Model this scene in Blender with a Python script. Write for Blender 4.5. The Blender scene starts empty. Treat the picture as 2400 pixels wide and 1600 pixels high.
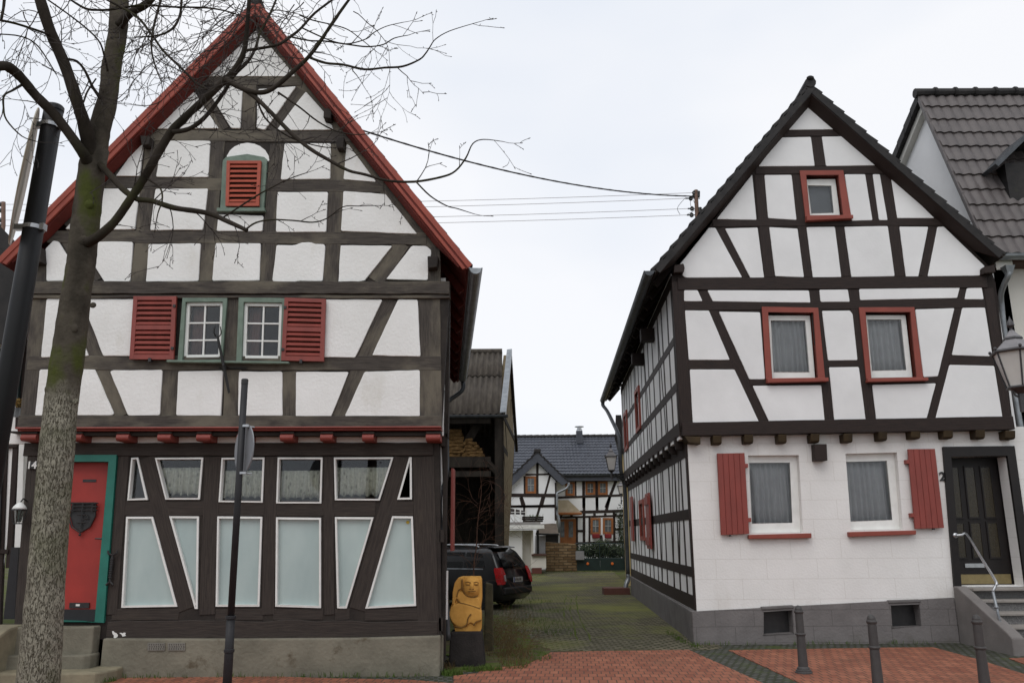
import bpy, bmesh, math, random
from mathutils import Vector, Matrix
from mathutils.geometry import tessellate_polygon
random.seed(7)
rnd = random.random
def U(a, b): return a + (b - a) * rnd()
R = math.radians
sc = bpy.context.scene
COL = sc.collection

# ------------------------------------------------------------------ camera
CAM_H, FPX, PITCH, ROLL = 1.7, 1920.0, R(13.3), R(0.4)
_F = Vector((0, math.cos(PITCH), math.sin(PITCH)))
_U0 = Vector((0, -math.sin(PITCH), math.cos(PITCH)))
_R0 = Vector((1, 0, 0))
CR = _R0 * math.cos(ROLL) - _U0 * math.sin(ROLL)
CU = _U0 * math.cos(ROLL) + _R0 * math.sin(ROLL)
CAM = Vector((0, 0, CAM_H))
cd = bpy.data.cameras.new("camera"); cam = bpy.data.objects.new("camera", cd); COL.objects.link(cam)
cd.sensor_width = 36; cd.lens = FPX / 2400 * 36; cd.clip_end = 2000; cd.clip_start = 0.05
cam.matrix_world = Matrix(((CR.x, CU.x, -_F.x, CAM.x), (CR.y, CU.y, -_F.y, CAM.y), (CR.z, CU.z, -_F.z, CAM.z), (0, 0, 0, 1)))
sc.camera = cam
# ------------------------------------------------------------------ light
SUN_EL, SUN_AZ = R(52), R(205)      # the veiled sun stands high behind the viewer, a little to the left
w = bpy.data.worlds.new("World"); sc.world = w; w.use_nodes = True
nt = w.node_tree; nt.nodes.clear()
_o = nt.nodes.new("ShaderNodeOutputWorld"); _b = nt.nodes.new("ShaderNodeBackground")
_s = nt.nodes.new("ShaderNodeTexSky"); _s.sky_type = 'NISHITA'; _s.sun_disc = False
_s.sun_elevation = SUN_EL; _s.sun_rotation = SUN_AZ
_tc = nt.nodes.new("ShaderNodeTexCoord"); _mp = nt.nodes.new("ShaderNodeMapping"); _mp.inputs['Scale'].default_value = (1, 1, 2.2)
_n = nt.nodes.new("ShaderNodeTexNoise"); _n.inputs['Scale'].default_value = 1.6; _n.inputs['Detail'].default_value = 4; _n.inputs['Roughness'].default_value = .45
_r = nt.nodes.new("ShaderNodeValToRGB")
_r.color_ramp.elements[0].position = .32; _r.color_ramp.elements[0].color = (7.5, 8.1, 9.1, 1)
_r.color_ramp.elements[1].position = .62; _r.color_ramp.elements[1].color = (9.5, 9.6, 9.9, 1)
_m = nt.nodes.new("ShaderNodeMixRGB"); _m.inputs[0].default_value = .93
L = nt.links
L.new(_tc.outputs['Generated'], _mp.inputs['Vector']); L.new(_mp.outputs[0], _n.inputs['Vector']); L.new(_n.outputs[0], _r.inputs[0])
L.new(_s.outputs[0], _m.inputs[1]); L.new(_r.outputs[0], _m.inputs[2]); L.new(_m.outputs[0], _b.inputs['Color'])
_b.inputs['Strength'].default_value = 0.10; L.new(_b.outputs[0], _o.inputs['Surface'])
sd = bpy.data.lights.new("sun", 'SUN'); sun = bpy.data.objects.new("sun", sd); COL.objects.link(sun)
sd.energy = 1.0; sd.angle = R(40); sd.color = (1, .97, .93)
_dir = Vector((math.sin(SUN_AZ) * math.cos(SUN_EL), math.cos(SUN_AZ) * math.cos(SUN_EL), math.sin(SUN_EL)))
sun.rotation_euler = _dir.to_track_quat('Z', 'Y').to_euler(); sun.location = _dir * 30
vs = sc.view_settings; vs.view_transform = 'Standard'; vs.look = 'None'; vs.gamma = 1; vs.exposure = 0.07; vs.use_curve_mapping = False

# ------------------------------------------------------------------ tracing: a photo point on a plane of the place
def ray(x, y): return _F + CR * ((x - 1200) / FPX) + CU * ((800 - y) / FPX)
def onY(x, y, D): d = ray(x, y); return CAM + d * (D / d.y)
def onZ(x, y, z=0.0): d = ray(x, y); return CAM + d * ((z - CAM_H) / d.z)
def onP(x, y, p0, n): d = ray(x, y); return CAM + d * ((p0 - CAM).dot(n) / d.dot(n))
ORG = dict(A=(0, 0), B=(600, 0), C=(0, 400), D=(600, 400), E=(0, 800), F=(600, 800), G=(0, 1200), H=(600, 1200),
           I=(1200, 400), J=(1800, 100), K=(1800, 450), L=(1350, 600), M=(1800, 800), N=(1350, 1000), Q=(1800, 1200), S=(1200, 1200))
SPEC = dict(O=(0, 0, 2352 / 2400), W=(0, 0, 1.0), T=(1180, 990, 7.84), V=(1180, 1160, 7.84), X=(1000, 1240, 7.84), Y=(1000, 1300, 5.2267), Z=(1000, 780, 4.9))
def px(s):
    out, o, k = [], (0, 0), 1
    for t in s.split():
        if t.isalpha():
            if t in ORG: o, k = ORG[t], 3.92
            else: o, k = SPEC[t][:2], SPEC[t][2]
        else:
            a, b = t.split(','); out.append((o[0] + float(a) / k, o[1] + float(b) / k))
    return out
def trY(s, D): return [onY(x, y, D) for x, y in px(s)]
def trZ(s, z=0.0): return [onZ(x, y, z) for x, y in px(s)]

# ------------------------------------------------------------------ mesh builder
class MB:
    def __init__(s): s.v = []; s.f = []; s.uv = {}
    def add(s, vs, fs):
        k = len(s.v); s.v += [tuple(p) for p in vs]; s.f += [tuple(i + k for i in f) for f in fs]; return k
    def box(s, c, sz, rz=0.0, M=None):
        hx, hy, hz = sz[0] / 2, sz[1] / 2, sz[2] / 2
        vs = [Vector((x, y, z)) for x in (-hx, hx) for y in (-hy, hy) for z in (-hz, hz)]
        m = M if M else Matrix.Rotation(rz, 3, 'Z')
        s.add([m @ p + Vector(c) for p in vs], [(0, 1, 3, 2), (4, 6, 7, 5), (0, 4, 5, 1), (2, 3, 7, 6), (0, 2, 6, 4), (1, 5, 7, 3)]); return s
    def prism(s, poly, vec):
        """polygon (any winding) swept along vec"""
        n = len(poly); poly = [Vector(p) for p in poly]
        nn = Vector((0, 0, 0))
        for i in range(n): nn += poly[i].cross(poly[(i + 1) % n])
        vec = Vector(vec)
        if nn.dot(vec) > 0: poly = poly[::-1]
        s.add(poly + [p + vec for p in poly], [tuple(range(n)), tuple(range(2 * n - 1, n - 1, -1))] + [(i, i + n, (i + 1) % n + n, (i + 1) % n) for i in range(n)]); return s
    def holed(s, outer, holes, vec):
        """flat sheet with openings, swept along vec"""
        vec = Vector(vec); loops = [[Vector(p) for p in outer]] + [[Vector(p) for p in h] for h in holes]
        flat = [p for l in loops for p in l]; n = len(flat)
        nz = vec.normalized(); ax = Vector((0, 0, 1)) if abs(nz.z) < .9 else Vector((1, 0, 0))
        e1 = ax.cross(nz).normalized(); e2 = nz.cross(e1)
        tris = tessellate_polygon([[Vector((p.dot(e1), p.dot(e2), 0)) for p in l] for l in loops])
        fs = []
        for a, b, c in tris:
            cr = (flat[b] - flat[a]).cross(flat[c] - flat[a])
            t = (a, b, c) if cr.dot(vec) < 0 else (a, c, b)
            fs += [t, tuple(i + n for i in t[::-1])]
        k = 0
        for l in loops:
            m = len(l)
            for i in range(m): fs.append((k + i, k + (i + 1) % m, k + (i + 1) % m + n, k + i + n))
            k += m
        s.add(flat + [p + vec for p in flat], fs); return s
    def tube(s, pts, rad, n=8, cap=True):
        pts = [Vector(p) for p in pts]; m = len(pts)
        if not hasattr(rad, '__len__'): rad = [rad] * m
        t0 = (pts[1] - pts[0]).normalized(); a = t0.orthogonal().normalized(); vs = []; fs = []
        for i in range(m):
            t = (pts[min(i + 1, m - 1)] - pts[max(i - 1, 0)])
            if t.length < 1e-9: t = t0
            t.normalize(); a = (a - t * a.dot(t))
            a = a.normalized() if a.length > 1e-6 else t.orthogonal().normalized()
            b = t.cross(a)
            for j in range(n):
                g = 2 * math.pi * j / n; vs.append(pts[i] + (a * math.cos(g) + b * math.sin(g)) * rad[i])
        for i in range(m - 1):
            for j in range(n): fs.append((i * n + j, i * n + (j + 1) % n, (i + 1) * n + (j + 1) % n, (i + 1) * n + j))
        if cap: fs += [tuple(range(n - 1, -1, -1)), tuple(range((m - 1) * n, m * n))]
        s.add(vs, fs); return s
    def lathe(s, c, prof, n=16, axis=None):
        """prof: (radius, height) list, turned about the vertical through c"""
        c = Vector(c); vs = []; fs = []
        M = axis if axis else Matrix.Identity(3)
        for r, z in prof:
            for j in range(n): g = 2 * math.pi * j / n; vs.append(c + M @ Vector((r * math.cos(g), r * math.sin(g), z)))
        m = len(prof)
        for i in range(m - 1):
            for j in range(n): fs.append((i * n + j, i * n + (j + 1) % n, (i + 1) * n + (j + 1) % n, (i + 1) * n + j))
        fs += [tuple(range(n - 1, -1, -1)), tuple(range((m - 1) * n, m * n))]
        s.add(vs, fs); return s
    def sphere(s, c, r, n=12, m=8, sc3=(1, 1, 1)):
        prof = [(max(1e-4, math.sin(math.pi * i / m)), -math.cos(math.pi * i / m)) for i in range(m + 1)]
        return s.lathe(c, prof, n, Matrix.Diagonal((r * sc3[0], r * sc3[1], r * sc3[2])))
    def build(s, name, mat=None, parent=None, bevel=0.0, smooth=False, seg=2):
        me = bpy.data.meshes.new(name); me.from_pydata(s.v, [], s.f); me.update()
        if s.uv:
            l = me.uv_layers.new(name="grain")
            for p in me.polygons:
                for li in p.loop_indices:
                    l.data[li].uv = s.uv.get(me.loops[li].vertex_index, (0, 0))
        if smooth:
            for p in me.polygons: p.use_smooth = True
        o = bpy.data.objects.new(name, me); COL.objects.link(o)
        if mat: me.materials.append(mat)
        if bevel:
            b = o.modifiers.new("bevel", 'BEVEL'); b.width = bevel; b.segments = seg; b.limit_method = 'ANGLE'; b.angle_limit = R(35)
        if parent: adopt(o, parent)
        return o
def adopt(o, parent):
    """parts are drawn in world coordinates: an Empty carries the place of its thing, a mesh part stays at the origin"""
    o.parent = parent
    o.matrix_parent_inverse = Matrix.Translation(-parent.location) if parent.type == 'EMPTY' else Matrix.Identity(4)
def thing(name, label, cat, loc=(0, 0, 0), group=None):
    o = bpy.data.objects.new(name, None); COL.objects.link(o); o.location = loc; o.empty_display_size = .2
    o['label'] = label; o['category'] = cat
    if group: o['group'] = group
    return o
def tag(o, label, cat, group=None):
    o['label'] = label; o['category'] = cat
    if group: o['group'] = group
    return o
def struct(o, kind='structure'): o['kind'] = kind; return o
def smooth_path(pts, k=4):
    """Catmull-Rom through points (with radius as a fourth value)"""
    out = []; n = len(pts)
    for i in range(n - 1):
        p0, p1, p2, p3 = pts[max(i - 1, 0)], pts[i], pts[i + 1], pts[min(i + 2, n - 1)]
        for j in range(k):
            t = j / k
            out.append(tuple(.5 * (2 * b + (c - a) * t + (2 * a - 5 * b + 4 * c - d) * t * t + (3 * b - a - 3 * c + d) * t ** 3) for a, b, c, d in zip(p0, p1, p2, p3)))
    out.append(tuple(pts[-1])); return out

# ------------------------------------------------------------------ materials
def mat(name, c1, c2=None, scale=4.0, rough=.8, bump=0.0, bscale=40.0, stretch=(1, 1, 1), coord='Object', metal=0.0, spec=.3, detail=5, lo=.35, hi=.65, coat=0.0, bdist=.01):
    m = bpy.data.materials.new(name); m.use_nodes = True; t = m.node_tree; bs = t.nodes['Principled BSDF']
    bs.inputs['Roughness'].default_value = rough; bs.inputs['Metallic'].default_value = metal
    bs.inputs['Specular IOR Level'].default_value = spec; bs.inputs['Coat Weight'].default_value = coat
    tc = t.nodes.new('ShaderNodeTexCoord'); mp = t.nodes.new('ShaderNodeMapping'); mp.inputs['Scale'].default_value = stretch
    t.links.new(tc.outputs[coord], mp.inputs['Vector'])
    m['_mp'] = mp.name
    if c2 is None: c2 = tuple(x * .82 for x in c1)
    n = t.nodes.new('ShaderNodeTexNoise'); n.inputs['Scale'].default_value = scale; n.inputs['Detail'].default_value = detail; n.inputs['Roughness'].default_value = .6
    t.links.new(mp.outputs[0], n.inputs['Vector'])
    r = t.nodes.new('ShaderNodeValToRGB'); r.name = 'ramp'
    r.color_ramp.elements[0].position = lo; r.color_ramp.elements[0].color = (*c2, 1)
    r.color_ramp.elements[1].position = hi; r.color_ramp.elements[1].color = (*c1, 1)
    t.links.new(n.outputs[0], r.inputs[0]); t.links.new(r.outputs[0], bs.inputs['Base Color'])
    if bump:
        n2 = t.nodes.new('ShaderNodeTexNoise'); n2.inputs['Scale'].default_value = bscale; n2.inputs['Detail'].default_value = 6
        t.links.new(mp.outputs[0], n2.inputs['Vector'])
        b = t.nodes.new('ShaderNodeBump'); b.name = 'bump'; b.inputs['Strength'].default_value = bump; b.inputs['Distance'].default_value = bdist
        t.links.new(n2.outputs[0], b.inputs['Height']); t.links.new(b.outputs[0], bs.inputs['Normal'])
    return m
def over(m, col, scale, lo, hi, stretch=(1, 1, 1), amount=1.0, voronoi=False, zband=None, coord='Object', detail=5):
    """lay a second patchy colour over a material's colour; zband=(z0,z1) fades it in from z1 down to z0"""
    t = m.node_tree; bs = t.nodes['Principled BSDF']; src = bs.inputs['Base Color'].links[0].from_socket
    tc = t.nodes.new('ShaderNodeTexCoord'); mp = t.nodes.new('ShaderNodeMapping'); mp.inputs['Scale'].default_value = stretch
    t.links.new(tc.outputs[coord], mp.inputs['Vector'])
    if voronoi: n = t.nodes.new('ShaderNodeTexVoronoi'); n.inputs['Scale'].default_value = scale
    else:
        n = t.nodes.new('ShaderNodeTexNoise'); n.inputs['Scale'].default_value = scale; n.inputs['Detail'].default_value = detail; n.inputs['Roughness'].default_value = .62
    t.links.new(mp.outputs[0], n.inputs['Vector'])
    r = t.nodes.new('ShaderNodeMapRange'); r.inputs['From Min'].default_value = lo; r.inputs['From Max'].default_value = hi; r.inputs['To Max'].default_value = amount
    t.links.new(n.outputs[0], r.inputs['Value']); fac = r.outputs[0]
    if zband:
        sp = t.nodes.new('ShaderNodeSeparateXYZ'); t.links.new(tc.outputs[coord], sp.inputs[0])
        z = t.nodes.new('ShaderNodeMapRange'); z.inputs['From Min'].default_value = zband[1]; z.inputs['From Max'].default_value = zband[0]
        t.links.new(sp.outputs[2], z.inputs['Value'])
        mu = t.nodes.new('ShaderNodeMath'); mu.operation = 'MULTIPLY'; t.links.new(fac, mu.inputs[0]); t.links.new(z.outputs[0], mu.inputs[1]); fac = mu.outputs[0]
    x = t.nodes.new('ShaderNodeMixRGB'); x.inputs[2].default_value = (*col, 1)
    t.links.new(fac, x.inputs[0]); t.links.new(src, x.inputs[1]); t.links.new(x.outputs[0], bs.inputs['Base Color'])
    return m
def joints(m, col, bw, rh, mortar=.02, rot=(R(90), 0, 0), loc=(0, 0, 0), amount=1.0, bump=.4, bdist=.006, vary=None, offset=.5):
    """brick-texture joints laid over a material"""
    t = m.node_tree; bs = t.nodes['Principled BSDF']; src = bs.inputs['Base Color'].links[0].from_socket
    tc = t.nodes.new('ShaderNodeTexCoord'); mp = t.nodes.new('ShaderNodeMapping'); mp.vector_type = 'TEXTURE'; mp.inputs['Rotation'].default_value = rot; mp.inputs['Location'].default_value = loc
    t.links.new(tc.outputs['Object'], mp.inputs['Vector'])
    b = t.nodes.new('ShaderNodeTexBrick'); b.offset = offset; b.inputs['Scale'].default_value = 1; b.inputs['Brick Width'].default_value = bw; b.inputs['Row Height'].default_value = rh
    b.inputs['Mortar Size'].default_value = mortar; b.inputs['Mortar Smooth'].default_value = .3
    b.inputs['Color1'].default_value = (1, 1, 1, 1); b.inputs['Color2'].default_value = (*(vary or (1, 1, 1)), 1)
    t.links.new(mp.outputs[0], b.inputs['Vector'])
    mm = t.nodes.new('ShaderNodeMixRGB'); mm.blend_type = 'MULTIPLY'; mm.inputs[0].default_value = 1.0 if vary else 0.0
    t.links.new(src, mm.inputs[1]); t.links.new(b.outputs['Color'], mm.inputs[2])
    am = t.nodes.new('ShaderNodeMath'); am.operation = 'MULTIPLY'; am.inputs[1].default_value = amount; t.links.new(b.outputs['Fac'], am.inputs[0])
    x = t.nodes.new('ShaderNodeMixRGB'); x.inputs[2].default_value = (*col, 1)
    t.links.new(am.outputs[0], x.inputs[0]); t.links.new(mm.outputs[0], x.inputs[1]); t.links.new(x.outputs[0], bs.inputs['Base Color'])
    bp = t.nodes.new('ShaderNodeBump'); bp.invert = True; bp.inputs['Strength'].default_value = bump; bp.inputs['Distance'].default_value = bdist
    t.links.new(b.outputs['Fac'], bp.inputs['Height'])
    old = bs.inputs['Normal'].links
    if old: t.links.new(old[0].from_socket, bp.inputs['Normal'])
    t.links.new(bp.outputs[0], bs.inputs['Normal'])
    return m
def glass(name, tint=(.9, .95, .95), dark=.0, ior=1.5):
    m = bpy.data.materials.new(name); m.use_nodes = True; t = m.node_tree; t.nodes.clear()
    o = t.nodes.new('ShaderNodeOutputMaterial'); tr = t.nodes.new('ShaderNodeBsdfTransparent'); tr.inputs[0].default_value = (*tint, 1)
    g = t.nodes.new('ShaderNodeBsdfGlossy'); g.inputs['Roughness'].default_value = .02
    f = t.nodes.new('ShaderNodeFresnel'); f.inputs[0].default_value = ior; x = t.nodes.new('ShaderNodeMixShader')
    t.links.new(f.outputs[0], x.inputs[0]); t.links.new(tr.outputs[0], x.inputs[1]); t.links.new(g.outputs[0], x.inputs[2]); t.links.new(x.outputs[0], o.inputs[0])
    return m
M = {}
M['plaster'] = mat('lime_plaster', (.82, .81, .79), (.745, .735, .71), 1.3, .95, .5, 28, spec=.1, bdist=.012)
over(M['plaster'], (.50, .46, .36), 2.2, .60, .80, (1, 1, .35), .38)
M['plaster_b'] = mat('smooth_white_plaster', (.80, .795, .79), (.71, .705, .70), .9, .95, .22, 30, spec=.1, bdist=.008)
M['oldwood'] = mat('weathered_timber', (.090, .077, .066), (.046, .040, .036), 7, .85, .6, 30, (.5, 9, 9), 'UV', spec=.2)
over(M['oldwood'], (.160, .140, .108), 1.0, .46, .64, (1, 2.4, 1), .9, coord='UV')
M['oldwood_dark'] = mat('dark_stained_timber', (.056, .045, .038), (.032, .026, .023), 7, .8, .5, 30, (.5, 9, 9), 'UV', spec=.25)
over(M['oldwood_dark'], (.075, .060, .046), 1.4, .6, .75, (1, 2.5, 1), .6, coord='UV')
M['backwood'] = mat('timber_core', (.040, .033, .028), (.026, .022, .020), 6, .85, .4, 40, (1, 1, 1), spec=.2)
M['darkwood'] = mat('dark_brown_timber', (.034, .0205, .016), (.013, .008, .007), 9, .65, .5, 36, (.5, 7, 7), 'UV', spec=.3, lo=.3, hi=.72)
M['darkcore'] = mat('dark_brown_core', (.018, .012, .010), None, 6, .75, .3, 40, spec=.25)
M['red'] = mat('red_oxide_paint', (.315, .066, .041), (.225, .046, .031), 5, .6, .25, 60, (1, 1, .4), spec=.35)
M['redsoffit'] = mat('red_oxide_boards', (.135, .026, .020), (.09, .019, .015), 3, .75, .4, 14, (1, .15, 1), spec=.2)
M['redshut_and_shade'] = mat('red_shutter_and_cornice_shade', (.255, .052, .040), (.205, .043, .033), 6, .5, .2, 50, (1, 1, .3), spec=.4)  # shutter colour; also the painted shade on the cornice and beam noses
M['redtrim'] = mat('brick_red_trim', (.265, .062, .043), (.225, .052, .037), 4, .55, .12, 60, spec=.35)
M['green'] = mat('sage_green_paint', (.17, .225, .18), (.12, .165, .13), 8, .6, .25, 50, spec=.35)
M['teal'] = mat('teal_door_paint', (.018, .165, .125), (.014, .125, .095), 3, .45, .12, 40, spec=.4)
M['door_red'] = mat('bright_red_door', (.36, .035, .026), (.30, .030, .023), 3, .5, .1, 30, spec=.4)
M['white'] = mat('white_window_paint', (.78, .78, .75), (.70, .70, .67), 6, .45, .1, 50, spec=.4)
M['frost'] = mat('frosted_pane', (.435, .52, .50), (.35, .435, .425), 1.6, .28, .04, 20, (1, 1, .4), spec=.6)
over(M['frost'], (.30, .33, .29), 5, .50, .72, (1, 1, .5), .6, zband=(.66, .95))
M['concrete'] = mat('cement_render', (.215, .20, .155), (.145, .135, .105), 2.0, .95, .7, 22, spec=.1, bdist=.014)
over(M['concrete'], (.085, .065, .042), 3.0, .60, .70, (1, 1, 1), .75)
M['stonestep'] = mat('worn_step', (.27, .24, .165), (.19, .17, .12), 4, .95, .6, 25, spec=.1)
M['black'] = mat('black_iron', (.013, .013, .014), (.022, .021, .021), 12, .45, .15, 60, spec=.5)
M['postgrey'] = mat('dark_grey_post', (.022, .022, .024), (.016, .016, .018), 5, .55, .1, 60, spec=.35)
M['zinc'] = mat('zinc_sheet', (.30, .32, .335), (.20, .215, .23), 6, .42, .1, 30, metal=.6, spec=.5)
M['zincdark'] = mat('aged_zinc', (.085, .092, .10), (.05, .055, .06), 5, .5, .15, 30, metal=.4, spec=.5)
M['steel'] = mat('bright_steel', (.55, .56, .57), (.40, .41, .42), 9, .3, .05, 40, metal=.85, spec=.5)
M['slate'] = mat('dark_roof_tile', (.030, .027, .026), (.017, .016, .016), 5, .7, .3, 40, spec=.3)
over(M['slate'], (.060, .062, .035), 3, .62, .8, amount=.5)
M['pantile'] = mat('grey_brown_pantile', (.105, .090, .086), (.078, .067, .065), 3, .5, .1, 60, spec=.45)
M['bluetile'] = mat('anthracite_tile', (.062, .068, .085), (.042, .046, .058), 3, .5, .1, 60, spec=.45)
M['eternit'] = mat('fibre_cement_sheet', (.092, .080, .066), (.058, .050, .043), 3, .9, .4, 20, (3, .4, 1), spec=.1)
M['plinthgrey'] = mat('grey_plinth_paint', (.182, .168, .164), (.148, .137, .134), 3, .85, .55, 26, spec=.2, bdist=.014)
joints(M['plinthgrey'], (.125, .115, .112), .62, .245, .007, loc=(.1, 0, .02), bump=.45)
over(M['plinthgrey'], (.10, .095, .075), 2.5, .5, .7, amount=.7, zband=(0, .22))
M['plinthside'] = mat('grey_plinth_render', (.158, .148, .145), (.12, .112, .108), 3, .9, .5, 26, spec=.2)
M['blockwall'] = mat('painted_block_wall', (.775, .758, .735), (.715, .70, .675), 1.5, .9, .4, 30, spec=.15)
joints(M['blockwall'], (.56, .53, .49), .82, .312, .005, loc=(0, 0, .05), amount=.5, bump=.25)
over(M['blockwall'], (.52, .48, .42), 1.8, .52, .75, (1, 1, .5), .5, zband=(.5, 1.15))
M['cream'] = mat('cream_render', (.66, .64, .585), (.60, .58, .53), 1.2, .9, .25, 40, spec=.15)
M['ochre'] = mat('ochre_plaster', (.55, .43, .22), (.47, .36, .18), 2, .9, .3, 30, spec=.15)
M['greystone'] = mat('stair_cheek_render', (.205, .19, .18), (.165, .152, .145), 3, .9, .4, 40, spec=.15)
M['granite'] = mat('speckled_granite', (.21, .205, .20), (.07, .07, .07), 90, .6, .1, 60, spec=.35, lo=.42, hi=.58)
M['treadstone'] = mat('stair_tread_stone', (.30, .275, .25), (.24, .22, .20), 8, .7, .2, 40, spec=.25)
M['doorwood'] = mat('near_black_door', (.012, .009, .008), (.008, .006, .006), 5, .5, .1, 40, spec=.35)
M['amberglass'] = mat('amber_glass', (.035, .026, .010), (.02, .015, .007), 40, .25, .3, 90, spec=.5)
M['brass'] = mat('worn_brass', (.30, .24, .12), None, 9, .45, .1, 40, metal=.7)
M['curtain'] = mat('grey_curtain', (.50, .50, .51), (.42, .42, .43), 3, .9, .1, 30, spec=.05)
M['cottage'] = mat('limewash', (.78, .785, .78), (.72, .725, .72), 1.2, .9, .08, 14, spec=.1)
M['oak'] = mat('orange_oak', (.31, .115, .035), (.22, .08, .024), 6, .55, .2, 30, (1, 1, .3), spec=.35)
M['sandstone'] = mat('rubble_stone', (.30, .215, .125), (.17, .115, .066), 4, .95, .8, 10, (1, 1, 2.4), spec=.1, bdist=.05)
joints(M['sandstone'], (.085, .065, .045), .42, .13, .016, loc=(.07, 0, .03), bump=.8, bdist=.02, vary=(.55, .5, .45))
M['wattle'] = mat('clay_infill', (.255, .205, .130), (.17, .135, .085), 3, .95, .7, 14, (1, 1, 2), spec=.1, bdist=.03)
M['barnwood'] = mat('grey_barn_timber', (.040, .034, .028), (.020, .017, .015), 5, .9, .5, 20, (1, 1, .3), spec=.1)
M['straw'] = mat('stacked_straw', (.27, .165, .07), (.11, .066, .03), 9, .95, .9, 18, (1, 1, 4), spec=.05, bdist=.04)
M['carblack'] = mat('black_car_paint', (.008, .008, .009), (.010, .010, .011), 2, .30, 0, spec=.4, coat=.35)
M['carplastic'] = mat('black_plastic', (.018, .018, .018), None, 20, .6, .1, 80)
M['rubber'] = mat('tyre_rubber', (.014, .014, .014), None, 20, .85, .2, 60)
M['redlens'] = mat('red_lens', (.48, .010, .012), (.30, .006, .008), 30, .25, 0, spec=.4, coat=.2)
M['clearlens'] = mat('clear_lens', (.36, .36, .37), (.22, .22, .23), 40, .2, 0, spec=.6)
M['plate'] = mat('number_plate', (.52, .52, .50), None, 30, .5, 0)
M['statue'] = mat('ochre_sandstone', (.62, .335, .085), (.50, .26, .062), 7, .9, .5, 60, spec=.1, bdist=.008)
over(M['statue'], (.075, .075, .028), 7, .50, .66, amount=.85, zband=(1.36, 1.16))
M['pedestal'] = mat('dark_basalt', (.034, .029, .027), (.018, .016, .015), 4, .85, .6, 40, spec=.2)
M['bollard'] = mat('bollard_paint', (.060, .056, .054), (.046, .043, .042), 9, .55, .2, 60, spec=.4)
M['lampglass'] = mat('milky_lamp_glass', (.56, .54, .51), (.50, .48, .46), 3, .25, 0, spec=.5)
M['lampiron'] = mat('grey_lantern_iron', (.048, .045, .047), (.036, .034, .036), 10, .45, .1, 50, spec=.5)
M['lampmetal'] = mat('lantern_hood_grey', (.22, .21, .215), (.17, .165, .17), 8, .5, .1, 50, spec=.4, metal=.2)
M['sign'] = mat('grey_sign_back', (.24, .25, .27), (.20, .21, .225), 4, .5, .05, 40, spec=.4, metal=.2)
M['signface'] = mat('dirty_sign_plate', (.62, .60, .54), (.38, .34, .25), 3, .55, .05, 40, (1, 1, .5), spec=.4)
M['wire'] = mat('cable_sheath', (.05, .045, .045), None, 20, .6, 0)
M['thinwire'] = mat('bare_wire', (.32, .28, .27), None, 20, .5, 0)
M['polewood'] = mat('roof_pole_paint', (.20, .12, .085), (.14, .085, .06), 8, .6, .2, 40)
M['insul'] = mat('dark_insulator', (.03, .032, .03), None, 9, .35, 0, spec=.5)
M['flower'] = mat('red_flower_box', (.20, .018, .02), None, 9, .7, 0)
M['gategreen'] = mat('dark_green_gate', (.012, .028, .027), (.009, .02, .02), 3, .5, .1, 40, spec=.4)
M['orangelens'] = mat('orange_reflector', (.75, .17, .03), None, 30, .3, 0, spec=.5)
M['glass'] = glass('window_glass', (.92, .93, .93))
M['carglass'] = glass('tinted_car_glass', (.25, .28, .27))
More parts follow.
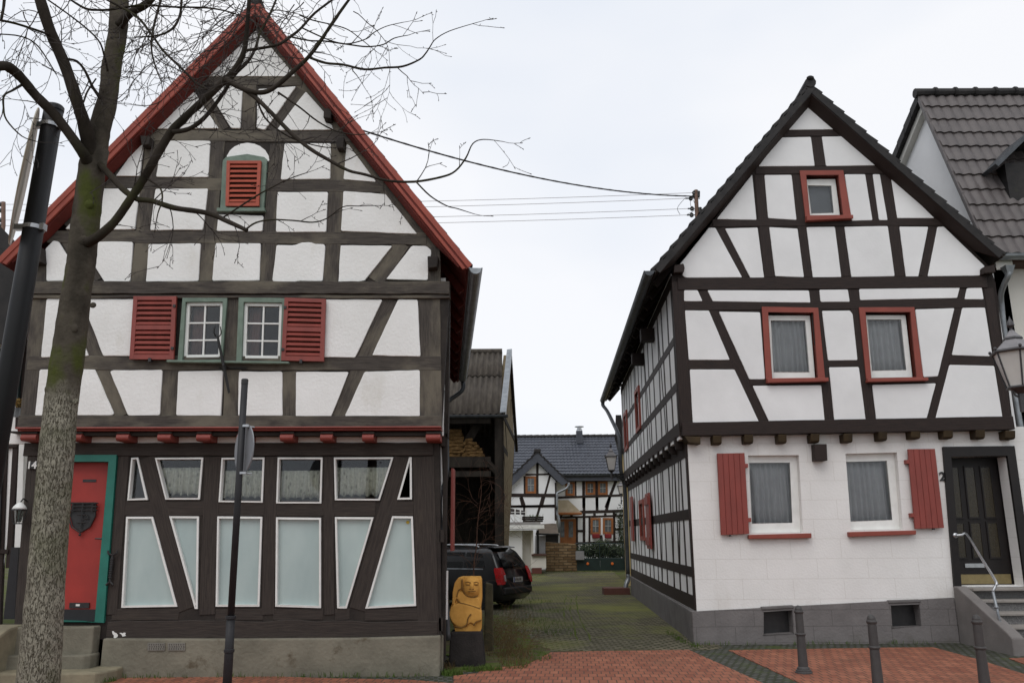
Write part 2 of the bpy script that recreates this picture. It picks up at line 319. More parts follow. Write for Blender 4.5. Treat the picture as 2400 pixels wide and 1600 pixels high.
# ------------------------------------------------------------------ builders for traced carpentry
def seg_pts(p, q, step):
    n = max(1, int((q - p).length / step)); return [p.lerp(q, i / n) for i in range(n)]
def hewn(poly, jit, step=.12, rnd_c=.02):
    """a traced outline with softly rounded corners and a hand-cut edge"""
    poly = [Vector(p) for p in poly]; n = len(poly); out = []
    for i in range(n):
        a, b, c = poly[i - 1], poly[i], poly[(i + 1) % n]
        d1 = (a - b); d2 = (c - b); r = min(rnd_c, d1.length * .4, d2.length * .4)
        out += [b + d1.normalized() * r, b + (d1.normalized() + d2.normalized()) * r * .28, b + d2.normalized() * r]
    res = []; m = len(out)
    for i in range(m): res += seg_pts(out[i], out[(i + 1) % m], step)
    return [p + Vector((U(-jit, jit), 0, U(-jit, jit))) for p in res]
class Facade:
    """a wall plane Y = D facing the viewer, with depth offsets counted outwards (towards -Y)"""
    def __init__(s, D): s.D = D
    def pts(s, spec, out=0.0): return [Vector((p.x, s.D - out, p.z)) for p in trY(spec, s.D)]
    def at(s, x, y, out=0.0): p = onY(x, y, s.D); return Vector((p.x, s.D - out, p.z))
    def panel(s, spec, mt, parent, out=.03, th=.05, jit=.003, rc=.02, bev=.010, name='plaster_panel'):
        mb = MB(); mb.prism(hewn(s.pts(spec, out), jit, rnd_c=rc), (0, th, 0)); return mb.build(name, mt, parent, bevel=bev)
    def slab(s, spec, mt, parent, out=0.0, th=.05, bev=0.0, name='board'):
        return MB().prism(s.pts(spec, out), (0, th, 0)).build(name, mt, parent, bevel=bev)
    def beam(s, x1, y1, x2, y2, w, mt, parent, out=.02, th=.06, name='timber_beam', jit=.0, w2=None):
        a, b = s.at(x1, y1, out), s.at(x2, y2, out); d = b - a; ln = d.length; d.normalize(); n = Vector((-d.z, 0, d.x))
        def mpp(x, y): return (s.at(x + 1, y) - s.at(x, y)).length
        w0, w1 = w * mpp(x1, y1) / 2, (w2 or w) * mpp(x2, y2) / 2
        k = max(2, int(ln / .22)); up, dn = [], []
        for i in range(k + 1):
            t = i / k; c = a.lerp(b, t); h = w0 + (w1 - w0) * t
            up.append(c + n * (h + U(-jit, jit))); dn.append(c - n * (h + U(-jit, jit)))
        mb = MB(); vs = []; uo, vo = U(0, 40), U(0, 40)
        for i in range(k + 1):
            for j, (q, vv) in enumerate(((up[i] + Vector((0, th, 0)), w0 + th), (up[i], w0), (dn[i], -w0), (dn[i] + Vector((0, th, 0)), -w0 - th))):
                mb.uv[len(vs)] = (uo + i / k * ln, vo + vv); vs.append(q)
        fs = []
        for i in range(k):
            for j in range(4):
                fs.append((i * 4 + j, i * 4 + (j + 1) % 4, i * 4 + 4 + (j + 1) % 4, i * 4 + 4 + j))
        fs += [(0, 3, 2, 1), (k * 4, k * 4 + 1, k * 4 + 2, k * 4 + 3)]
        mb.add(vs, fs)
        me = mb
        o = me.build(name, mt, parent, bevel=.006, seg=1)
        bm = bmesh.new(); bm.from_mesh(o.data); bmesh.ops.recalc_face_normals(bm, faces=bm.faces); bm.to_mesh(o.data); bm.free()
        return o
def quadmap(q):
    """q: four points TL, TR, BR, BL -> f(u, v, out) on that quad, out along its front normal"""
    a, b, c, d = [Vector(p) for p in q]; nn = (b - a).cross(d - a).normalized()
    if nn.y > 0: nn = -nn
    def f(u, v, o=0.0): return a.lerp(b, u).lerp(d.lerp(c, u), v) + nn * o
    return f
def qbox(mb, f, u0, v0, u1, v1, o0, o1):
    """a block on a quad between u0..u1, v0..v1 standing from o0 (back) to o1 (front)"""
    fr = [f(u0, v0, o1), f(u1, v0, o1), f(u1, v1, o1), f(u0, v1, o1)]; bk = [f(u0, v0, o0), f(u1, v0, o0), f(u1, v1, o0), f(u0, v1, o0)]
    mb.add(fr + bk, [(0, 3, 2, 1), (4, 5, 6, 7), (0, 1, 5, 4), (1, 2, 6, 5), (2, 3, 7, 6), (3, 0, 4, 7)]); return mb
def ring(mb, outer, inner, vec): mb.holed(outer, [inner], vec); return mb
def inset(poly, d):
    """shrink a convex planar polygon lying in a Y plane by d (list of per-edge widths allowed)"""
    n = len(poly); c = sum((Vector(p) for p in poly), Vector()) / n; ln = []
    for i in range(n):
        a, b = Vector(poly[i]), Vector(poly[(i + 1) % n]); t = (b - a).normalized(); m = Vector((-t.z, 0, t.x))
        if m.dot(c - a) < 0: m = -m
        k = d[i] if hasattr(d, '__len__') else d
        ln.append((a + m * k, t))
    out = []
    for i in range(n):
        p, t = ln[i - 1]; q, s = ln[i]; den = t.x * s.z - t.z * s.x
        k = ((q.x - p.x) * s.z - (q.z - p.z) * s.x) / den if abs(den) > 1e-6 else 0
        out.append(p + t * k)
    return out
def curtain(poly, depth, amp, wl, mt, parent, name='curtain', scallop=0.0, top=None):
    """pleated cloth hanging across the x-range of a polygon"""
    xs = [p.x for p in poly]; zs = [p.z for p in poly]; x0, x1 = min(xs), max(xs); z0, z1 = min(zs), top if top else max(zs)
    Y = poly[0].y + depth; n = max(12, int((x1 - x0) / wl * 8)); mb = MB(); vs = []; ph = U(0, 6)
    rows = 5
    for i in range(n + 1):
        x = x0 + (x1 - x0) * i / n; g = 2 * math.pi * x / wl + ph + .9 * math.sin(x * 9 + ph)
        for j in range(rows):
            t = j / (rows - 1); zb = z0 + scallop * abs(math.sin(math.pi * (x - x0) / .105))
            vs.append((x + .004 * math.sin(g * 1.3), Y + amp * math.sin(g) * (.6 + .4 * t), z1 + (zb - z1) * t))
    fs = [(i * rows + j, (i + 1) * rows + j, (i + 1) * rows + j + 1, i * rows + j + 1) for i in range(n) for j in range(rows - 1)]
    mb.add(vs, fs); o = mb.build(name, mt, parent, smooth=True)
    o.modifiers.new("cloth", 'SOLIDIFY').thickness = .002
    return o
def text_mesh(name, body, size, loc, mt, parent, depth=.004, bold=0.0, rot=(R(90), 0, 0)):
    c = bpy.data.curves.new(name + "_font", 'FONT'); c.body = body; c.size = size; c.extrude = depth; c.align_x = 'CENTER'; c.align_y = 'CENTER'; c.offset = bold
    t = bpy.data.objects.new(name + "_tmp", c); COL.objects.link(t); bpy.context.view_layer.update()
    me = bpy.data.meshes.new_from_object(t.evaluated_get(bpy.context.evaluated_depsgraph_get())); bpy.data.objects.remove(t); bpy.data.curves.remove(c)
    me.transform(Matrix.Translation(loc) @ Matrix.Rotation(rot[2], 4, 'Z') @ Matrix.Rotation(rot[0], 4, 'X'))
    me.name = name; me.materials.clear(); me.materials.append(mt)
    o = bpy.data.objects.new(name, me); COL.objects.link(o)
    if parent: adopt(o, parent)
    return o
def tile_sheet(mb, P0, P1, P2, P3, tw, th, amp, lip, sub=6):
    """pantiles: P0,P1 eave (left,right), P2,P3 ridge (right,left)"""
    P0, P1, P2, P3 = [Vector(p) for p in (P0, P1, P2, P3)]
    wd = (P1 - P0).length; sl = (P3 - P0).length; nc = max(1, round(wd / tw)); nr = max(1, round(sl / th)); nn = (P1 - P0).cross(P3 - P0).normalized()
    if nn.z < 0: nn = -nn
    NU = nc * sub; rows = []
    for r in range(nr):
        for e, h in ((0.0, lip), (1.0, 0.0)):
            row = []
            for i in range(NU + 1):
                u = i / NU; q = (u * nc) % 1.0
                wv = amp * (math.sin(2 * math.pi * q) * .6 + .4 * math.sin(math.pi * q) ** 6)
                v = (r + e) / nr
                row.append(P0.lerp(P1, u).lerp(P3.lerp(P2, u), v) + nn * (h + wv))
            rows.append(row)
    k = NU + 1; fs = [(a * k + i, a * k + i + 1, (a + 1) * k + i + 1, (a + 1) * k + i) for a in range(len(rows) - 1) for i in range(NU)]
    mb.add([p for r in rows for p in r], fs); return mb
def gutter(mb, a, b, r, n=10):
    """open half-round gutter from a to b, with a rolled front edge"""
    a, b = Vector(a), Vector(b); d = (b - a).normalized(); s = d.cross(Vector((0, 0, 1))).normalized(); vs = []; fs = []
    for p in (a, b):
        for rr in (r, r - .006):
            for i in range(n + 1): g = math.pi + math.pi * i / n; vs.append(p + s * math.cos(g) * rr + Vector((0, 0, 1)) * math.sin(g) * rr)
    k = n + 1
    for i in range(n):
        fs += [(i, i + 1, 2 * k + i + 1, 2 * k + i), (k + i + 1, k + i, 3 * k + i, 3 * k + i + 1)]
    for i in (0, n): fs.append((i, k + i, 3 * k + i, 2 * k + i))
    for o in (0, 2 * k):
        fs += [(o + i, o + i + 1, o + k + i + 1, o + k + i) for i in range(n)]
    mb.add(vs, fs)
    for sg in (-1, 1): mb.tube([a + s * r * sg, b + s * r * sg], .009, 6)
    mb.add([a + s * math.cos(math.pi + math.pi * i / n) * r + Vector((0, 0, 1)) * math.sin(math.pi + math.pi * i / n) * r for i in range(n + 1)], [tuple(range(n + 1))])
    return mb

# ================================================================== LEFT HOUSE
LH = thing('timber_house', 'crooked grey and white half-timbered house with red bargeboards and a red door', 'house', (-3.8, 11, 0))
FU, FG = Facade(10.76), Facade(11.0)       # upper storeys jetty over the ground floor
OW, OD = M['oldwood'], M['oldwood_dark']
LSIDE = Vector((-.081, .9967, 0))            # the side walls run back along this line
# core wall of the gable, opened for the windows
win_l = 'C 1720,1215 2060,1212 E 2040,175 1690,180'; win_r = 'C 2250,1215 D 250,1220 F 230,188 E 2230,185'
gable = 'O 590,40 1010,640 1031,680 1012,1000 48,1000 75,680 100,600'
attic_open = 'O 527,380 603,380 598,478 522,478'
MB().holed(FU.pts(gable), [FU.pts(win_l), FU.pts(win_r)], (0, .16, 0)).build('gable_wall', M['backwood'], LH)
# plaster fields
P = lambda s, **k: FU.panel(s, M['plaster'], LH, **k)
for s in ('E 375,260 880,260 1055,660 1040,680 330,683', 'E 1020,285 1040,268 1500,265 1475,680 1185,683', 'E 1645,275 2055,270 2035,688 1625,683',
          'W 561,871 662.5,871 663.5,975 558.7,975', 'F 372,290 380,283 845,283 852,292 695,690 370,693', 'F 1000,283 1508,265 1505,693 820,690',
          'C 437,1182 598,1182 E 825,135 385,150', 'C 755,1182 1500,1185 E 1500,140 955,137', 'D 400,1187 1165,1187 F 915,150 380,145',
          'D 1305,1187 1490,1190 F 1512,143 1068,133', 'C 425,725 495,648 545,655 780,1020 435,1020 437,860 425,790',
          'C 740,655 1228,660 1205,1022 968,1025', 'C 1370,680 1850,672 1828,1022 1348,1027', 'C 1985,670 D 48,672 38,1015 C 1955,1018',
          'D 190,690 350,690 430,665 500,662 560,680 635,683 640,710 615,1020 400,1020 300,1045 155,1022',
          'D 780,690 1255,695 1000,1015 860,1040 760,1050', 'D 1435,695 1570,700 1613,735 1610,785 1583,830 1580,1010 1195,1003',
          'C 605,543 945,170 1290,170 1245,548', 'C 1435,175 1918,172 1870,550 1385,553', 'C 2012,405 1995,560 D 62,565 72,420',
          'D 200,203 665,203 648,570 185,570', 'D 805,195 1030,210 1195,222 1485,590 785,560', 'A 1310,1300 1328,1310 C 1290,58 1070,58',
          'A 1490,1298 1938,1302 C 1920,68 1440,65', 'B 265,1325 693,1325 D 685,85 230,90', 'B 835,1335 855,1340 D 1108,110 808,88',
          'A 1435,1192 1790,850 2015,1190', 'A 1940,885 2000,800 2235,800 2212,1190 2130,1188', 'B 20,830 375,803 85,1203 10,1185',
          'B 460,850 650,1060 640,1135 700,1150 715,1200 190,1208', 'O 590,72 478,178 680,178'): P(s)
arch = [(570 + 50 * math.cos(t), 372 - 42 * math.sin(t)) for t in [math.pi * i / 10 for i in range(11)]]
MB().prism(hewn([FU.at(x * 2400 / 2352, y * 2400 / 2352, .026) for x, y in arch], .002, rnd_c=.01), (0, .05, 0)).build('plaster_panel', M['plaster'], LH, bevel=.008)
# timbers: posts and braces first, rails a little prouder
B_ = lambda *a, **k: FU.beam(*a, OW, LH, jit=.006, **k)
for a in ((360, 332, 325, 661, 37), (511, 332, 482, 660, 34), (651, 338, 625, 661, 35), (795, 338, 775, 665, 37), (585, 200, 583, 306, 32),
          (550, 700, 543, 976, 40), (401, 868, 395, 975, 39), (679, 870, 679, 976, 34), (95, 700, 65, 978, 36), (98, 600, 95, 664, 30), (1006, 700, 1010, 978, 52), (1017, 580, 1017, 662, 30)): B_(*a, out=.013)
for a in ((486, 237, 525, 305, 26), (706, 210, 635, 307, 29), (163, 560, 222, 662, 42), (943, 570, 880, 660, 38), (171, 701, 286, 976, 37), (916, 700, 793, 978, 36)): B_(*a, out=.010)
for a in ((596, 60, 150, 526, 30), (601, 60, 1014, 585, 30)): B_(*a, out=.009)
for a in ((65, 851, 1034, 851, 34), (112, 555, 1000, 560, 30), (250, 430, 900, 438, 30), (335, 318, 835, 322, 28), (474, 190, 710, 192, 23)): B_(*a, out=.017)
B_(45, 988, 1036, 988, 28, out=.035, th=.1)
B_(70, 677, 1054, 677, 30, out=.07, th=.14); B_(70, 697, 1055, 697, 8, out=.05, th=.12)
for s in ('B 645,1045 715,1050 710,1140 640,1130', 'B 750,1305 830,1305 822,1410 760,1400', 'D 1585,818 1685,818 1672,918 1590,930', 'A 1330,1290 1425,1300 1410,1375 1345,1380', 'C 335,730 432,735 440,875 330,880'):
    FU.slab(s, M['backwood'], LH, out=.16, th=.2, bev=.012, name='purlin_end')
# ---- attic louvre with its green frame
fr = FU.pts('O 514,372 522,364 570,357 609,364 616,370 608,484 508,484', .05); MB().prism(fr, (0, .06, 0)).build('attic_frame', M['green'], LH, bevel=.006)
def louvre(quad, out, name, sections, mt, tilt=.02):
    """a slatted shutter leaf on a facade quad"""
    q = [Vector((p.x, p.y - out, p.z)) for p in quad]; f = quadmap(q); mb = MB(); wd = (q[1] - q[0]).length; ht = (q[3] - q[0]).length
    su, sv = .095 if wd > .4 else .12, .06
    qbox(mb, f, 0, 0, su, 1, -.03, .012); qbox(mb, f, 1 - su, 0, 1, 1, -.03, .012)
    ys = [0] + [s for s in sections] + [1]
    ends = []
    for i, y in enumerate(ys):
        a, b = (0, sv) if i == 0 else ((1 - sv * 1.2, 1) if i == len(ys) - 1 else (y - sv * .55, y + sv * .55))
        qbox(mb, f, su, a, 1 - su, b, -.028, .010); ends.append((a, b))
    for (a0, a1), (b0, b1) in zip(ends, ends[1:]):
        n = max(3, round((b0 - a1) * ht / .072)); st = (b0 - a1) / n
        for k in range(n):
            v = a1 + st * (k + .05); vv = v + st * .62
            mb.add([f(su, v, -.024), f(1 - su, v, -.024), f(1 - su, vv, .012), f(su, vv, .012), f(su, v + .018, -.026), f(1 - su, v + .018, -.026), f(1 - su, vv + .02, .008), f(su, vv + .02, .008)],
                   [(0, 1, 2, 3), (7, 6, 5, 4), (3, 2, 6, 7), (0, 4, 5, 1), (0, 3, 7, 4), (1, 5, 6, 2)])
    o = mb.build(name, mt, LH); qb = MB(); qbox(qb, f, su, 0, 1 - su, 1, -.040, -.034).build('louvre_back', M['backwood'], o)
    bm = bmesh.new(); bm.from_mesh(o.data); bmesh.ops.recalc_face_normals(bm, faces=bm.faces); bm.to_mesh(o.data); bm.free()
    return o, f
louvre(FU.pts('O 526,376 604,376 599,479 523,479'), .085, 'attic_shutter', (), mat('orange_red_paint', (.40, .086, .052), (.32, .068, .042), 6, .6))
sl, fl = louvre(FU.pts('C 1255,1170 1645,1170 E 1620,178 1218,175'), .085, 'shutter', (.5,), M['redshut_and_shade'])
sr, fr_ = louvre(FU.pts('D 280,1183 655,1195 F 637,195 248,187'), .085, 'shutter', (.5,), M['redshut_and_shade'])
for o, f, uu in ((sl, fl, .97), (sr, fr_, .03)):
    for v in (.16, .83): qbox(MB(), f, uu - .03, v - .02, uu + .03, v + .02, .012, .03).build('hinge', M['black'], o)
    qbox(MB(), f, .44, .985, .5, 1.04, -.03, .03).build('shutter_stay', M['black'], o)
FU.slab('O 503,483 612,483 612,490 503,490', M['green'], LH, out=.09, th=.1, name='attic_sill')
# ---- two green-framed windows
for outer, sash in (('C 1690,1178 2100,1178 E 2052,188 1645,188', win_l), ('C 2205,1175 D 280,1180 F 240,190 E 2182,188', win_r)):
    op, sp = FU.pts(outer, .055), FU.pts(sash, .055)
    wf = MB().holed(op, [sp], (0, .09, 0)).build('window_frame', M['green'], LH, bevel=.005)
    s2 = FU.pts(sash, .015); ins = inset(s2, .045)
    MB().holed(s2, [ins], (0, .06, 0)).build('casement', M['white'], wf, bevel=.004)
    f = quadmap(ins); mb = MB(); qbox(mb, f, .475, 0, .525, 1, -.03, -.005)
    for v in (.333, .667): qbox(mb, f, 0, v - .014, 1, v + .014, -.028, -.008)
    qbox(mb, f, -.02, .95, 1.02, 1.0, -.03, .004)
    mb.build('glazing_bar', M['white'], wf)
    MB().prism([Vector((p.x, FU.D + .012, p.z)) for p in ins], (0, .004, 0)).build('pane', M['glass'], wf)
    cu = [Vector((p.x, FU.D, p.z)) for p in ins]
    curtain([cu[0], cu[0].lerp(cu[1], .36), cu[2], cu[3]][:1] + [cu[0].lerp(cu[1], .3), cu[3].lerp(cu[2], .3), cu[3]], .12, .015, .07, mat('brown_drape', (.22, .12, .10)) if 'brown_drape' not in bpy.data.materials else bpy.data.materials['brown_drape'], wf)
FU.slab('E 1560,183 F 320,200 320,218 E 1560,205', M['green'], LH, out=.11, th=.13, bev=.008, name='window_sill')
# black iron flag holder between the windows
mb = MB(); a, b = FU.at(540, 922, .05), FU.at(524, 800, .22)
mb.tube([a, a.lerp(b, .5), b], [.016, .022, .016]); c = FU.at(521, 778, .26)
for dx in (-.045, .045): mb.tube(smooth_path([tuple(b), tuple(b + Vector((dx, -.02, .05))), tuple(b + Vector((dx * .8, -.04, .14)))], 3), .008, 6)
mb.tube([FU.at(515, 864, .03), FU.at(580, 864, .03)], .010, 6); mb.tube([FU.at(538, 864, .03), FU.at(533, 860, .17)], .012, 6)
mb.build('flag_holder', M['black'], LH)
# ---- cornice and beam ends of the jetty
FU.slab('E 175,795 F 1708,785 1708,800 E 175,812', M['redshut_and_shade'], LH, out=.10, th=.22, bev=.012, name='cornice')  # shutter red darkens both cornice strips in place of their shadow
FU.slab('E 180,812 F 1706,801 1706,820 E 185,828', M['redshut_and_shade'], LH, out=.065, th=.22, bev=.010, name='cornice')
FG.slab('E 60,800 F 1620,800 1620,940 E 60,940', M['plaster'], LH, out=.02, th=.06, name='cornice_band')
FU.slab('E 60,822 F 1640,822 1640,832 E 60,832', M['backwood'], LH, out=.0, th=.3, name='jetty_soffit')
for x0, x1, o in ((215, 360, 'E'), (672, 775, 'E'), (1088, 1205, 'E'), (1465, 1590, 'E'), (1820, 1952, 'E'), (2190, 2310, 'E'), (232, 355, 'F'), (600, 715, 'F'), (983, 1092, 'F'), (1565, 1700, 'F')):
    cap = FU.pts(f'{o} {x0},832 {x1},832 {x1},852 {x0},852', .05); e = MB().prism(cap, (0, .3, 0)).build('beam_end', M['backwood'], LH, bevel=.006)
    q = FU.pts(f'{o} {x0},852 {x1 - 4},852 {x1 - 4},915 {x0},915', 0); r = (q[0].z - q[3].z) * .5; mb = MB()
    prof = [Vector((q[0].x, FU.D - .04, q[0].z))] + [Vector((q[0].x, FU.D - .02 - .045 * math.sin(t), q[0].z - r + r * math.cos(t))) for t in [math.pi * i / 8 for i in range(9)]] + [Vector((q[0].x, FU.D + .25, q[3].z)), Vector((q[0].x, FU.D + .25, q[0].z))]
    mb.prism(prof, (q[1].x - q[0].x, 0, 0)); mb.build('beam_nose', M['redshut_and_shade'], e)  # nose takes the same darker red as painted shade
# ---- ground floor
up_w = ['E 1212,1068 1275,1065 1365,1455 1175,1460', 'E 1428,1068 1872,1065 1840,1452 1525,1452', 'E 2040,1068 F 82,1065 65,1480 E 2012,1475',
        'F 203,1065 615,1065 603,1487 188,1487', 'F 718,1065 1265,1063 1138,1460 727,1458', 'F 1408,1063 1432,1063 1434,1450 1298,1453']
lo_w = ['G 1165,40 1410,40 1635,865 1120,875', 'G 1560,35 1832,37 1820,885 1795,885', 'G 2000,37 H 62,40 35,865 G 1985,865', 'H 187,45 600,50 600,878 180,865',
        'H 727,43 1083,45 835,882 748,880', 'H 1253,35 1442,37 1473,858 1005,883']
door_out = [(106, 1066), (277, 1066), (247, 1458), (58, 1450)]; door_in = [(123, 1082), (258, 1082), (226, 1456), (76, 1456)]
wall_o = FG.pts('W 70,1036 1030,1036 1034,1497 50,1497')
holes = [inset(FG.pts(s), .012) for s in up_w + lo_w] + [[FG.at(x, y) for x, y in door_in]]
MB().holed(wall_o, holes, (0, .2, 0)).build('ground_floor_wall', OD and M['backwood'], LH)
G_ = lambda *a, **k: FG.beam(*a, OD, LH, jit=.004, **k)
for a in ((84, 1040, 50, 1470, 34), (500, 1070, 486, 1440, 38), (637, 1070, 628, 1440, 30), (770, 1070, 772, 1440, 24), (992, 1070, 1004, 1490, 50), (291, 1066, 262, 1440, 26)): G_(*a, out=.012, th=.05)
for a in ((345, 1071, 438, 1428, 38), (943, 1071, 838, 1428, 38)): G_(*a, out=.009, th=.05)
G_(58, 1053, 1015, 1052, 30, out=.03, th=.06)
for x0, x1 in ((282, 366), (384, 484), (508, 620), (643, 760), (782, 880), (910, 970)): G_(x0, 1191, x1, 1191, 33, out=.008, th=.04)
for x0, x1 in ((262, 420), (505, 618), (640, 758), (785, 820), (855, 980)): G_(x0, 1440, x1, 1438, 26, out=.008, th=.04)
FG.beam(252, 1475, 1026, 1475, 40, M['oldwood_dark'], LH, out=.028, th=.08, jit=.018)
M['lace'] = mat('lace_net', (.80, .80, .68), (.62, .62, .52), 30, .95, 0)
over(M['lace'], (.34, .34, .28), 15, .34, .16, (1, 1, .6), .85, voronoi=True)
for i, s in enumerate(up_w):
    op = FG.pts(s, .024); wf = MB().holed(op, [inset(op, .023)], (0, .09, 0)).build('window_frame', M['white'], LH, bevel=.004)
    ip = inset(FG.pts(s), .020); MB().prism([p + Vector((0, .055, 0)) for p in ip], (0, .004, 0)).build('pane', M['glass'], wf)
    if i in (1, 2, 3, 4):
        zs = [p.z for p in ip]; z0, z1 = min(zs), max(zs); xs0 = ip
        q = [Vector((p.x, FG.D, p.z)) for p in ip]; top = z0 + (z1 - z0) * (.80 if i in (1, 4) else .74)
        curtain([Vector((min(p.x for p in q), FG.D, z1)), Vector((max(p.x for p in q), FG.D, z1)), Vector((0 * 1 + q[2].x, FG.D, z0 + .03)), Vector((q[3].x, FG.D, z0 + .03))], .11, .030, .085, M['lace'], wf, name='lace_curtain', scallop=.04, top=top)
for s in lo_w:
    op = FG.pts(s, .022); wf = MB().holed(op, [inset(op, .025)], (0, .085, 0)).build('panel_frame', M['white'], LH, bevel=.004)
    MB().prism([p + Vector((0, .035, 0)) for p in inset(FG.pts(s), .02)], (0, .02, 0)).build('frosted_pane', M['frost'], wf)
# small round sticker on the last pane
st = FG.at(955, 1223, -.03); MB().lathe(st, [(.022, -.002), (.022, .003)], 14, Matrix.Rotation(R(90), 3, 'X')).build('sticker', mat('yellow_sticker', (.5, .36, .05)), wf)
# ---- red door in a teal frame
df = MB().holed([FG.at(x, y, .045) for x, y in door_out], [[FG.at(x, y, .045) for x, y in door_in]], (0, .22, 0)).build('door_frame', M['teal'], LH, bevel=.006)
dq = [FG.at(x, y, -.10) for x, y in [(120, 1080), (261, 1080), (229, 1458), (72, 1458)]]
dr = MB().prism(dq, (0, .05, 0)).build('door', M['door_red'], LH)
f = quadmap(dq); qbox(MB(), f, .02, .925, .98, .995, 0, .012).build('kick_plate', M['postgrey'], dr)
qbox(MB(), f, .50, .885, .80, .918, 0, .02).build('letter_slot', M['black'], dr); qbox(MB(), f, .60, .893, .66, .905, .02, .023).build('slot_tab', M['white'], dr)
qbox(MB(), f, .50, .115, .72, .132, 0, .008).build('name_plate', M['black'], dr)
# shield-shaped grille
g0 = FG.at(186, 1213, -.06); mb = MB(); sh = [(-.14, .17), (.14, .17), (.145, .02), (.10, -.10), (0, -.165), (-.10, -.10), (-.145, .02)]
mb.prism([g0 + Vector((x * 1.15, .022, z * 1.1)) for x, z in sh], (0, .012, 0)); mb.build('shield_plate', M['black'], dr)
mb = MB(); out_ = [tuple(g0 + Vector((x * 1.2, 0, z * 1.15))) for x, z in sh]; mb.tube(out_ + [out_[0]], .010, 6)
for z in (.19, .145, .10): mb.tube([g0 + Vector((-.20, -.01, z)), g0 + Vector((.20, -.01, z))], .009, 6)
for x in (-.13, 0, .13): mb.tube([g0 + Vector((x, -.012, .20)), g0 + Vector((x, -.012, .08))], .009, 6)
for x0, z0, x1, z1 in ((-.06, .04, .06, .04), (0, .07, 0, -.14), (.06, .04, .09, -.01), (.09, -.01, .03, -.02), (-.06, -.06, .05, -.06)): mb.tube([g0 + Vector((x0, -.005, z0)), g0 + Vector((x1, -.005, z1))], .007, 6)
mb.sphere(g0 + Vector((0, 0, -.215)), .018, 8, 6); mb.build('door_grille', M['black'], dr)
mb = MB(); h = FG.at(236, 1262, -.06); mb.box(h + Vector((.012, -.002, -.03)), (.03, .016, .2)); mb.tube([h + Vector((.01, -.05, 0)), h + Vector((-.08, -.05, .004))], [.012, .008]); mb.tube([h + Vector((.01, 0, 0)), h + Vector((.01, -.05, 0))], .01); mb.build('door_handle', M['black'], dr)
# ---- iron anchor strap beside the door
mb = MB(); a = FG.at(268, 1300, .05)
mb.tube([a, a + Vector((0, 0, -.33))], .014, 8)
for k in range(9): mb.lathe(a + Vector((0, 0, -.05 - .028 * k)), [(.024, -.008), (.026, 0), (.024, .008)], 8)
for s_ in (-1, 1): mb.tube(smooth_path([tuple(a), tuple(a + Vector((.05 * s_, -.01, .02))), tuple(a + Vector((.06 * s_, -.01, .06)))], 3), .012, 6); mb.tube([a + Vector((0, 0, -.33)), a + Vector((.045 * s_, 0, -.37))], .012, 6)
mb.build('bell_pull', M['black'], LH)
# ---- number plate 14
q = FG.pts('E 272,1108 356,1108 352,1172 272,1172', .05); npl = MB().prism(q, (0, .02, 0)).build('number_plate', M['black'], LH, bevel=.008)
c = sum(q, Vector()) / 4; text_mesh('house_number', '14', .135, c + Vector((0, -.004, 0)), M['white'], npl, bold=.003)
# ---- plinth with its vent grilles
pl = FG.pts('W 250,1488 700,1493 1030,1487 1034,1584 250,1586', .10)
zb = 0.0; plv = [Vector((pl[0].x, pl[0].y, .47)), Vector((-3.6, pl[0].y, .455)), Vector((-2.0, pl[0].y, .455)), Vector((-.93, pl[0].y, .475)), Vector((-.93, pl[0].y, -.08)), Vector((pl[0].x, pl[0].y, -.08))]
plinth = MB().prism(plv, (0, .4, 0)).build('plinth', M['concrete'], LH, bevel=.02)
for x0 in (1392, 1575):
    q = FG.pts(f'G {x0},1188 {x0 + 155},1188 {x0 + 155},1256 {x0},1256', .116); f = quadmap(q); mb = MB(); hs = []
    for r_ in range(3):
        for c_ in range(7): u, v = .07 + c_ * .135 + (.03 if r_ % 2 else 0), .14 + r_ * .28; hs.append([f(u, v), f(u + .05, v), f(u + .05, v + .17), f(u, v + .17)])
    mb.holed(q, hs, (0, .012, 0)); vg = mb.build('vent_grille', mat('vent_steel', (.20, .19, .165)) if 'vent_steel' not in bpy.data.materials else bpy.data.materials['vent_steel'], plinth)
    MB().prism([p + Vector((0, .0125, 0)) for p in q], (0, .002, 0)).build('vent_dark_sheet', M['black'], vg)  # black sheet stands in for the shade behind the holes
# peeled pale patches on the sill beam
for s in ('G 1040,1088 1052,1086 1064,1100 1078,1104 1094,1122 1090,1140 1066,1152 1056,1146 1058,1128 1046,1112', 'G 1108,1104 1122,1102 1134,1108 1150,1100 1166,1104 1160,1120 1168,1130 1148,1134 1136,1136 1128,1118'): FG.slab(s, M['white'], LH, out=.034, th=.02, name='peeled_patch')
# ---- side walls, back and roof
cR, cL = Vector((-.95, 10.80, 0)), Vector((-6.60, 10.80, 0)); dep = 7.9
mb = MB()
mb.prism([Vector((-.965, 11.15, 0)), Vector((-.965, 11.15, 3.0)), Vector((-.965, 11.15, 3.0)) + LSIDE * dep, Vector((-.965, 11.15, 0)) + LSIDE * dep], (-.2, 0, 0))
mb.prism([Vector((-.92, 10.93, 3.0)), Vector((-.92, 10.93, 5.2)), Vector((-.92, 10.93, 5.2)) + LSIDE * dep, Vector((-.92, 10.93, 3.0)) + LSIDE * dep], (-.2, 0, 0))
mb.prism([Vector((-6.45, 11.2, 0)), Vector((-6.45, 11.2, 5.2)), Vector((-6.45, 11.2, 5.2)) + LSIDE * dep, Vector((-6.45, 11.2, 0)) + LSIDE * dep], (.2, 0, 0))
b0 = LSIDE * dep + Vector((0, 11, 0)); mb.prism([b0 + Vector((-6.5, -.1, 0)), b0 + Vector((-.95, -.1, 0)), b0 + Vector((-.95, -.1, 5.3)), b0 + Vector((-3.8, -.1, 9.2)), b0 + Vector((-6.5, -.1, 5.3))], (0, .15, 0))
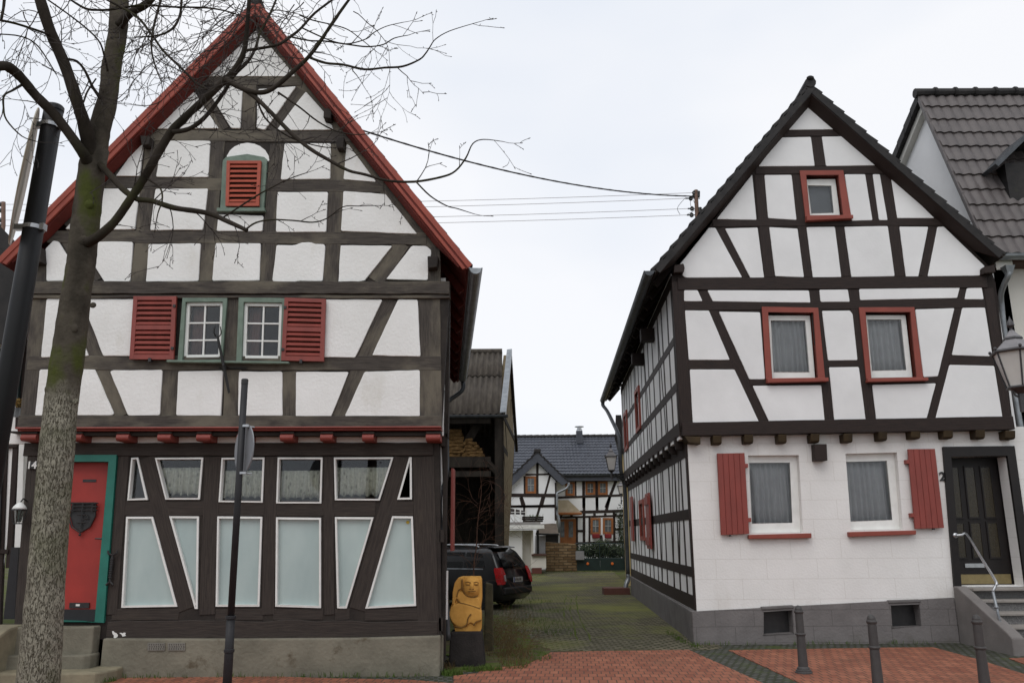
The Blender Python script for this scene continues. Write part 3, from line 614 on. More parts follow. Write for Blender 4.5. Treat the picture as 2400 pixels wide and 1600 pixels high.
MB().prism([Vector((-6.4, 11.0, 5.12)), Vector((-1.0, 11.0, 5.12)), Vector((-1.0, 11.0, 5.12)) + LSIDE * 7.6, Vector((-6.4, 11.0, 5.12)) + LSIDE * 7.6], (0, 0, .06)).build('attic_floor', M['backwood'], LH)
MB().prism([Vector((-6.3, 11.3, 3.0)), Vector((-1.1, 11.3, 3.0)), Vector((-1.1, 11.3, 3.0)) + LSIDE * 7.2, Vector((-6.3, 11.3, 3.0)) + LSIDE * 7.2], (0, 0, .06)).build('upper_floor', M['backwood'], LH)
MB().prism([Vector((-.90, 11.05, -.05)), Vector((-.90, 11.05, .47)), Vector((-.90, 11.05, .47)) + LSIDE * 7.8, Vector((-.90, 11.05, -.05)) + LSIDE * 7.8], (-.2, 0, 0)).build('side_plinth', M['concrete'], LH, bevel=.02)
mb.build('side_wall', M['plaster'], LH)
mb = MB()
for s_ in range(8):
    b = Vector((-.912, 11.2, 0)) + LSIDE * (s_ * 1.05); mb.box(b + Vector((0, 0, 1.6)), (.05, .2, 2.9)); mb.box(b + Vector((.012, 0, 4.1)), (.05, .2, 2.2))
for z in (.6, 1.7, 2.95, 3.25, 4.2, 5.1): mb.prism([Vector((-.905, 11.0, z - .08)), Vector((-.905, 11.0, z + .08)), Vector((-.905, 11.0, z + .08)) + LSIDE * dep, Vector((-.905, 11.0, z - .08)) + LSIDE * dep], (-.06, 0, 0))
mb.build('side_timber', M['backwood'], LH)
# red side shutters with white edge seen past the corner
mb = MB(); b = Vector((-.88, 11.5, 0)); mb.box(b + Vector((.05, 0, 2.05)), (.035, .34, 1.1)); mb.build('side_shutter', M['redshut_and_shade'], LH, bevel=.004)
[MB().box(Vector((x_, 11.26, (a + b) / 2)), (.03, .10, b - a)).build('side_panel', M['plaster'], LH) for x_, a, b in ((-.925, 1.87, 2.25), (-.92, 1.43, 1.70), (-.885, .64, 1.25))]
# roof slabs and red boards
YB = 10.55; AX = onY(600, 4, YB); ER = onY(1103, 624, YB); EL = onY(-4, 612, YB)
AX = Vector((AX.x, YB, AX.z)); ER = Vector((ER.x, YB, ER.z)); EL = Vector((EL.x, YB, EL.z)); dv = LSIDE * (dep + .55)
for E_, sgn in ((ER, 1), (EL, -1)):
    n = (AX - E_).cross(dv).normalized()
    if n.z < 0: n = -n
    mb = MB(); mb.prism([E_ - n * .02, AX - n * .02, AX - n * .02 + dv, E_ - n * .02 + dv], -n * .05); mb.build('roof_boarding', M['redsoffit'], LH)
    k = 18; mb = MB()
    for i in range(k):
        p, q = E_.lerp(AX, i / k), E_.lerp(AX, (i + 1.12) / k); o0, o1 = n * .038, n * .022
        mb.prism([p + o0, q + o1, q + o1 + dv, p + o0 + dv], -n * .035)
    mb.build('roof', M['slate'], LH)
    # bargeboard: bright outer board and the deeper red board tucked behind it
    dn = (E_ - AX).normalized(); side = -n
    mb = MB(); mb.prism([AX - n * .0, E_ - n * 0, E_ + side * .112 - dn * .03, AX + Vector((0, 0, -.18))], (0, .035, 0)); mb.build('bargeboard', M['red'], LH, bevel=.006)
    mb = MB(); mb.prism([AX + n * .03 + Vector((0, -.012, 0)), E_ + n * .03 + Vector((0, -.012, 0)), E_ + side * .045 + Vector((0, -.012, 0)), AX + Vector((0, -.012, -.07))], (0, .03, 0)); mb.build('verge_trim', M['red'], LH, bevel=.005)
    mb = MB(); a0, e0 = AX + side * .108 + Vector((0, .035, 0)), E_ + side * .108 - dn * .10 + Vector((0, .035, 0))
    a1 = Vector((AX.x, 10.72, AX.z)) + side * .15; e1 = Vector((E_.x, 10.72, E_.z)) + side * .15 - dn * .62
    a0 = Vector((AX.x, a0.y, AX.z - .172)); a1 = Vector((AX.x, a1.y, AX.z - .235))
    mb.prism([a0, e0, e1, a1], side * .03); mb.build('verge_soffit', M['redsoffit'], LH)
MB().tube([AX + Vector((0, -.02, .03)), AX + dv + Vector((0, 0, .03))], .085, 10).build('ridge', M['slate'], LH)
# rafters under the right eave
n = (AX - ER).cross(dv).normalized(); n = n if n.z > 0 else -n; dn = (ER - AX).normalized()
for i in range(10):
    p = ER - n * .075 + LSIDE * (.9 + i * .8); MB().prism([p + Vector((0, 0, 0)), p - dn * .6, p - dn * .6 - n * .1, p - n * .1], LSIDE * .09).build('rafter_foot', M['redsoffit'], LH)
# gutter, bend and downpipe
g0 = Vector((ER.x + .07, YB - .02, ER.z - .03)); g1 = g0 + LSIDE * 8.1; gt = gutter(MB(), g0, g1, .085).build('gutter', M['zinc'], LH)
e = g1 + Vector((0, -.1, -.07)); d0 = Vector((-1.28, 18.0, 4.55))
mb = MB(); p_n = Vector((-.80, 11.35, 0))
mb.tube(smooth_path([tuple(g0 + LSIDE * 8.0 + Vector((0, 0, -.08))), tuple(g0 + LSIDE * 8.0 + Vector((-.02, 0, -.28))), tuple(g0 + LSIDE * 8.0 + Vector((-.32, 0, -.52))), tuple(g0 + LSIDE * 8.0 + Vector((-.44, 0, -.72)))], 4), .05, 8); mb.build('gutter_bend', M['zincdark'], LH, smooth=True)
mb = MB(); pd = [onY(1044, 915, 11.6), onY(1046, 1000, 11.6), onY(1047, 1100, 11.6), onY(1042, 1135, 11.5), onY(1033, 1150, 11.45), onY(1030, 1200, 11.4), onY(1036, 1280, 11.4), onY(1047, 1430, 11.4), onY(1050, 1500, 11.4)]
mb.tube(smooth_path([tuple(p) for p in pd], 3), .036, 8); mb.build('downpipe', M['zincdark'], LH, smooth=True)
# ---- entrance steps
STP = tag(MB().prism([Vector((x, y, .14)) for x, y in ((-6.35, 11.0), (-6.35, 10.42), (-5.15, 10.42), (-5.02, 10.46), (-4.93, 10.56), (-4.88, 10.72), (-4.9, 11.0))], (0, 0, -.2)).build('entrance_step', M['stonestep'], None, bevel=.025), 'worn cement steps below the red door beside a rounded parapet', 'steps')
o = MB().prism([Vector((x, y, .30)) for x, y in ((-6.3, 11.0), (-6.3, 10.70), (-5.30, 10.70), (-5.24, 10.76), (-5.24, 11.0))], (0, 0, -.25)).build('upper_step', M['concrete'], STP, bevel=.02)
o = MB().prism([Vector((x, y, .62)) for x, y in ((-6.3, 11.0), (-6.3, 10.84), (-5.28, 10.84), (-5.26, 11.0))], (0, 0, -.4)).build('threshold', M['concrete'], STP, bevel=.02)
mb = MB(); pr = [(0, .64)] + [(-.12 - .42 * math.sin(t), .24 + .40 * math.cos(t)) for t in [math.pi / 2 * i / 8 for i in range(9)]] + [(-.54, -.05), (0, -.05)]
mb.prism([Vector((-6.98, 11.0 + y * 1.35, z)) for y, z in pr], (.74, 0, 0)); mb.build('parapet', M['stonestep'], STP, bevel=.03)
# ---- wall lantern by the door
WL = thing('wall_lantern', 'small black wall lantern with a pale hood beside the red door', 'wall lamp', FG.at(62, 1170, .2))
c = FG.at(62, 1196, .16); mb = MB()
for dx in (-1, 1):
    for dy in (-1, 1): mb.tube([c + Vector((.065 * dx, .065 * dy, -.0)), c + Vector((.04 * dx, .04 * dy, -.16))], .006, 6)
mb.lathe(c + Vector((0, 0, -.175)), [(.05, 0), (.05, .014)], 8); mb.lathe(c + Vector((0, 0, 0)), [(.095, 0), (.095, .012), (.08, .014)], 8)
mb.tube([c + Vector((0, .16, .12)), c + Vector((0, .05, .15)), c + Vector((0, 0, .10))], .009, 6); mb.build('lantern_frame', M['black'], WL)
MB().lathe(c + Vector((0, 0, .014)), [(.088, 0), (.075, .03), (.045, .065), (.02, .085), (.004, .09)], 12).build('hood', M['white'], WL, smooth=True)
MB().lathe(c + Vector((0, 0, -.15)), [(.042, 0), (.068, .15)], 4).build('lamp_glass', M['carglass'], WL)
# ================================================================== RIGHT HOUSE
RH = thing('timber_house', 'neat black and white half-timbered house with brick-red window frames and a dark door', 'house', (5.5, 13.6, 0))
D2 = 13.6; RU, RG = Facade(D2), Facade(D2 + .16)
RD = Vector((math.sin(R(2.8)), math.cos(R(2.8)), 0)); RN = Vector((-RD.y, RD.x, 0))       # alley wall direction and its outward normal
DW = M['darkwood']
ht = 'J 345,1222 640,1222 K 690,225 380,228'; hl = 'L 1760,518 2175,522 2222,1125 1798,1132'; hr = 'K 888,1105 1300,1105 M 1362,332 942,338'
wt = 'J 345,1265 610,1262 K 652,222 380,225'; wl = 'L 1760,555 2140,555 2187,1122 1800,1130'; wr = 'K 895,1140 1255,1140 M 1318,330 945,335'
gab = 'J 370,440 K 2040,690 2090,830 M 2255,800 N 968,20 L 880,200'
MB().holed(RU.pts(gab), [RU.pts(s) for s in (ht, hl, hr)], (0, .2, 0)).build('gable_wall', M['darkcore'], RH)
P = lambda s: RU.panel(s, M['plaster_b'], RH, out=.016, th=.04, jit=.0012, rc=.018, bev=.008)
for s in ('J 370,525 680,800 165,805', 'J 108,875 392,870 428,1137 -88,1140', 'J 493,868 750,862 1028,1130 533,1138', 'I 2205,38 2245,455 1880,447',
          'W 1791,411 J 215,1218 K 260,260 W 1800,512', 'J 702,1212 890,1212 K 958,262 765,267', 'J 960,1212 1025,1212 K 1097,262 1018,262', 'J 1125,1222 K 1527,243 1185,243',
          'I 1808,525 1868,528 2113,982 1600,985 1570,970 1535,870', 'I 1955,533 2255,525 2315,988 2190,988', 'K 10,325 270,338 328,785 65,775', 'K 352,325 612,322 672,785 412,793',
          'K 700,322 1098,315 1162,775 765,785', 'K 1205,320 1470,322 1378,780 1265,782', 'K 1555,322 1612,320 1990,685 1945,715 1945,770 1465,777',
          'L 992,315 1115,315 1162,417 992,417', 'L 1205,315 2138,318 2152,430 1255,418', 'K 470,900 732,897 750,1010 482,1012', 'K 835,893 1760,878 1735,975 845,995', 'K 1825,885 1960,878 1978,988 1803,988',
          'L 1000,500 1220,502 1412,955 1035,955', 'L 1310,512 1690,518 1735,1133 1592,1133', 'K 495,1092 750,1090 775,1120 820,1545 550,1548', 'K 1350,1080 1710,1068 M 1557,322 1425,328',
          'K 1783,1066 1990,1063 M 2060,140 1687,127', 'L 1045,1042 1455,1042 1690,1545 1085,1545 1072,1530', 'L 1620,1192 M 487,402 520,748 20,762', 'M 558,238 832,235 898,742 610,747',
          'M 955,400 1540,385 1452,718 995,738', 'M 1665,215 2075,225 2155,720 1535,715'): P(s)
b_ = lambda a, **k: RU.beam(*a, DW, RH, jit=.002, **k)
for a in ((1913, 322, 1923, 390, 26), (1780, 410, 1803, 650, 25), (1865, 410, 1894, 650, 22), (1967, 532, 1983, 648, 22), (2036, 410, 2052, 516, 17), (2075, 410, 2110, 648, 26), (1908, 680, 1944, 990, 24), (2000, 678, 2041, 990, 25),
          (1589, 660, 1610, 1000, 29), (2317, 675, 2361, 990, 22)): b_(a, out=.006)
for a in ((1688, 535, 1749, 650, 22), (2186, 532, 2163, 648, 21), (1646, 680, 1793, 994, 27), (2257, 675, 2181, 983, 21)): b_(a, out=.003)
for a in ((1603, 717, 2308, 711, 22), (1612, 855, 1718, 855, 22), (1938, 852, 2013, 852, 16), (2165, 890, 2196, 890, 15), (1757, 896, 1800, 896, 15), (2225, 844, 2329, 846, 23), (1670, 523, 2215, 520, 18), (1770, 400, 2075, 398, 19), (1830, 313, 1985, 311, 17)): b_(a, out=.010)
b_((1588, 666, 2312, 661, 29), out=.022)
b_((1598, 1006, 2373, 991, 31), out=.05, th=.2)
for s in ('L 890,108 975,90 985,130 978,170 885,175', 'K 1945,712 2040,690 2050,760 1950,770'): RU.slab(s, M['darkwood'], RH, out=.14, th=.2, bev=.012, name='purlin_end')
# windows in the upper storeys: red surround, white frame, pane and curtain
def win_red(outer, hole, white, glass_, sill, cur):
    RW = Facade(D2 + .075)
    o = MB().holed(RU.pts(outer, .03), [RU.pts(hole, .03)], (0, .17, 0)).build('window_surround', M['redtrim'], RH, bevel=.006)
    ws = inset(RW.pts(white), -.02); MB().holed(ws, [RW.pts(glass_)], (0, .05, 0)).build('window_frame', M['white'], o, bevel=.006)
    gl = RW.pts(glass_, -.02); MB().prism(inset(gl, -.01), (0, .004, 0)).build('pane', M['glass'], o)
    RU.slab(sill, M['redtrim'], RH, out=.11, th=.15, bev=.008, name='window_sill')
    if cur: curtain(RW.pts(glass_), .13, .036, .10, M['curtain'], o)
    else: MB().prism([p + Vector((0, .12, 0)) for p in inset(gl, -.02)], (0, .01, 0)).build('blind', mat('grey_blind', (.20, .21, .225)), o)
win_red('J 287,1180 687,1178 K 762,240 340,240', ht, wt, 'J 365,1312 580,1315 K 608,195 398,197', 'K 338,235 762,230 762,262 340,283', False)
win_red('L 1703,468 2220,478 2285,1135 1742,1135', hl, wl, 'L 1790,590 2105,592 2145,1065 1815,1065', 'L 1742,1132 2300,1125 2300,1160 1742,1172', True)
win_red('K 830,1062 1338,1060 M 1422,345 898,350', hr, wr, 'K 910,1170 1222,1170 M 1275,265 955,268', 'M 895,352 1445,340 1447,368 895,382', True)
# ---- ground floor of painted blocks
g_l = 'N 1580,262 2047,258 2085,968 1612,972'; g_r = 'M 712,1030 1185,1018 Q 1240,155 765,162'
fr_l = 'N 1590,290 2010,288 2052,968 1612,972'; fr_r = 'M 722,1062 1152,1052 Q 1212,155 765,162'
gl_l = 'N 1605,325 1982,322 2010,882 1632,885'; gl_r = 'M 730,1100 1115,1090 Q 1172,72 780,82'
dr_o = [(2207, 1047), (2374, 1045), (2424, 1400), (2237, 1400)]; dr_i = [(2226, 1070), (2357, 1068), (2404, 1400), (2253, 1400)]
zt = 3.42; x0, x1 = 2.93, 8.62; DG = RG.D
pl_l, pl_r = .50, .68
wo = [Vector((x0, DG, zt)), Vector((x1, DG, zt)), Vector((x1, DG, .70)), Vector((x0, DG, .44))]
dqo = [RG.at(x, y) for x, y in dr_i]; dqo = [Vector((p.x, p.y, max(p.z, .86))) for p in dqo]
BW = MB().holed(wo, [RG.pts(g_l), RG.pts(g_r), dqo], (0, .25, 0)).build('ground_floor_wall', M['blockwall'], RH)
for go, fo, go2, sill in ((g_l, fr_l, gl_l, 'N 1575,990 2145,975 2145,1020 1575,1028'), (g_r, fr_r, gl_r, 'Q 725,180 1335,165 1335,203 730,225')):
    wf = MB().holed(RG.pts(go, -.10), [RG.pts(go2, -.10)], (0, .07, 0)).build('window_frame', M['white'], RH, bevel=.006)
    gi = RG.pts(go2, -.11); MB().holed(inset(gi, -.045), [gi], (0, .03, 0)) .build('casement', M['white'], wf)
    MB().prism(inset([p + Vector((0, .02, 0)) for p in gi], -.01), (0, .004, 0)).build('pane', M['glass'], wf)
    curtain(RG.pts(go2), .24, .036, .10, M['curtain'], wf)
    q = RG.pts(sill); zt_ = q[0].z; si = MB().prism([Vector((p.x, DG - .10, p.z)) for p in q], (0, .24, 0)).build('window_sill', M['redtrim'], RH, bevel=.008)
# shutters of vertical boards
def board_shutter(spec, out, flip):
    q = RG.pts(spec, out); f = quadmap(q); s_ = MB(); n = 5
    for i in range(n): qbox(s_, f, i / n + .006, 0, (i + 1) / n - .006, 1, 0, .035)
    qbox(s_, f, 0, .0, 1, 1, -.004, .024); o = s_.build('shutter', M['redshut_and_shade'], RH, bevel=.004, seg=1)
    u = 1.03 if not flip else -.03
    for v in (.16, .83): qbox(MB(), f, u - .07, v - .025, u + .07, v + .025, -.06, .03).build('hinge', M['redshut_and_shade'], o, bevel=.003)
    qbox(MB(), f, .3 if not flip else .62, .99, .36 if not flip else .68, 1.02, -.02, .03).build('shutter_stay', M['black'], o)
    return o
board_shutter('N 1285,248 1537,243 1580,982 1322,993', .05, False); board_shutter('M 1262,993 1510,990 Q 1593,143 1328,152', .06, True)
q = RG.pts('M 395,950 508,950 515,1100 402,1102', .16); o = MB().prism(q, (0, .16, 0)).build('bat_box', M['darkwood'], RH, bevel=.008); o.name = 'wall_box'
c = RG.at(2208, 1117, .012); text_mesh('house_number', '2', .20, c, M['black'], RH, bold=.006)
# plinth, proud of the wall, with two cellar openings
def pz(x): return pl_l + (pl_r - pl_l) * (x - 2.88) / 4.1
v1 = [RG.at(x, y) for x, y in ((1787, 1432), (1853, 1428), (1857, 1482), (1787, 1486))]; v2 = RG.pts('Q 1110,850 1370,840 1400,1045 1125,1055')
DP = DG - .06; po = [Vector((2.84, DP, pz(2.84))), Vector((7.05, DP, pz(7.05))), Vector((7.05, DP, -.1)), Vector((2.84, DP, -.1))]
PL = MB().holed(po, [[Vector((p.x, DP, p.z)) for p in v] for v in (v1, v2)], (0, .22, 0)).build('plinth', M['plinthgrey'], RH, bevel=.012)
for v in (v1, v2):
    MB().prism([Vector((p.x, DP + .2, p.z)) for p in inset(v, -.02)], (0, .02, 0)).build('cellar_dark_sheet', M['black'], PL)  # black sheet paints the darkness at the back of each opening
    a, b = v[0], v[1]; MB().prism([Vector((a.x - .03, DP - .02, a.z + .03)), Vector((b.x + .03, DP - .02, b.z + .03)), Vector((b.x + .03, DP - .02, b.z + .075)), Vector((a.x - .03, DP - .02, a.z + .075))], (0, .1, 0)).build('cellar_lintel', M['plinthside'], PL, bevel=.012)
# beam ends under the jetty
for o, l in (('N', ((1253, 1333, 160), (1540, 1622, 153), (1850, 1928, 150), (2150, 2228, 144))), ('M', ((385, 462, 928), (685, 768, 926), (1005, 1085, 910), (1300, 1388, 893), (1600, 1688, 890), (1895, 1980, 893), (2165, 2258, 898)))):
    for a, b, y in l:
        q = RU.pts(f'{o} {a},{y - 78} {b},{y - 78} {b - 8},{y} {a + 6},{y}'); mb = MB(); z1, z0 = q[0].z, q[2].z
        mb.prism([Vector((q[0].x, D2 - .05, z1)), Vector((q[0].x, D2 - .02, z0 + .02)), Vector((q[0].x, D2 + .03, z0)), Vector((q[0].x, D2 + .2, z0)), Vector((q[0].x, D2 + .2, z1))], (q[1].x - q[0].x, 0, 0))
        mb.build('beam_end', mat('mossy_beam_end', (.055, .036, .016), (.03, .02, .010)) if 'mossy_beam_end' not in bpy.data.materials else bpy.data.materials['mossy_beam_end'], RH, bevel=.01)
q = RU.pts('N 985,85 1140,90 1140,162 1030,150'); MB().prism([Vector((p.x, D2 - .05, p.z)) for p in q], (0, .35, 0)).build('corner_beam_end', bpy.data.materials['mossy_beam_end'], RH, bevel=.015)
MB().box(Vector((5.6, D2 + .12, 3.40)), (5.4, .26, .03)).build('jetty_soffit', M['plaster_b'], RH)
# ---- dark entrance door
df = MB().holed([Vector((p.x, DG - .05, max(p.z, .84))) for p in [RG.at(x, y) for x, y in dr_o]], [[Vector((p.x, DG - .05, p.z - (.05 if p.z < .9 else 0))) for p in dqo]], (0, .42, 0)).build('door_frame', M['doorwood'], RH, bevel=.015)
dq = [p + Vector((0, .30, 0)) for p in dqo]; dq = [dq[0] + Vector((-.1, 0, .1)), dq[1] + Vector((.1, 0, .1)), dq[2] + Vector((.1, 0, 0)), dq[3] + Vector((-.1, 0, 0))]
dl = MB().prism(dq, (0, .05, 0)).build('door', M['doorwood'], RH); f = quadmap(dq)
for i in range(3):
    for v0, v1_ in ((.12, .50), (.545, .80)):
        u0 = .20 + i * .235; qbox(MB(), f, u0, v0, u0 + .13, v1_, 0, .008).build('door_pane', M['amberglass'], dl)
        mb = MB(); q = [f(u0 - .02, v0 - .012, .018), f(u0 + .15, v0 - .012, .018), f(u0 + .15, v1_ + .012, .018), f(u0 - .02, v1_ + .012, .018)]; mb.holed(q, [[f(u0, v0, .018), f(u0 + .13, v0, .018), f(u0 + .13, v1_, .018), f(u0, v1_, .018)]], (0, .016, 0)); mb.build('pane_bead', M['doorwood'], dl)
qbox(MB(), f, .15, .925, .90, .995, 0, .012).build('kick_plate', M['brass'], dl); qbox(MB(), f, .30, .845, .56, .875, 0, .018).build('letter_slot', M['steel'], dl); qbox(MB(), f, .12, .555, .135, .58, 0, .05).build('keyhole_plate', M['steel'], dl)
# ---- alley side wall
c0 = Vector((2.80, D2 + .05, 0)); c1 = Vector((2.915, DG + .02, 0)); SL = 11.3
def sp(s, z, o=0.0, lower=True): p = (c1 if lower else c0) + RD * s + RN * o; return Vector((p.x, p.y, z))
mb = MB(); mb.prism([sp(.04, .3, .003), sp(SL, .3, .003), sp(SL, 3.2, .003), sp(.04, 3.2, .003)], -RN * .2); mb.prism([sp(.12, 3.25, .003, False), sp(SL, 3.25, .003, False), sp(SL, 6.15, .003, False), sp(.12, 6.15, .003, False)], -RN * .2)
SW = mb.build('side_wall', M['plaster_b'], RH)
def sbeam(s0, z0, s1, z1, w_, o, lower, th=.05):
    a, b = sp(s0, z0, o, lower), sp(s1, z1, o, lower); d = (b - a).normalized(); n = d.cross(RN).normalized() * w_ / 2
    return MB().prism([a + n, b + n, b - n, a - n], -RN * th).build('timber_beam', M['darkwood'], RH)
def on_side(x, y, lower=True): p = onP(x, y, (c1 if lower else c0), RN); return (p - (c1 if lower else c0)).dot(RD), p.z
rails_l = [(1000 * 0 + 1.98, .14), (1.08, .13), (.60, .18)]
for z, w_ in ((3.08, .24), (2.02, .17), (1.10, .16), (.62, .22)): sbeam(.0, z, SL, z, w_, .012, True)
for z, w_ in ((3.42, .22), (4.15, .15), (4.95, .14), (6.0, .2)): sbeam(.06, z, SL, z, w_, .012, False)
random.seed(5)
s_ = .08; k = 0
while s_ < SL:
    sbeam(s_, .62, s_ + U(-.03, .03), 3.05, .15, .008, True); sbeam(s_ + U(-.1, .1), 3.45, s_ + U(-.1, .1), 6.0, .14, .008, False)
    if k in (1, 2, 4, 7): sbeam(s_ + .25, 3.0, s_ + .85, .66, .13, .004, True)
    if k in (2, 5, 8): sbeam(s_ + .7, 5.9, s_ + .2, 3.5, .13, .004, False)
    s_ += (.62, .80, .75, .95, .85)[k % 5]; k += 1
for i in range(15):
    p = sp(.35 + i * .8, 3.26, -.02); MB().prism([p + RN * .17 + RD * .07, p + RN * .15 + RD * .07 + Vector((0, 0, -.14)), p - RN * .05 + RD * .07 + Vector((0, 0, -.17)), p - RN * .05 + RD * .07 + Vector((0, 0, .06)), p + RN * .17 + RD * .07 + Vector((0, 0, .06))], -RD * .14).build('beam_end', M['darkcore'], RH)
mb = MB(); mb.prism([sp(0, -.1, .05), sp(SL - .2, -.1, .05), sp(SL - .2, .52, .05), sp(0, .49, .05)], -RN * .25); mb.build('side_plinth', M['plinthside'], RH, bevel=.02)
# windows and red shutters on the alley side
def sbox(name, mt, s0, z0, s1, z1, o0, o1, lower):
    return MB().prism([sp(s0, z0, o1, lower), sp(s1, z0, o1, lower), sp(s1, z1, o1, lower), sp(s0, z1, o1, lower)], -RN * (o1 - o0)).build(name, mt, RH, bevel=.006)
def side_window(sc_, zc, w_, h_, lower):
    fr = MB(); q = [sp(sc_ - w_ / 2, zc + h_ / 2, .05, lower), sp(sc_ + w_ / 2, zc + h_ / 2, .05, lower), sp(sc_ + w_ / 2, zc - h_ / 2, .05, lower), sp(sc_ - w_ / 2, zc - h_ / 2, .05, lower)]
    k = .1; i = [sp(sc_ - w_ / 2 + k, zc + h_ / 2 - k, .05, lower), sp(sc_ + w_ / 2 - k, zc + h_ / 2 - k, .05, lower), sp(sc_ + w_ / 2 - k, zc - h_ / 2 + k, .05, lower), sp(sc_ - w_ / 2 + k, zc - h_ / 2 + k, .05, lower)]
    fr.holed(q, [i], -RN * .06); o = fr.build('window_surround', M['redtrim'], RH); MB().prism([p - RN * .04 for p in i], -RN * .01).build('pane', M['carglass'], o); return o
for x, y, lo_, h_ in ((1507, 1218, True, 1.0), (1469, 1010, False, 1.1), (1497, 960, False, 1.05)):
    s0, z0 = on_side(x, y, lo_); side_window(s0, z0, 1.0, h_, lo_)
s0, z0 = on_side(1528, 1220, True)
o = sbox('shutter', M['redshut_and_shade'], s0 - .38, z0 - .62, s0 + .38, z0 + .62, .06, .10, True)
for dz in (-.45, .45):
    mb = MB(); mb.prism([sp(s0 - .38, z0 + dz - .09, .13), sp(s0 + .38, z0 + dz - .09, .13), sp(s0 + .38, z0 + dz + .09, .13), sp(s0 - .38, z0 + dz + .09, .13)], -RN * .03); mb.build('shutter_batten', M['redshut_and_shade'], o)
s0, z0 = on_side(1488, 1215, True); sbox('shutter', M['redshut_and_shade'], s0 - .3, z0 - .6, s0 + .3, z0 + .6, .06, .10, True)
for x, y in ((1533, 786), (1509, 842)):
    s0, z0 = on_side(x, y, False); sbox('beam_head', M['darkcore'], s0 - .12, z0 - .13, s0 + .12, z0 + .13, 0, .28, False)
# back and far side
e0, e1 = sp(SL, 0, -.1), Vector((8.6, D2 + .2, 0)) + RD * SL; MB().prism([e0 + Vector((0, 0, .1)), e1, e1 + Vector((0, 0, 6.2)), Vector((5.6 + RD.x * SL, e0.y, 9.4)), e0 + Vector((0, 0, 6.2))], (0, .2, 0)).build('back_wall', M['plaster_b'], RH)
f0 = Vector((8.5, D2 + .2, 0)); MB().prism([f0, f0 + RD * SL, f0 + RD * SL + Vector((0, 0, 6.2)), f0 + Vector((0, 0, 6.2))], (-.2, 0, 0)).build('far_side_wall', M['plaster_b'], RH)
# ---- roof with stepped verge tiles
YV = D2 - .22; AR = onY(1899, 198, YV); EL = onY(1530, 634, YV); ERr = onY(2356, 598, YV)
RL = 13.9; dv = RD * RL
for E_, nm in ((EL, 'l'), (ERr, 'r')):
    n = (AR - E_).cross(dv).normalized(); n = n if n.z > 0 else -n; k = 17; mb = MB(); ln = AR - E_
    for i in range(k):
        p, q = E_ + ln * (i / k), E_ + ln * min(1.0, (i + 1.0) / k); o0, o1 = n * .048, n * .014
        mb.prism([p + o0, q + o1, q + o1 + dv, p + o0 + dv], -n * .05)
    mb.build('roof', M['slate'], RH)
    mb = MB(); dn = (E_ - AR).normalized(); b0, b1 = AR - n * .02, E_ - n * .02 - dn * .04
    mb.prism([b0 + Vector((0, -.015, 0)), b1 + Vector((0, -.015, 0)), b1 - n * .10 + Vector((0, -.015, 0)), b0 - n * .10 + Vector((0, -.015, 0))], (0, .03, 0)); mb.build('bargeboard', M['slate'], RH, bevel=.004)
    a0, e0, e1, a1 = b0 - n * .10, b1 - n * .10, b1 - n * .17 - dn * .35, b0 - n * .17
    a1 = Vector((AR.x, D2 - .005, AR.z - .36)); e1 = Vector((e1.x, D2 - .005, e1.z)); a0 = Vector((AR.x, a0.y, AR.z - .20))
    MB().prism([a0, e0, e1, a1], n * .03).build('verge_soffit', M['darkwood'], RH)
    mb = MB(); mb.prism([E_ - n * .02, AR - n * .02, AR - n * .02 + dv, E_ - n * .02 + dv], -n * .04); mb.build('roof_boarding', M['backwood'], RH)
mb = MB(); mb.tube([AR + Vector((0, -.03, .03)), AR + dv + Vector((0, 0, .03))], .10, 10); mb.sphere(AR + Vector((0, -.03, .11)), .07, 10, 6, (1, .7, .6)); mb.build('ridge', M['slate'], RH)
# rafter feet along the alley
n = (AR - EL).cross(dv).normalized(); n = n if n.z > 0 else -n; dn = (EL - AR).normalized()
for i in range(17): p = EL - n * .08 + RD * (.5 + i * .8); MB().prism([p, p - dn * .55, p - dn * .55 - n * .11, p - n * .11], RD * .1).build('rafter_foot', M['darkcore'], RH)
# gutter, swan neck and downpipe at the alley end
ga = EL + Vector((-.07, -.05, -.02)); gb = ga + RD * RL; gutter(MB(), ga, gb, .085).build('gutter', M['zincdark'], RH)
dp = [onP(1412, 950, sp(SL + .6, 0, .55), RN), onP(1415, 968, sp(SL + .6, 0, .5), RN)]
ge = gb - RD * .12; u0 = SL + .10
pts = [ge + Vector((0, 0, -.06)), ge + Vector((0, 0, -.18)), ge + Vector((.10, -.25, -.40)), sp(SL + 1.2, 5.25, .22, False), sp(SL + .35, 4.75, .12, False), sp(u0, 4.45, .09, False), sp(u0, 3.6, .09, False), sp(u0, 3.1, .09), sp(u0, 1.6, .09), sp(u0, .55, .09)]
MB().tube(smooth_path([tuple(p) for p in pts], 4), .060, 8).build('downpipe', M['zincdark'], RH, smooth=True)
pts = [sp(u0, .56, .09), sp(u0, .42, .09), sp(u0 - .05, .26, .16), sp(u0 - .08, .06, .20)]; MB().tube(smooth_path([tuple(p) for p in pts], 4), .066, 8).build('pipe_shoe', M['zinc'], RH, smooth=True)
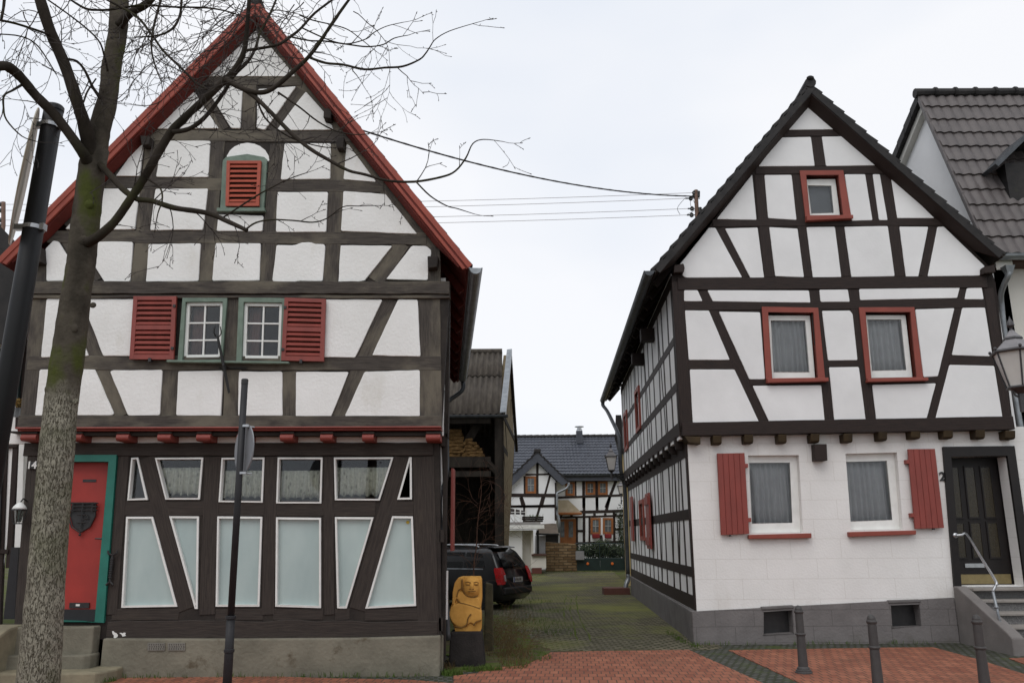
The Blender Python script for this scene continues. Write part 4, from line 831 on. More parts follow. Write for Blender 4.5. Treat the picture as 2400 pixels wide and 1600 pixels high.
# ---- entrance stair at the right
ST = thing('entrance_stair', 'granite front steps with a grey cheek wall below the dark house door', 'stairs', (7.6, 13, 0))
cz = [(DP - .0, .86), (DP - .12, .86), (DP - 1.35, .30), (DP - 1.45, .24), (DP - 1.45, -.08), (DP - .0, -.08)]
MB().prism([Vector((7.04, y, z)) for y, z in cz], (.18, 0, 0)).build('cheek_wall', M['greystone'], ST, bevel=.02)
for i in range(5):
    z = .84 - i * .165; y = DG - .05 - i * .29
    MB().box(Vector((8.05, y + .02, z - .02)), (1.66, .36 if i else .6, .04)).build('tread', M['treadstone'], ST, bevel=.008)
    MB().box(Vector((8.05, y - .13 + .2, z / 2 - .02)), (1.64, .34, max(z - .04, .03))).build('riser', M['granite'], ST)
HR = thing('handrail', 'bright metal handrail on the cheek wall of the granite steps', 'handrail', (7.1, 13, 1)); mb = MB()
w0 = RG.at(2236, 1254, .07); mb.lathe(w0 + Vector((0, .05, 0)), [(.055, 0), (.055, .012), (.03, .05)], 14, Matrix.Rotation(R(90), 3, 'X')); p1 = onY(2266, 1252, DG - .12); p2 = onY(2333, 1360, DG - 1.06); p3 = onY(2333, 1372, DG - 1.1); p4 = onY(2327, 1385, DG - 1.1)
mb.tube(smooth_path([tuple(w0), tuple(w0.lerp(p1, .5)), tuple(p1), tuple(p1.lerp(p2, .5)), tuple(p2), tuple(p3), tuple(p4)], 4), .021, 8); mb.build('rail', M['steel'], HR, smooth=True)
b = Vector((7.13, DG - 1.1, .40)); mb = MB(); mb.tube([p4, Vector((b.x, b.y, b.z + .05)), b], [.022, .018, .02], 8); mb.lathe(b, [(.05, -.01), (.05, .015), (.03, .03)], 12); mb.lathe((p4 + b) / 2, [(.022, -.02), (.036, 0), (.022, .02)], 10); mb.build('rail_post', M['zinc'], HR, smooth=True)

# ================================================================== HOUSE AT THE RIGHT EDGE
NH = thing('cream_house', 'cream rendered house with a grey pantile roof rising behind the black and white one', 'house', (12, 16, 0))
YN = 14.3; NX = 8.45
YE = YN - .35; GE = onY(2322, 600, YE); YR = YE * (GE.x / YE) / onY(2153, 222, 1.0).x; zr = onY(2153, 222, YR)
RZ = zr.z; EZ = GE.z + .04; xl = GE.x - .1; Yb1 = YE * (GE.x / YE) / onY(2098, 360, 1.0).x; zb1 = onY(2098, 360, Yb1).z; EB = RZ - 3.0; YBk = YR + (Yb1 - YR) * 3.0 / (RZ - zb1)
MB().prism([Vector((NX + .1, YN, -.1)), Vector((16, YN, -.1)), Vector((16, YN, EZ + .1)), Vector((NX + .1, YN, EZ + .1))], (0, .25, 0)).build('front_wall', M['cream'], NH)
MB().prism([Vector((xl + .3, YN, 3)), Vector((xl + .3, YN, EZ)), Vector((xl + .3, YR, RZ - .12)), Vector((xl + .3, YBk - .3, EB)), Vector((xl + .3, YBk - .3, 3))], (.25, 0, 0)).build('gable_wall', M['plaster_b'], NH)
mb = MB(); tile_sheet(mb, (xl + .1, YE, EZ), (16, YE, EZ), (16, YR, RZ), (xl + .1, YR, RZ), .2, .40, .024, .035); mb.build('roof', M['pantile'], NH, smooth=False)
mb = MB(); tile_sheet(mb, (16, YBk, EB), (xl + .1, YBk, EB), (xl + .1, YR, RZ), (16, YR, RZ), .2, .40, .024, .03); mb.build('roof', M['pantile'], NH)
mb = MB()
for i in range(20): x = xl + .02 + i * .42; mb.tube([Vector((x, YR, RZ + .03)), Vector((x + .43, YR, RZ + .045)), ], [.10, .085], 10); mb.tube([Vector((x + .40, YR, RZ + .045)), Vector((x + .45, YR, RZ + .045))], .112, 10)
mb.build('ridge', M['slate'], NH)
for y0, y1, e_ in ((YE, YR, EZ), (YBk, YR, EB)):
    k = 15; mb = MB()
    for i in range(k):
        a = Vector((xl + .06, y0 + (y1 - y0) * i / k, e_ + (RZ - e_) * i / k)); b = Vector((xl + .06, y0 + (y1 - y0) * (i + 1.05) / k, e_ + (RZ - e_) * (i + 1.05) / k))
        mb.prism([a + Vector((0, 0, .05)), b + Vector((0, 0, .02)), b + Vector((0, 0, -.16)), a + Vector((0, 0, -.16))], (.10, 0, 0))
    mb.build('verge_tile', M['slate'] if y0 > YN else M['pantile'], NH)
    MB().prism([Vector((xl + .17, y0, e_ - .14)), Vector((xl + .17, y1, RZ - .14)), Vector((xl + .17, y1, RZ - .30)), Vector((xl + .17, y0, e_ - .30))], (.3, 0, 0)).build('verge_board', M['cream'], NH)
g0 = Vector((NX - .02, YN - .45, EZ - .06)); gutter(MB(), g0, Vector((16, YN - .45, EZ - .06)), .085).build('gutter', M['zinc'], NH)
MB().box(Vector((12.4, YN - .16, EZ - .13)), (7.6, .3, .09)).build('eave_board', mat('eave_brown', (.10, .06, .045)), NH)
def nh(x, y, d=.25): return onY(x, y, YN - d)
mb = MB(); mb.lathe(nh(2362, 628, .45) + Vector((0, 0, -.09)), [(.055, -.04), (.12, .12)], 4, Matrix.Rotation(R(45), 3, 'Z')); mb.build('hopper', M['zinc'], NH)
mb = MB(); mb.tube(smooth_path([tuple(nh(x, y, d)) for x, y, d in ((2362, 628, .45), (2363, 645, .45), (2354, 665, .35), (2346, 690, .2), (2348, 720, .12), (2356, 790, .1), (2385, 960, .1), (2400, 1050, .1), (2440, 1300, .1))], 4), .048, 10); mb.build('downpipe', M['zinc'], NH, smooth=True)
MB().box(Vector((8.66, YN - .02, 3.2)), (.10, .1, 6.0)).build('corner_strip', mat('rust_brown_strip', (.17, .085, .055)), NH)
# roof dormer edge at the far right
_rn = Vector((1, 0, 0)).cross(Vector((0, YR - YE, RZ - EZ))).normalized(); _rp = Vector((xl, YE, EZ))
q0 = onP(2325, 440, _rp, _rn); YD_ = q0.y - .35                     # the dormer front stands a little proud of the slope
d0, d1 = onY(2333, 384, YD_), onY(2410, 308, YD_)
MB().prism([d0, d1, Vector((16, YD_, d1.z)), Vector((16, YD_, d1.z - .07)), d1 + Vector((.03, 0, -.07)), d0 + Vector((.05, 0, -.05))], (0, 2.6, 0)).build('dormer_roof', M['zincdark'], NH)
c0_ = onY(2356, 392, YD_ + .2); MB().prism([Vector((c0_.x, YD_ + .2, d0.z + .1)), Vector((16, YD_ + .2, d1.z - .1)), Vector((16, YD_ + .2, d0.z - 1.0)), Vector((c0_.x, YD_ + .2, d0.z - 1.0))], (0, 2.0, 0)).build('dormer_wall', M['slate'], NH)
# ================================================================== GROUND
gr = M['ground'] = mat('packed_earth', (.12, .105, .075), (.075, .07, .045), 2, 1, .5, 20, spec=.05)
over(M['ground'], (.075, .095, .022), .8, .40, .6)
struct(MB().prism([Vector((x, y, -.02)) for x, y in ((-300, -30), (300, -30), (300, 900), (-300, 900))], (0, 0, -.2)).build('ground', gr))
cob = M['cobble'] = mat('mossy_cobble', (.215, .188, .135), (.120, .106, .080), 6, .9, .3, 40, spec=.15)
def cobbles(m, sx, sy, gap, moss, lo, hi, scale, rot=0):
    joints(m, gap, sx, sy, .022, rot=(0, 0, rot), amount=.9, bump=.8, bdist=.02, vary=(.62, .62, .60))
    over(m, moss, scale, lo, hi, detail=8); return m
cobbles(cob, .17, .12, (.050, .052, .026), (.105, .125, .034), .54, .70, .7)
over(cob, (.175, .182, .050), .28, .47, .64, (1, 1, 1), .8)
sh = lambda pts, z, name, m, th=.1: struct(MB().prism([Vector((p[0], p[1], z)) for p in pts], (0, 0, -th)).build(name, m))
alley = [(-1.2, 13.06), (2.9, 13.06), (3.2, 13.3), (3.6, 24), (4.9, 43), (-2, 43), (-9, 40), (-9, 19), (-1.9, 19.5)]
sh(alley, .005, 'cobbled_alley', cob)
brk = M['brick'] = mat('red_paving_brick', (.36, .143, .085), (.26, .100, .063), 3, .85, .35, 40, spec=.2)
joints(brk, (.095, .062, .045), .108, .215, .0075, rot=(0, 0, R(-4)), amount=1, bump=.7, bdist=.008, vary=(.74, .68, .68))
over(brk, (.15, .085, .055), 1.2, .56, .75, amount=.5)
setts = M['setts'] = mat('grey_setts', (.13, .128, .118), (.075, .075, .07), 7, .9, .3, 40, spec=.2)
cobbles(setts, .11, .11, (.045, .05, .03), (.065, .085, .025), .55, .7, 1.4, R(6))
def gz(*p): return [tuple(onZ(x, y)[:2]) for x, y in p]
sh([(-12, 3), (14, 3), (14, 14.2), (-1.0, 14.2), (-1.0, 10.9), (-12, 10.9)], .0, 'street_setts', setts)
regA = gz((1063, 1584), (1120, 1578), (1155, 1545), (1200, 1531), (1400, 1526), (1614, 1523), (1785, 1600), (1900, 1660)) + [(3.3, 4), (-11, 4), (-11, 10.55)] + gz((0, 1590), (260, 1580), (300, 1574), (480, 1577), (700, 1588), (965, 1594), (1063, 1602))
sh(regA, .010, 'brick_pavement', brk)
regB = gz((1708, 1524), (1830, 1522), (2080, 1518), (2186, 1517), (2290, 1545), (2400, 1580)) + [(9.5, 10.0), (9.5, 4), (4.2, 4)] + gz((1960, 1640),)
sh(regB, .010, 'brick_pavement', brk)
sh(gz((2365, 1543), (2400, 1556), (2440, 1570), (2440, 1540)), .010, 'brick_pavement', brk)
# moss lines worn along the wheel track of the alley
mossm = mat('moss', (.100, .125, .032), (.070, .090, .024), 30, 1, .6, 60, spec=.05)
for s in ('S 505,765 480,850 478,920 490,990', 'S 548,780 538,850 545,950 580,1050 600,1180', 'S 600,750 590,830 620,950 680,1080 730,1190'):
    p = [onZ(x, y) for x, y in px(s)]; p = smooth_path([tuple(q) for q in p], 5); mb = MB()
    mb.tube([Vector((x + U(-.02, .02), y, -.040)) for x, y, z in p], [U(.046, .056) for _ in p], 6); struct(mb.build('moss_joint', mossm), 'stuff')
# low earth bed left of the alley
bed = [(-1.0, 10.98), (.15, 11.75), (.55, 13.0), (.2, 15.2), (-.2, 18.5), (-.9, 19.3), (-1.6, 19.0), (-.9, 11.6)]
bm_ = mat('planting_bed', (.125, .105, .062), (.075, .066, .04), 6, 1, .8, 30, spec=.05); over(bm_, (.085, .115, .028), 3.2, .46, .6)
bed = [(p.x + U(-.09, .09), p.y + U(-.09, .09)) for i in range(len(bed)) for p in seg_pts(Vector((*bed[i], 0)), Vector((*bed[(i + 1) % len(bed)], 0)), .22)]
sh(bed, .015, 'planting_bed', bm_)
# blades and weeds
def grass(name, spots, mt, hmin, hmax, label=None):
    mb = MB()
    for (x, y, rx, ry, n) in spots:
        for _ in range(n):
            a, r_ = U(0, 6.28), math.sqrt(rnd()); p = Vector((x + rx * r_ * math.cos(a), y + ry * r_ * math.sin(a), 0)); h = U(hmin, hmax); g = U(0, 6.28); s_ = Vector((math.cos(g), math.sin(g), 0)) * U(.003, .006); l = Vector((U(-.5, .5), U(-.5, .5), 0)) * h
            mb.add([p - s_, p + s_, p + l * .4 + Vector((0, 0, h * .7)) + s_ * .6, p + l + Vector((0, 0, h)), p + l * .4 + Vector((0, 0, h * .7)) - s_ * .6], [(0, 1, 2, 4), (4, 2, 3)])
    return struct(mb.build(name, mt), 'stuff')
gm = mat('grass_blade', (.075, .125, .022), (.055, .085, .018), 6, .8, 0, spec=.15)
dry = mat('dead_leaf', (.125, .085, .040), (.085, .06, .028), 6, .9, 0, spec=.1)
spots = [(-4.95, 10.62, .12, .12, 130), (-.78, 10.98, .14, .12, 260), (-.42, 11.28, .28, .10, 420), (.0, 11.6, .2, .3, 110), (.25, 12.4, .3, .5, 190), (.2, 13.2, .3, .4, 140), (2.82, 13.5, .1, .25, 60), (2.72, 14.6, .08, .8, 120)]
for i in range(26): spots.append((U(-6.5, -1.2), U(10.82, 10.9), .16, .04, 14))
for i in range(30): spots.append((U(-.3, 1.2), U(15, 24), .35, .5, 30))
for i in range(14): spots.append((U(2.9, 7), 13.66, .14, .03, 8))
spots += [(2.5, 40.5, 2.6, 1.2, 900), (.8, 37.4, .8, .6, 260)]
grass('weeds', spots, gm, .02, .085)
grass('dead_stalks', [(.02, 12.3, .26, 1.0, 420), (-.2, 13.5, .3, 1.2, 420), (-.6, 15.0, .4, 1.6, 400), (-.85, 11.6, .1, .4, 120)], dry, .02, .13)
# ================================================================== BARN
BN = thing('barn', 'open-fronted old barn with corrugated roof and clay gable stacked with straw', 'barn', (-2, 24, 0))
YBn = 24.0
bx = lambda x, y, d=YBn: onY(x, y, d)
er = bx(1184, 973); rr = onY(1194, 824, YBn + 3.2); xl_, xr_ = -8.0, er.x - .12; SK = .055
def corr(mb, y0, z0, y1, z1, xa, xb, lam=.177, am=.03):
    n = int((xb - xa) / lam * 6); d = Vector((0, y1 - y0, z1 - z0)).normalized(); nn = Vector((0, -d.z, d.y)); a = []
    for (y, z) in ((y0, z0), (y1, z1)):
        for i in range(n + 1): x = xa + (xb - xa) * i / n; a.append(Vector((x, y, z)) + nn * am * math.sin(2 * math.pi * (x - xb) / lam))
    k = n + 1; mb.add(a, [(i, i + 1, k + i + 1, k + i) for i in range(n)])
ym, zm = (YBn - .25 + YBn + 3.2) / 2 + .15, (er.z + rr.z) / 2 + .15
mb = MB(); corr(mb, YBn - .28, er.z, ym + .1, zm + .08, xl_, xr_); corr(mb, ym, zm + .045, YBn + 3.2, rr.z, xl_, xr_); ro = mb.build('roof', M['eternit'], BN, smooth=True); ro.modifiers.new('sheet', 'SOLIDIFY').thickness = .012
mb = MB(); corr(mb, YBn + 6.6, er.z, YBn + 3.2, rr.z, xl_, xr_); mb.build('roof', M['eternit'], BN, smooth=True)
MB().tube([Vector((xl_, YBn + 3.2, rr.z + .01)), Vector((xr_, YBn + 3.2, rr.z + .01))], .10, 8).build('ridge_cap', M['eternit'], BN)
fe = Vector((er.x - .15, YBn - .30, er.z + .03)); ft = Vector((er.x - .15 + SK * 3.5, YBn + 3.2, rr.z + .05)); mb = MB(); mb.prism([fe, ft, ft + Vector((.16, 0, .02)), fe + Vector((.16, 0, .02))], (0, 0, .03)); mb.prism([fe + Vector((.16, 0, .05)), ft + Vector((.16, 0, .05)), ft + Vector((.16, 0, -.13)), fe + Vector((.16, 0, -.13))], (.012, 0, 0)); mb.build('verge_flashing', M['zinc'], BN)
gutter(MB(), (xl_, YBn - .38, er.z - .05), (xr_ + .2, YBn - .38, er.z - .05), .075).build('gutter', M['zincdark'], BN)
gx = er.x - .07
gp = [Vector((gx, YBn - .05, -.1)), Vector((gx, YBn - .05, er.z - .1)), Vector((gx + SK * 3.2, YBn + 3.2, rr.z - .12)), Vector((gx + SK * 6.4, YBn + 6.4, er.z - .1)), Vector((gx + .02, YBn + 6.4, -.1))]
gb_ = onY(1178, 1280, YBn); MB().prism(gp, (-.18, 0, 0)).build('gable_wall', M['wattle'], BN)
mb = MB()
def gbeam(y0, z0, y1, z1, w_=.2):
    a, b = Vector((gx + .02 + SK * y0 * min(1, z0 / 4.9), YBn + y0, z0)), Vector((gx + .02 + SK * y1 * min(1, z1 / 4.9), YBn + y1, z1)); d = (b - a).normalized(); n = d.cross(Vector((1, 0, 0))) * w_ / 2; mb.prism([a + n, b + n, b - n, a - n], (-.08, 0, 0))
for y in (.05, 2.0, 4.2, 6.3): gbeam(y, 0, y, er.z + (1.15 if 1 < y < 5 else 0), .2)
for z in (1.4, 2.8, 4.2, er.z): gbeam(0, z, 6.3, z, .17)
gbeam(.2, 4.1, 1.9, 2.9, .16); gbeam(2.1, 2.7, 4.1, 1.5, .16); gbeam(.3, 5.6, 1.9, 4.3, .16)
mb.build('gable_timber', M['barnwood'], BN)
MB().prism([Vector((gx + .10 + SK * 3.2, YBn + 3.2, rr.z + .02)), Vector((gx + .10 + SK * 6.9, YBn + 6.9, er.z - .15)), Vector((gx + .10 + SK * 6.9, YBn + 6.9, er.z - .40)), Vector((gx + .10 + SK * 3.2, YBn + 3.2, rr.z - .25))], (-.1, 0, 0)).build('back_bargeboard', M['backwood'], BN)
MB().prism([Vector((xl_, YBn + 6.3, -.1)), Vector((gx - .2, YBn + 6.3, -.1)), Vector((gx - .2, YBn + 6.3, er.z + .12)), Vector((xl_, YBn + 6.3, er.z + .12))], (0, .1, 0)).build('back_wall', M['barnwood'], BN)
MB().box(Vector((xl_, YBn + 3.2, 2.5)), (.2, 6.4, 5.4)).build('far_wall', M['barnwood'], BN)
lz = bx(1100, 1070).z; lz0 = bx(1100, 1095).z
mb = MB(); mb.box(Vector((gx - .125, YBn, er.z / 2)), (.22, .3, er.z - .2)); mb.build('corner_post', M['barnwood'], BN)
MB().box(Vector(((xl_ + gx) / 2 - .2, YBn, lz - .16)), (gx - xl_ - .3, .25, .30)).build('loft_beam', M['barnwood'], BN)
MB().box(Vector(((xl_ + gx) / 2 - .2, YBn - .02, lz - .50)), (gx - xl_ - .3, .2, .16)).build('loft_beam', M['barnwood'], BN)
MB().box(Vector(((xl_ + gx) / 2 - .2, YBn + 3.2, lz - .06)), (gx - xl_ - .4, 6.1, .08)).build('loft_floor', M['barnwood'], BN)
MB().box(Vector(((xl_ + gx) / 2 - .2, YBn - .02, er.z - .17)), (gx - xl_ - .3, .2, .16)).build('eave_beam', M['barnwood'], BN)
pa, pb = bx(1080, 1062, YBn + .3), bx(1125, 985, YBn + .3); MB().prism([pa + Vector((-.14, 0, 0)), pb + Vector((-.14, 0, 0)), pb + Vector((.14, 0, 0)), pa + Vector((.14, 0, 0))], (0, .2, 0)).build('loft_brace', M['barnwood'], BN)
a = bx(1168, 1110, YBn - .05); b = bx(1140, 1080, YBn - .05); MB().tube([a, b], .10, 6).build('knee_brace', M['barnwood'], BN)
MB().prism([Vector((xl_ + .2, YBn + 2.6, 0)), Vector((gx - .35, YBn + 2.6, 0)), Vector((gx - .35, YBn + 2.6, lz - .1)), Vector((xl_ + .2, YBn + 2.6, lz - .1))], (0, .08, 0)).build('barn_door', M['barnwood'], BN)
random.seed(11)
hay = []
for i in range(3):
    for j in range(8 if i else 9):
        x1_ = bx(1086 if i == 0 else 1086, 1060).x; w_ = U(.30, .42)
for j in range(12):
    z = lz + .05 + j * .105
    if z > er.z - .32: break
    mb = MB(); x0_ = bx(1042, 1060, YBn + .35).x; x1_ = bx(1084, 1060, YBn + .35).x + U(-.06, .05); n = 8
    pr = [Vector((x0_ - .6 + (x1_ - x0_ + .6) * i / n + U(-.02, .02), YBn + .30 + U(-.05, .05), z + U(-.014, .014))) for i in range(n + 1)]
    mb.tube(pr, [U(.055, .068) for _ in pr], 7); tag(mb.build('straw_bundle', M['straw']), 'bundle of reed straw in the tall stack under the barn eave', 'straw bundle', 'reed bundles in the tall stack')
for j in range(6):
    mb = MB(); z = lz + .05 + j * .09; a = bx(1086 + j * 1.5, 1060, YBn + .6).x; b = bx(1134 - j * j * 1.1, 1060, YBn + .6).x; n = 7
    pr = [Vector((a + (b - a) * i / n + U(-.02, .02), YBn + .24 + U(-.06, .06), z + U(-.014, .014))) for i in range(n + 1)]
    mb.tube(pr, [U(.048, .062) for _ in pr], 7); tag(mb.build('straw_bundle', M['straw']), 'loose reed bundle in the low pile at the loft edge', 'straw bundle', 'reed bundles in the low pile')
# ================================================================== FARMHOUSE AT THE END OF THE ALLEY
FH = thing('farmhouse', 'distant half-timbered farmhouse with an anthracite tile roof and orange wooden windows', 'house', (2, 45, 0))
YF, YW = 45.5, 43.2
FF, FW = Facade(YF), Facade(YW); DC = M['darkcore']
xw0, xw1 = onY(1150, 1200, YF).x, onY(1475, 1200, YF).x
zt_ = FF.at(1330, 1128).z
MB().prism([Vector((xw0, YF, 0)), Vector((xw1 + 1.5, YF, 0)), Vector((xw1 + 1.5, YF, zt_)), Vector((xw0, YF, zt_))], (0, 6.5, 0)).build('front_wall', M['cottage'], FH)
er_, rz_ = onY(1320, 1111, YF - .4), onY(1330, 1023, YF + 3.4)
mb = MB(); tile_sheet(mb, (xw0 - 1, YF - .4, er_.z), (xw1 + 2, YF - .4, er_.z), (xw1 + 2, YF + 3.4, rz_.z), (xw0 - 1, YF + 3.4, rz_.z), .20, .36, .024, .03, 4); mb.build('roof', M['bluetile'], FH)
mb = MB(); tile_sheet(mb, (xw0 - 1, YF + 7, er_.z), (xw1 + 2, YF + 7, er_.z), (xw1 + 2, YF + 3.4, rz_.z), (xw0 - 1, YF + 3.4, rz_.z), .2, .36, .024, .03, 4); mb.build('roof', M['bluetile'], FH)
mb = MB(); n = 28
for i in range(n): x = xw0 - 1 + (xw1 - xw0 + 3) * i / n; mb.tube([Vector((x, YF + 3.4, rz_.z + .02)), Vector((x + (xw1 - xw0 + 3) / n * 1.03, YF + 3.4, rz_.z + .02))], [.10, .125], 8)
mb.build('ridge', M['slate'], FH)
gutter(MB(), (xw0, YF - .5, er_.z - .04), (xw1 + 2, YF - .5, er_.z - .04), .09).build('gutter', M['zincdark'], FH)
MB().box(Vector(((xw0 + xw1) / 2 + .5, YF - .2, er_.z - .22)), (xw1 - xw0 + 3, .42, .26)).build('eave_board', M['bluetile'], FH)
c = onY(1358, 1020, YF + 2.6); MB().box(Vector((c.x, YF + 2.7, c.z - .1)), (.36, .36, .75)).build('chimney', M['bluetile'], FH, bevel=.01)
c = onY(1358, 1015, YF + 2.7); FL = MB().lathe(c + Vector((0, 0, -.12)), [(.13, 0), (.13, .18), (.17, .22), (.17, .34), (.13, .38), (.13, .48), (.27, .49), (.27, .53)], 14).build('chimney_flue', M['steel'], FH)
def fbeams(fac, lst, out, mt=None, par=None):
    for a in lst: fac.beam(*a, mt or M['darkwood'], par or FH, out=out, th=.06)
T_ = lambda x, y: (1180 + x / 7.84, 990 + y / 7.84); V_ = lambda x, y: (1180 + x / 7.84, 1160 + y / 7.84)
def tb(fac, l, out, fn):
    for x0, y0, x1, y1, w_ in l:
        a, b = fn(x0, y0), fn(x1, y1); fac.beam(a[0], a[1], b[0], b[1], w_ / 7.84, M['darkwood'], FH, out=out, th=.06)
tb(FF, ((1470, 1060, 1475, 1560, 52), (1705, 1060, 1720, 1560, 50), (2235, 1050, 2245, 1560, 52), (1325, 1070, 1330, 1340, 26), (1480, 1560, 1490, 2300, 0.1)), .02, T_)
tb(FF, ((1480, 0, 1480, 1050, 50), (1718, 0, 1720, 300, 50), (1345, 400, 1350, 1040, 42), (1580, 400, 1580, 850, 36), (1790, 730, 1815, 950, 55), (2030, 320, 2040, 1040, 44), (2240, 0, 2250, 1040, 50)), .02, V_)
tb(FF, ((2070, 1060, 1880, 1560, 52),), .012, T_); tb(FF, ((1955, 20, 1890, 280, 55),), .012, V_)
tb(FF, ((1000, 1375, 2240, 1330, 40), (1000, 1070, 2240, 1060, 26)), .03, T_)
tb(FF, ((1000, 320, 2240, 285, 52), (1000, 410, 2240, 370, 34), (1340, 655, 1460, 655, 42), (1350, 880, 2240, 850, 40), (2040, 625, 2240, 615, 40), (1340, 1030, 2240, 1030, 50)), .03, V_)
for x in (1060, 1250, 1480, 1670, 1870, 2060): tb(FF, ((x, 330, x, 390, 44),), .06, V_)
def owin(fac, fn, x0, y0, x1, y1, par):
    k = 38; a = [Vector((p.x, fac.D - .05, p.z)) for p in [onY(*fn(x, y), fac.D) for x, y in ((x0, y0), (x1, y0), (x1, y1), (x0, y1))]]; i = [Vector((p.x, fac.D - .05, p.z)) for p in [onY(*fn(x, y), fac.D) for x, y in ((x0 + k, y0 + k), (x1 - k, y0 + k), (x1 - k, y1 - k), (x0 + k, y1 - k))]]
    w_ = MB().holed(a, [i], (0, .1, 0)).build('window', M['oak'], par); MB().prism([p + Vector((0, .03, 0)) for p in i], (0, .01, 0)).build('pane', bpy.data.materials.get('farm_pane') or mat('farm_pane', (.16, .18, .19), (.07, .075, .08), 3, .2, 0, spec=.6), w_)
    f = quadmap(i); mb = MB(); qbox(mb, f, .465, 0, .535, 1, -.02, .0); qbox(mb, f, 0, .475, 1, .525, -.02, .0); mb.build('glazing_bar', bpy.data.materials.get('pale_bar') or mat('pale_bar', (.42, .42, .40)), w_)
for a in ((1140, 1090, 1310, 1340), (1505, 1080, 1685, 1325), (1735, 1075, 1915, 1325)): owin(FF, T_, *a, FH)
for a in ((1600, 415, 1785, 715), (1825, 415, 2015, 710)): owin(FF, V_, *a, FH)
for x0, x1 in ((1630, 1770), (1860, 1985)):
    c0_, c1_ = onY(*V_(x0, 750), YF - .2), onY(*V_(x1, 750), YF - .2); fb = tag(MB().box(((c0_.x + c1_.x) / 2, YF - .2, c0_.z), (c1_.x - c0_.x, .25, .24)).build('flower_box', M['flower'], None, bevel=.05), 'red flower box under the %s ground floor farmhouse window' % ('left' if x0 < 1700 else 'right'), 'flower box', 'red flower boxes at the farmhouse')
# oak door with glazed leaf
q = [onY(*V_(x, y), YF) for x, y in ((1040, 440), (1330, 430), (1330, 900), (1040, 900))]; q = [Vector((p.x, YF - .06, p.z)) for p in q]; dd = MB().prism(q, (0, .1, 0)).build('door', M['oak'], FH); f = quadmap(q)
for u0, u1, v0, v1_ in ((.02, .27, .1, .72), (.54, .82, .1, .72)): qbox(MB(), f, u0, v0, u1, v1_, 0, .02).build('door_pane', bpy.data.materials['farm_pane'], dd)
# cross wing with its slate-clad verge
wx0, wx1 = onY(*T_(-120, 1300), YW).x, onY(*T_(960, 1300), YW).x
ap = onY(*T_(622, 560), YW); el_, er2 = onY(*T_(-200, 1330), YW), onY(*T_(1180, 1100), YW)
MB().prism([Vector((wx0, YW, 0)), Vector((wx1, YW, 0)), Vector((wx1, YW, er2.z + .1)), Vector((ap.x, YW, ap.z - .5)), Vector((wx0, YW, er2.z - .4))], (0, 2.6, 0)).build('wing_wall', M['cottage'], FH)
for E_ in (el_, er2):
    d = (E_ - ap).normalized(); n = Vector((-d.z, 0, d.x)); n = n if n.z > 0 else -n
    A0 = Vector((ap.x, YW - .35, ap.z)); E0 = Vector((E_.x, YW - .35, E_.z))
    MB().prism([A0, E0, E0 - n * .34 - d * .1, A0 - Vector((0, 0, .50))], (0, .06, 0)).build('wing_verge', M['bluetile'], FH)
    k = 9
    mb = MB()
    for i in range(k): a, b = A0.lerp(E0, i / k), A0.lerp(E0, (i + 1) / k); mb.prism([a + n * .03 + Vector((0, -.03, 0)), b + n * .10 + Vector((0, -.03, 0)), b + n * .10 + Vector((0, 4.5, 0)), a + n * .03 + Vector((0, 4.5, 0))], -n * .06)
    mb.build('wing_roof', M['slate'], FH)
MB().box(Vector((ap.x, YW + 1.8, ap.z + .10)), (.34, 4.4, .16)).build('wing_ridge', M['slate'], FH)
tb(FW, ((622, 740, 622, 1330, 44), (388, 980, 390, 1310, 36), (955, 1100, 965, 1330, 30)), .02, T_); tb(FW, ((400, 955, 870, 945, 30), (-100, 1330, 960, 1335, 62), (-100, 1545, 950, 1520, 34)), .03, T_)
tb(FW, ((855, 970, 700, 1560, 38), (310, 1370, 350, 1530, 42)), .012, T_); tb(FW, ((380, 200, 385, 480, 40), (955, 0, 960, 460, 40)), .02, V_); tb(FW, ((720, 30, 590, 480, 44), (330, 20, 390, 200, 44)), .012, V_); tb(FW, ((-100, 205, 950, 200, 42),), .03, V_)
owin(FW, T_, 405, 985, 600, 1300, FH)
mb = MB(); mb.tube(smooth_path([tuple(onY(*T_(x, y), YW - .3)) for x, y in ((1195, 1100), (1195, 1150), (1150, 1210), (1010, 1280), (985, 1320), (985, 1560))], 4) + [tuple(onY(*V_(x, y), YW - .3)) for x, y in ((985, 200), (985, 340), (1010, 400), (1025, 470), (1025, 690))], .06, 8); mb.build('downpipe', M['zinc'], FH, smooth=True)
# porch roof beside the door
pa = [onY(*V_(x, y), YF - 1.1) for x, y in ((1000, 90), (1190, 85), (1450, 330), (1000, 330))]; MB().prism(pa, (0, .9, 0)).build('porch_hood', mat('porch_cream', (.50, .42, .30), (.40, .33, .22)), FH); MB().tube([onY(*V_(1000, 338), YF - 1.2), onY(*V_(1440, 338), YF - 1.2)], .07, 6).build('porch_beam', M['oak'], FH)
# ================================================================== WHITE COTTAGE ANNEX WITH FLAT ROOF
CT = thing('annex', 'small white annex with a flat roof slab and a recessed porch beside the black car', 'annex', (-.5, 38, 0))
YC = 38.2; c_ = lambda x, y, d=0: Vector((onY(*V_(x, y), YC).x, YC + d, onY(*V_(x, y), YC).z))
xa, xb_, xd, xe, xf = -3.5, c_(345, 800).x, c_(400, 800).x, c_(520, 800).x, c_(780, 1000).x
zs = c_(300, 640).z; 
MB().prism([Vector((xa, YC, 0)), Vector((xb_, YC, 0)), Vector((xb_, YC, zs)), Vector((xa, YC, zs))], (0, 3, 0)).build('annex_wall', M['cream'] if False else M['cottage'], CT)
MB().prism([Vector((xb_ + .02, YC + .5, 0)), Vector((xe, YC + .5, 0)), Vector((xe, YC + .5, zs)), Vector((xb_ + .02, YC + .5, zs))], (0, 2.4, 0)).build('porch_wall', M['cream'], CT)
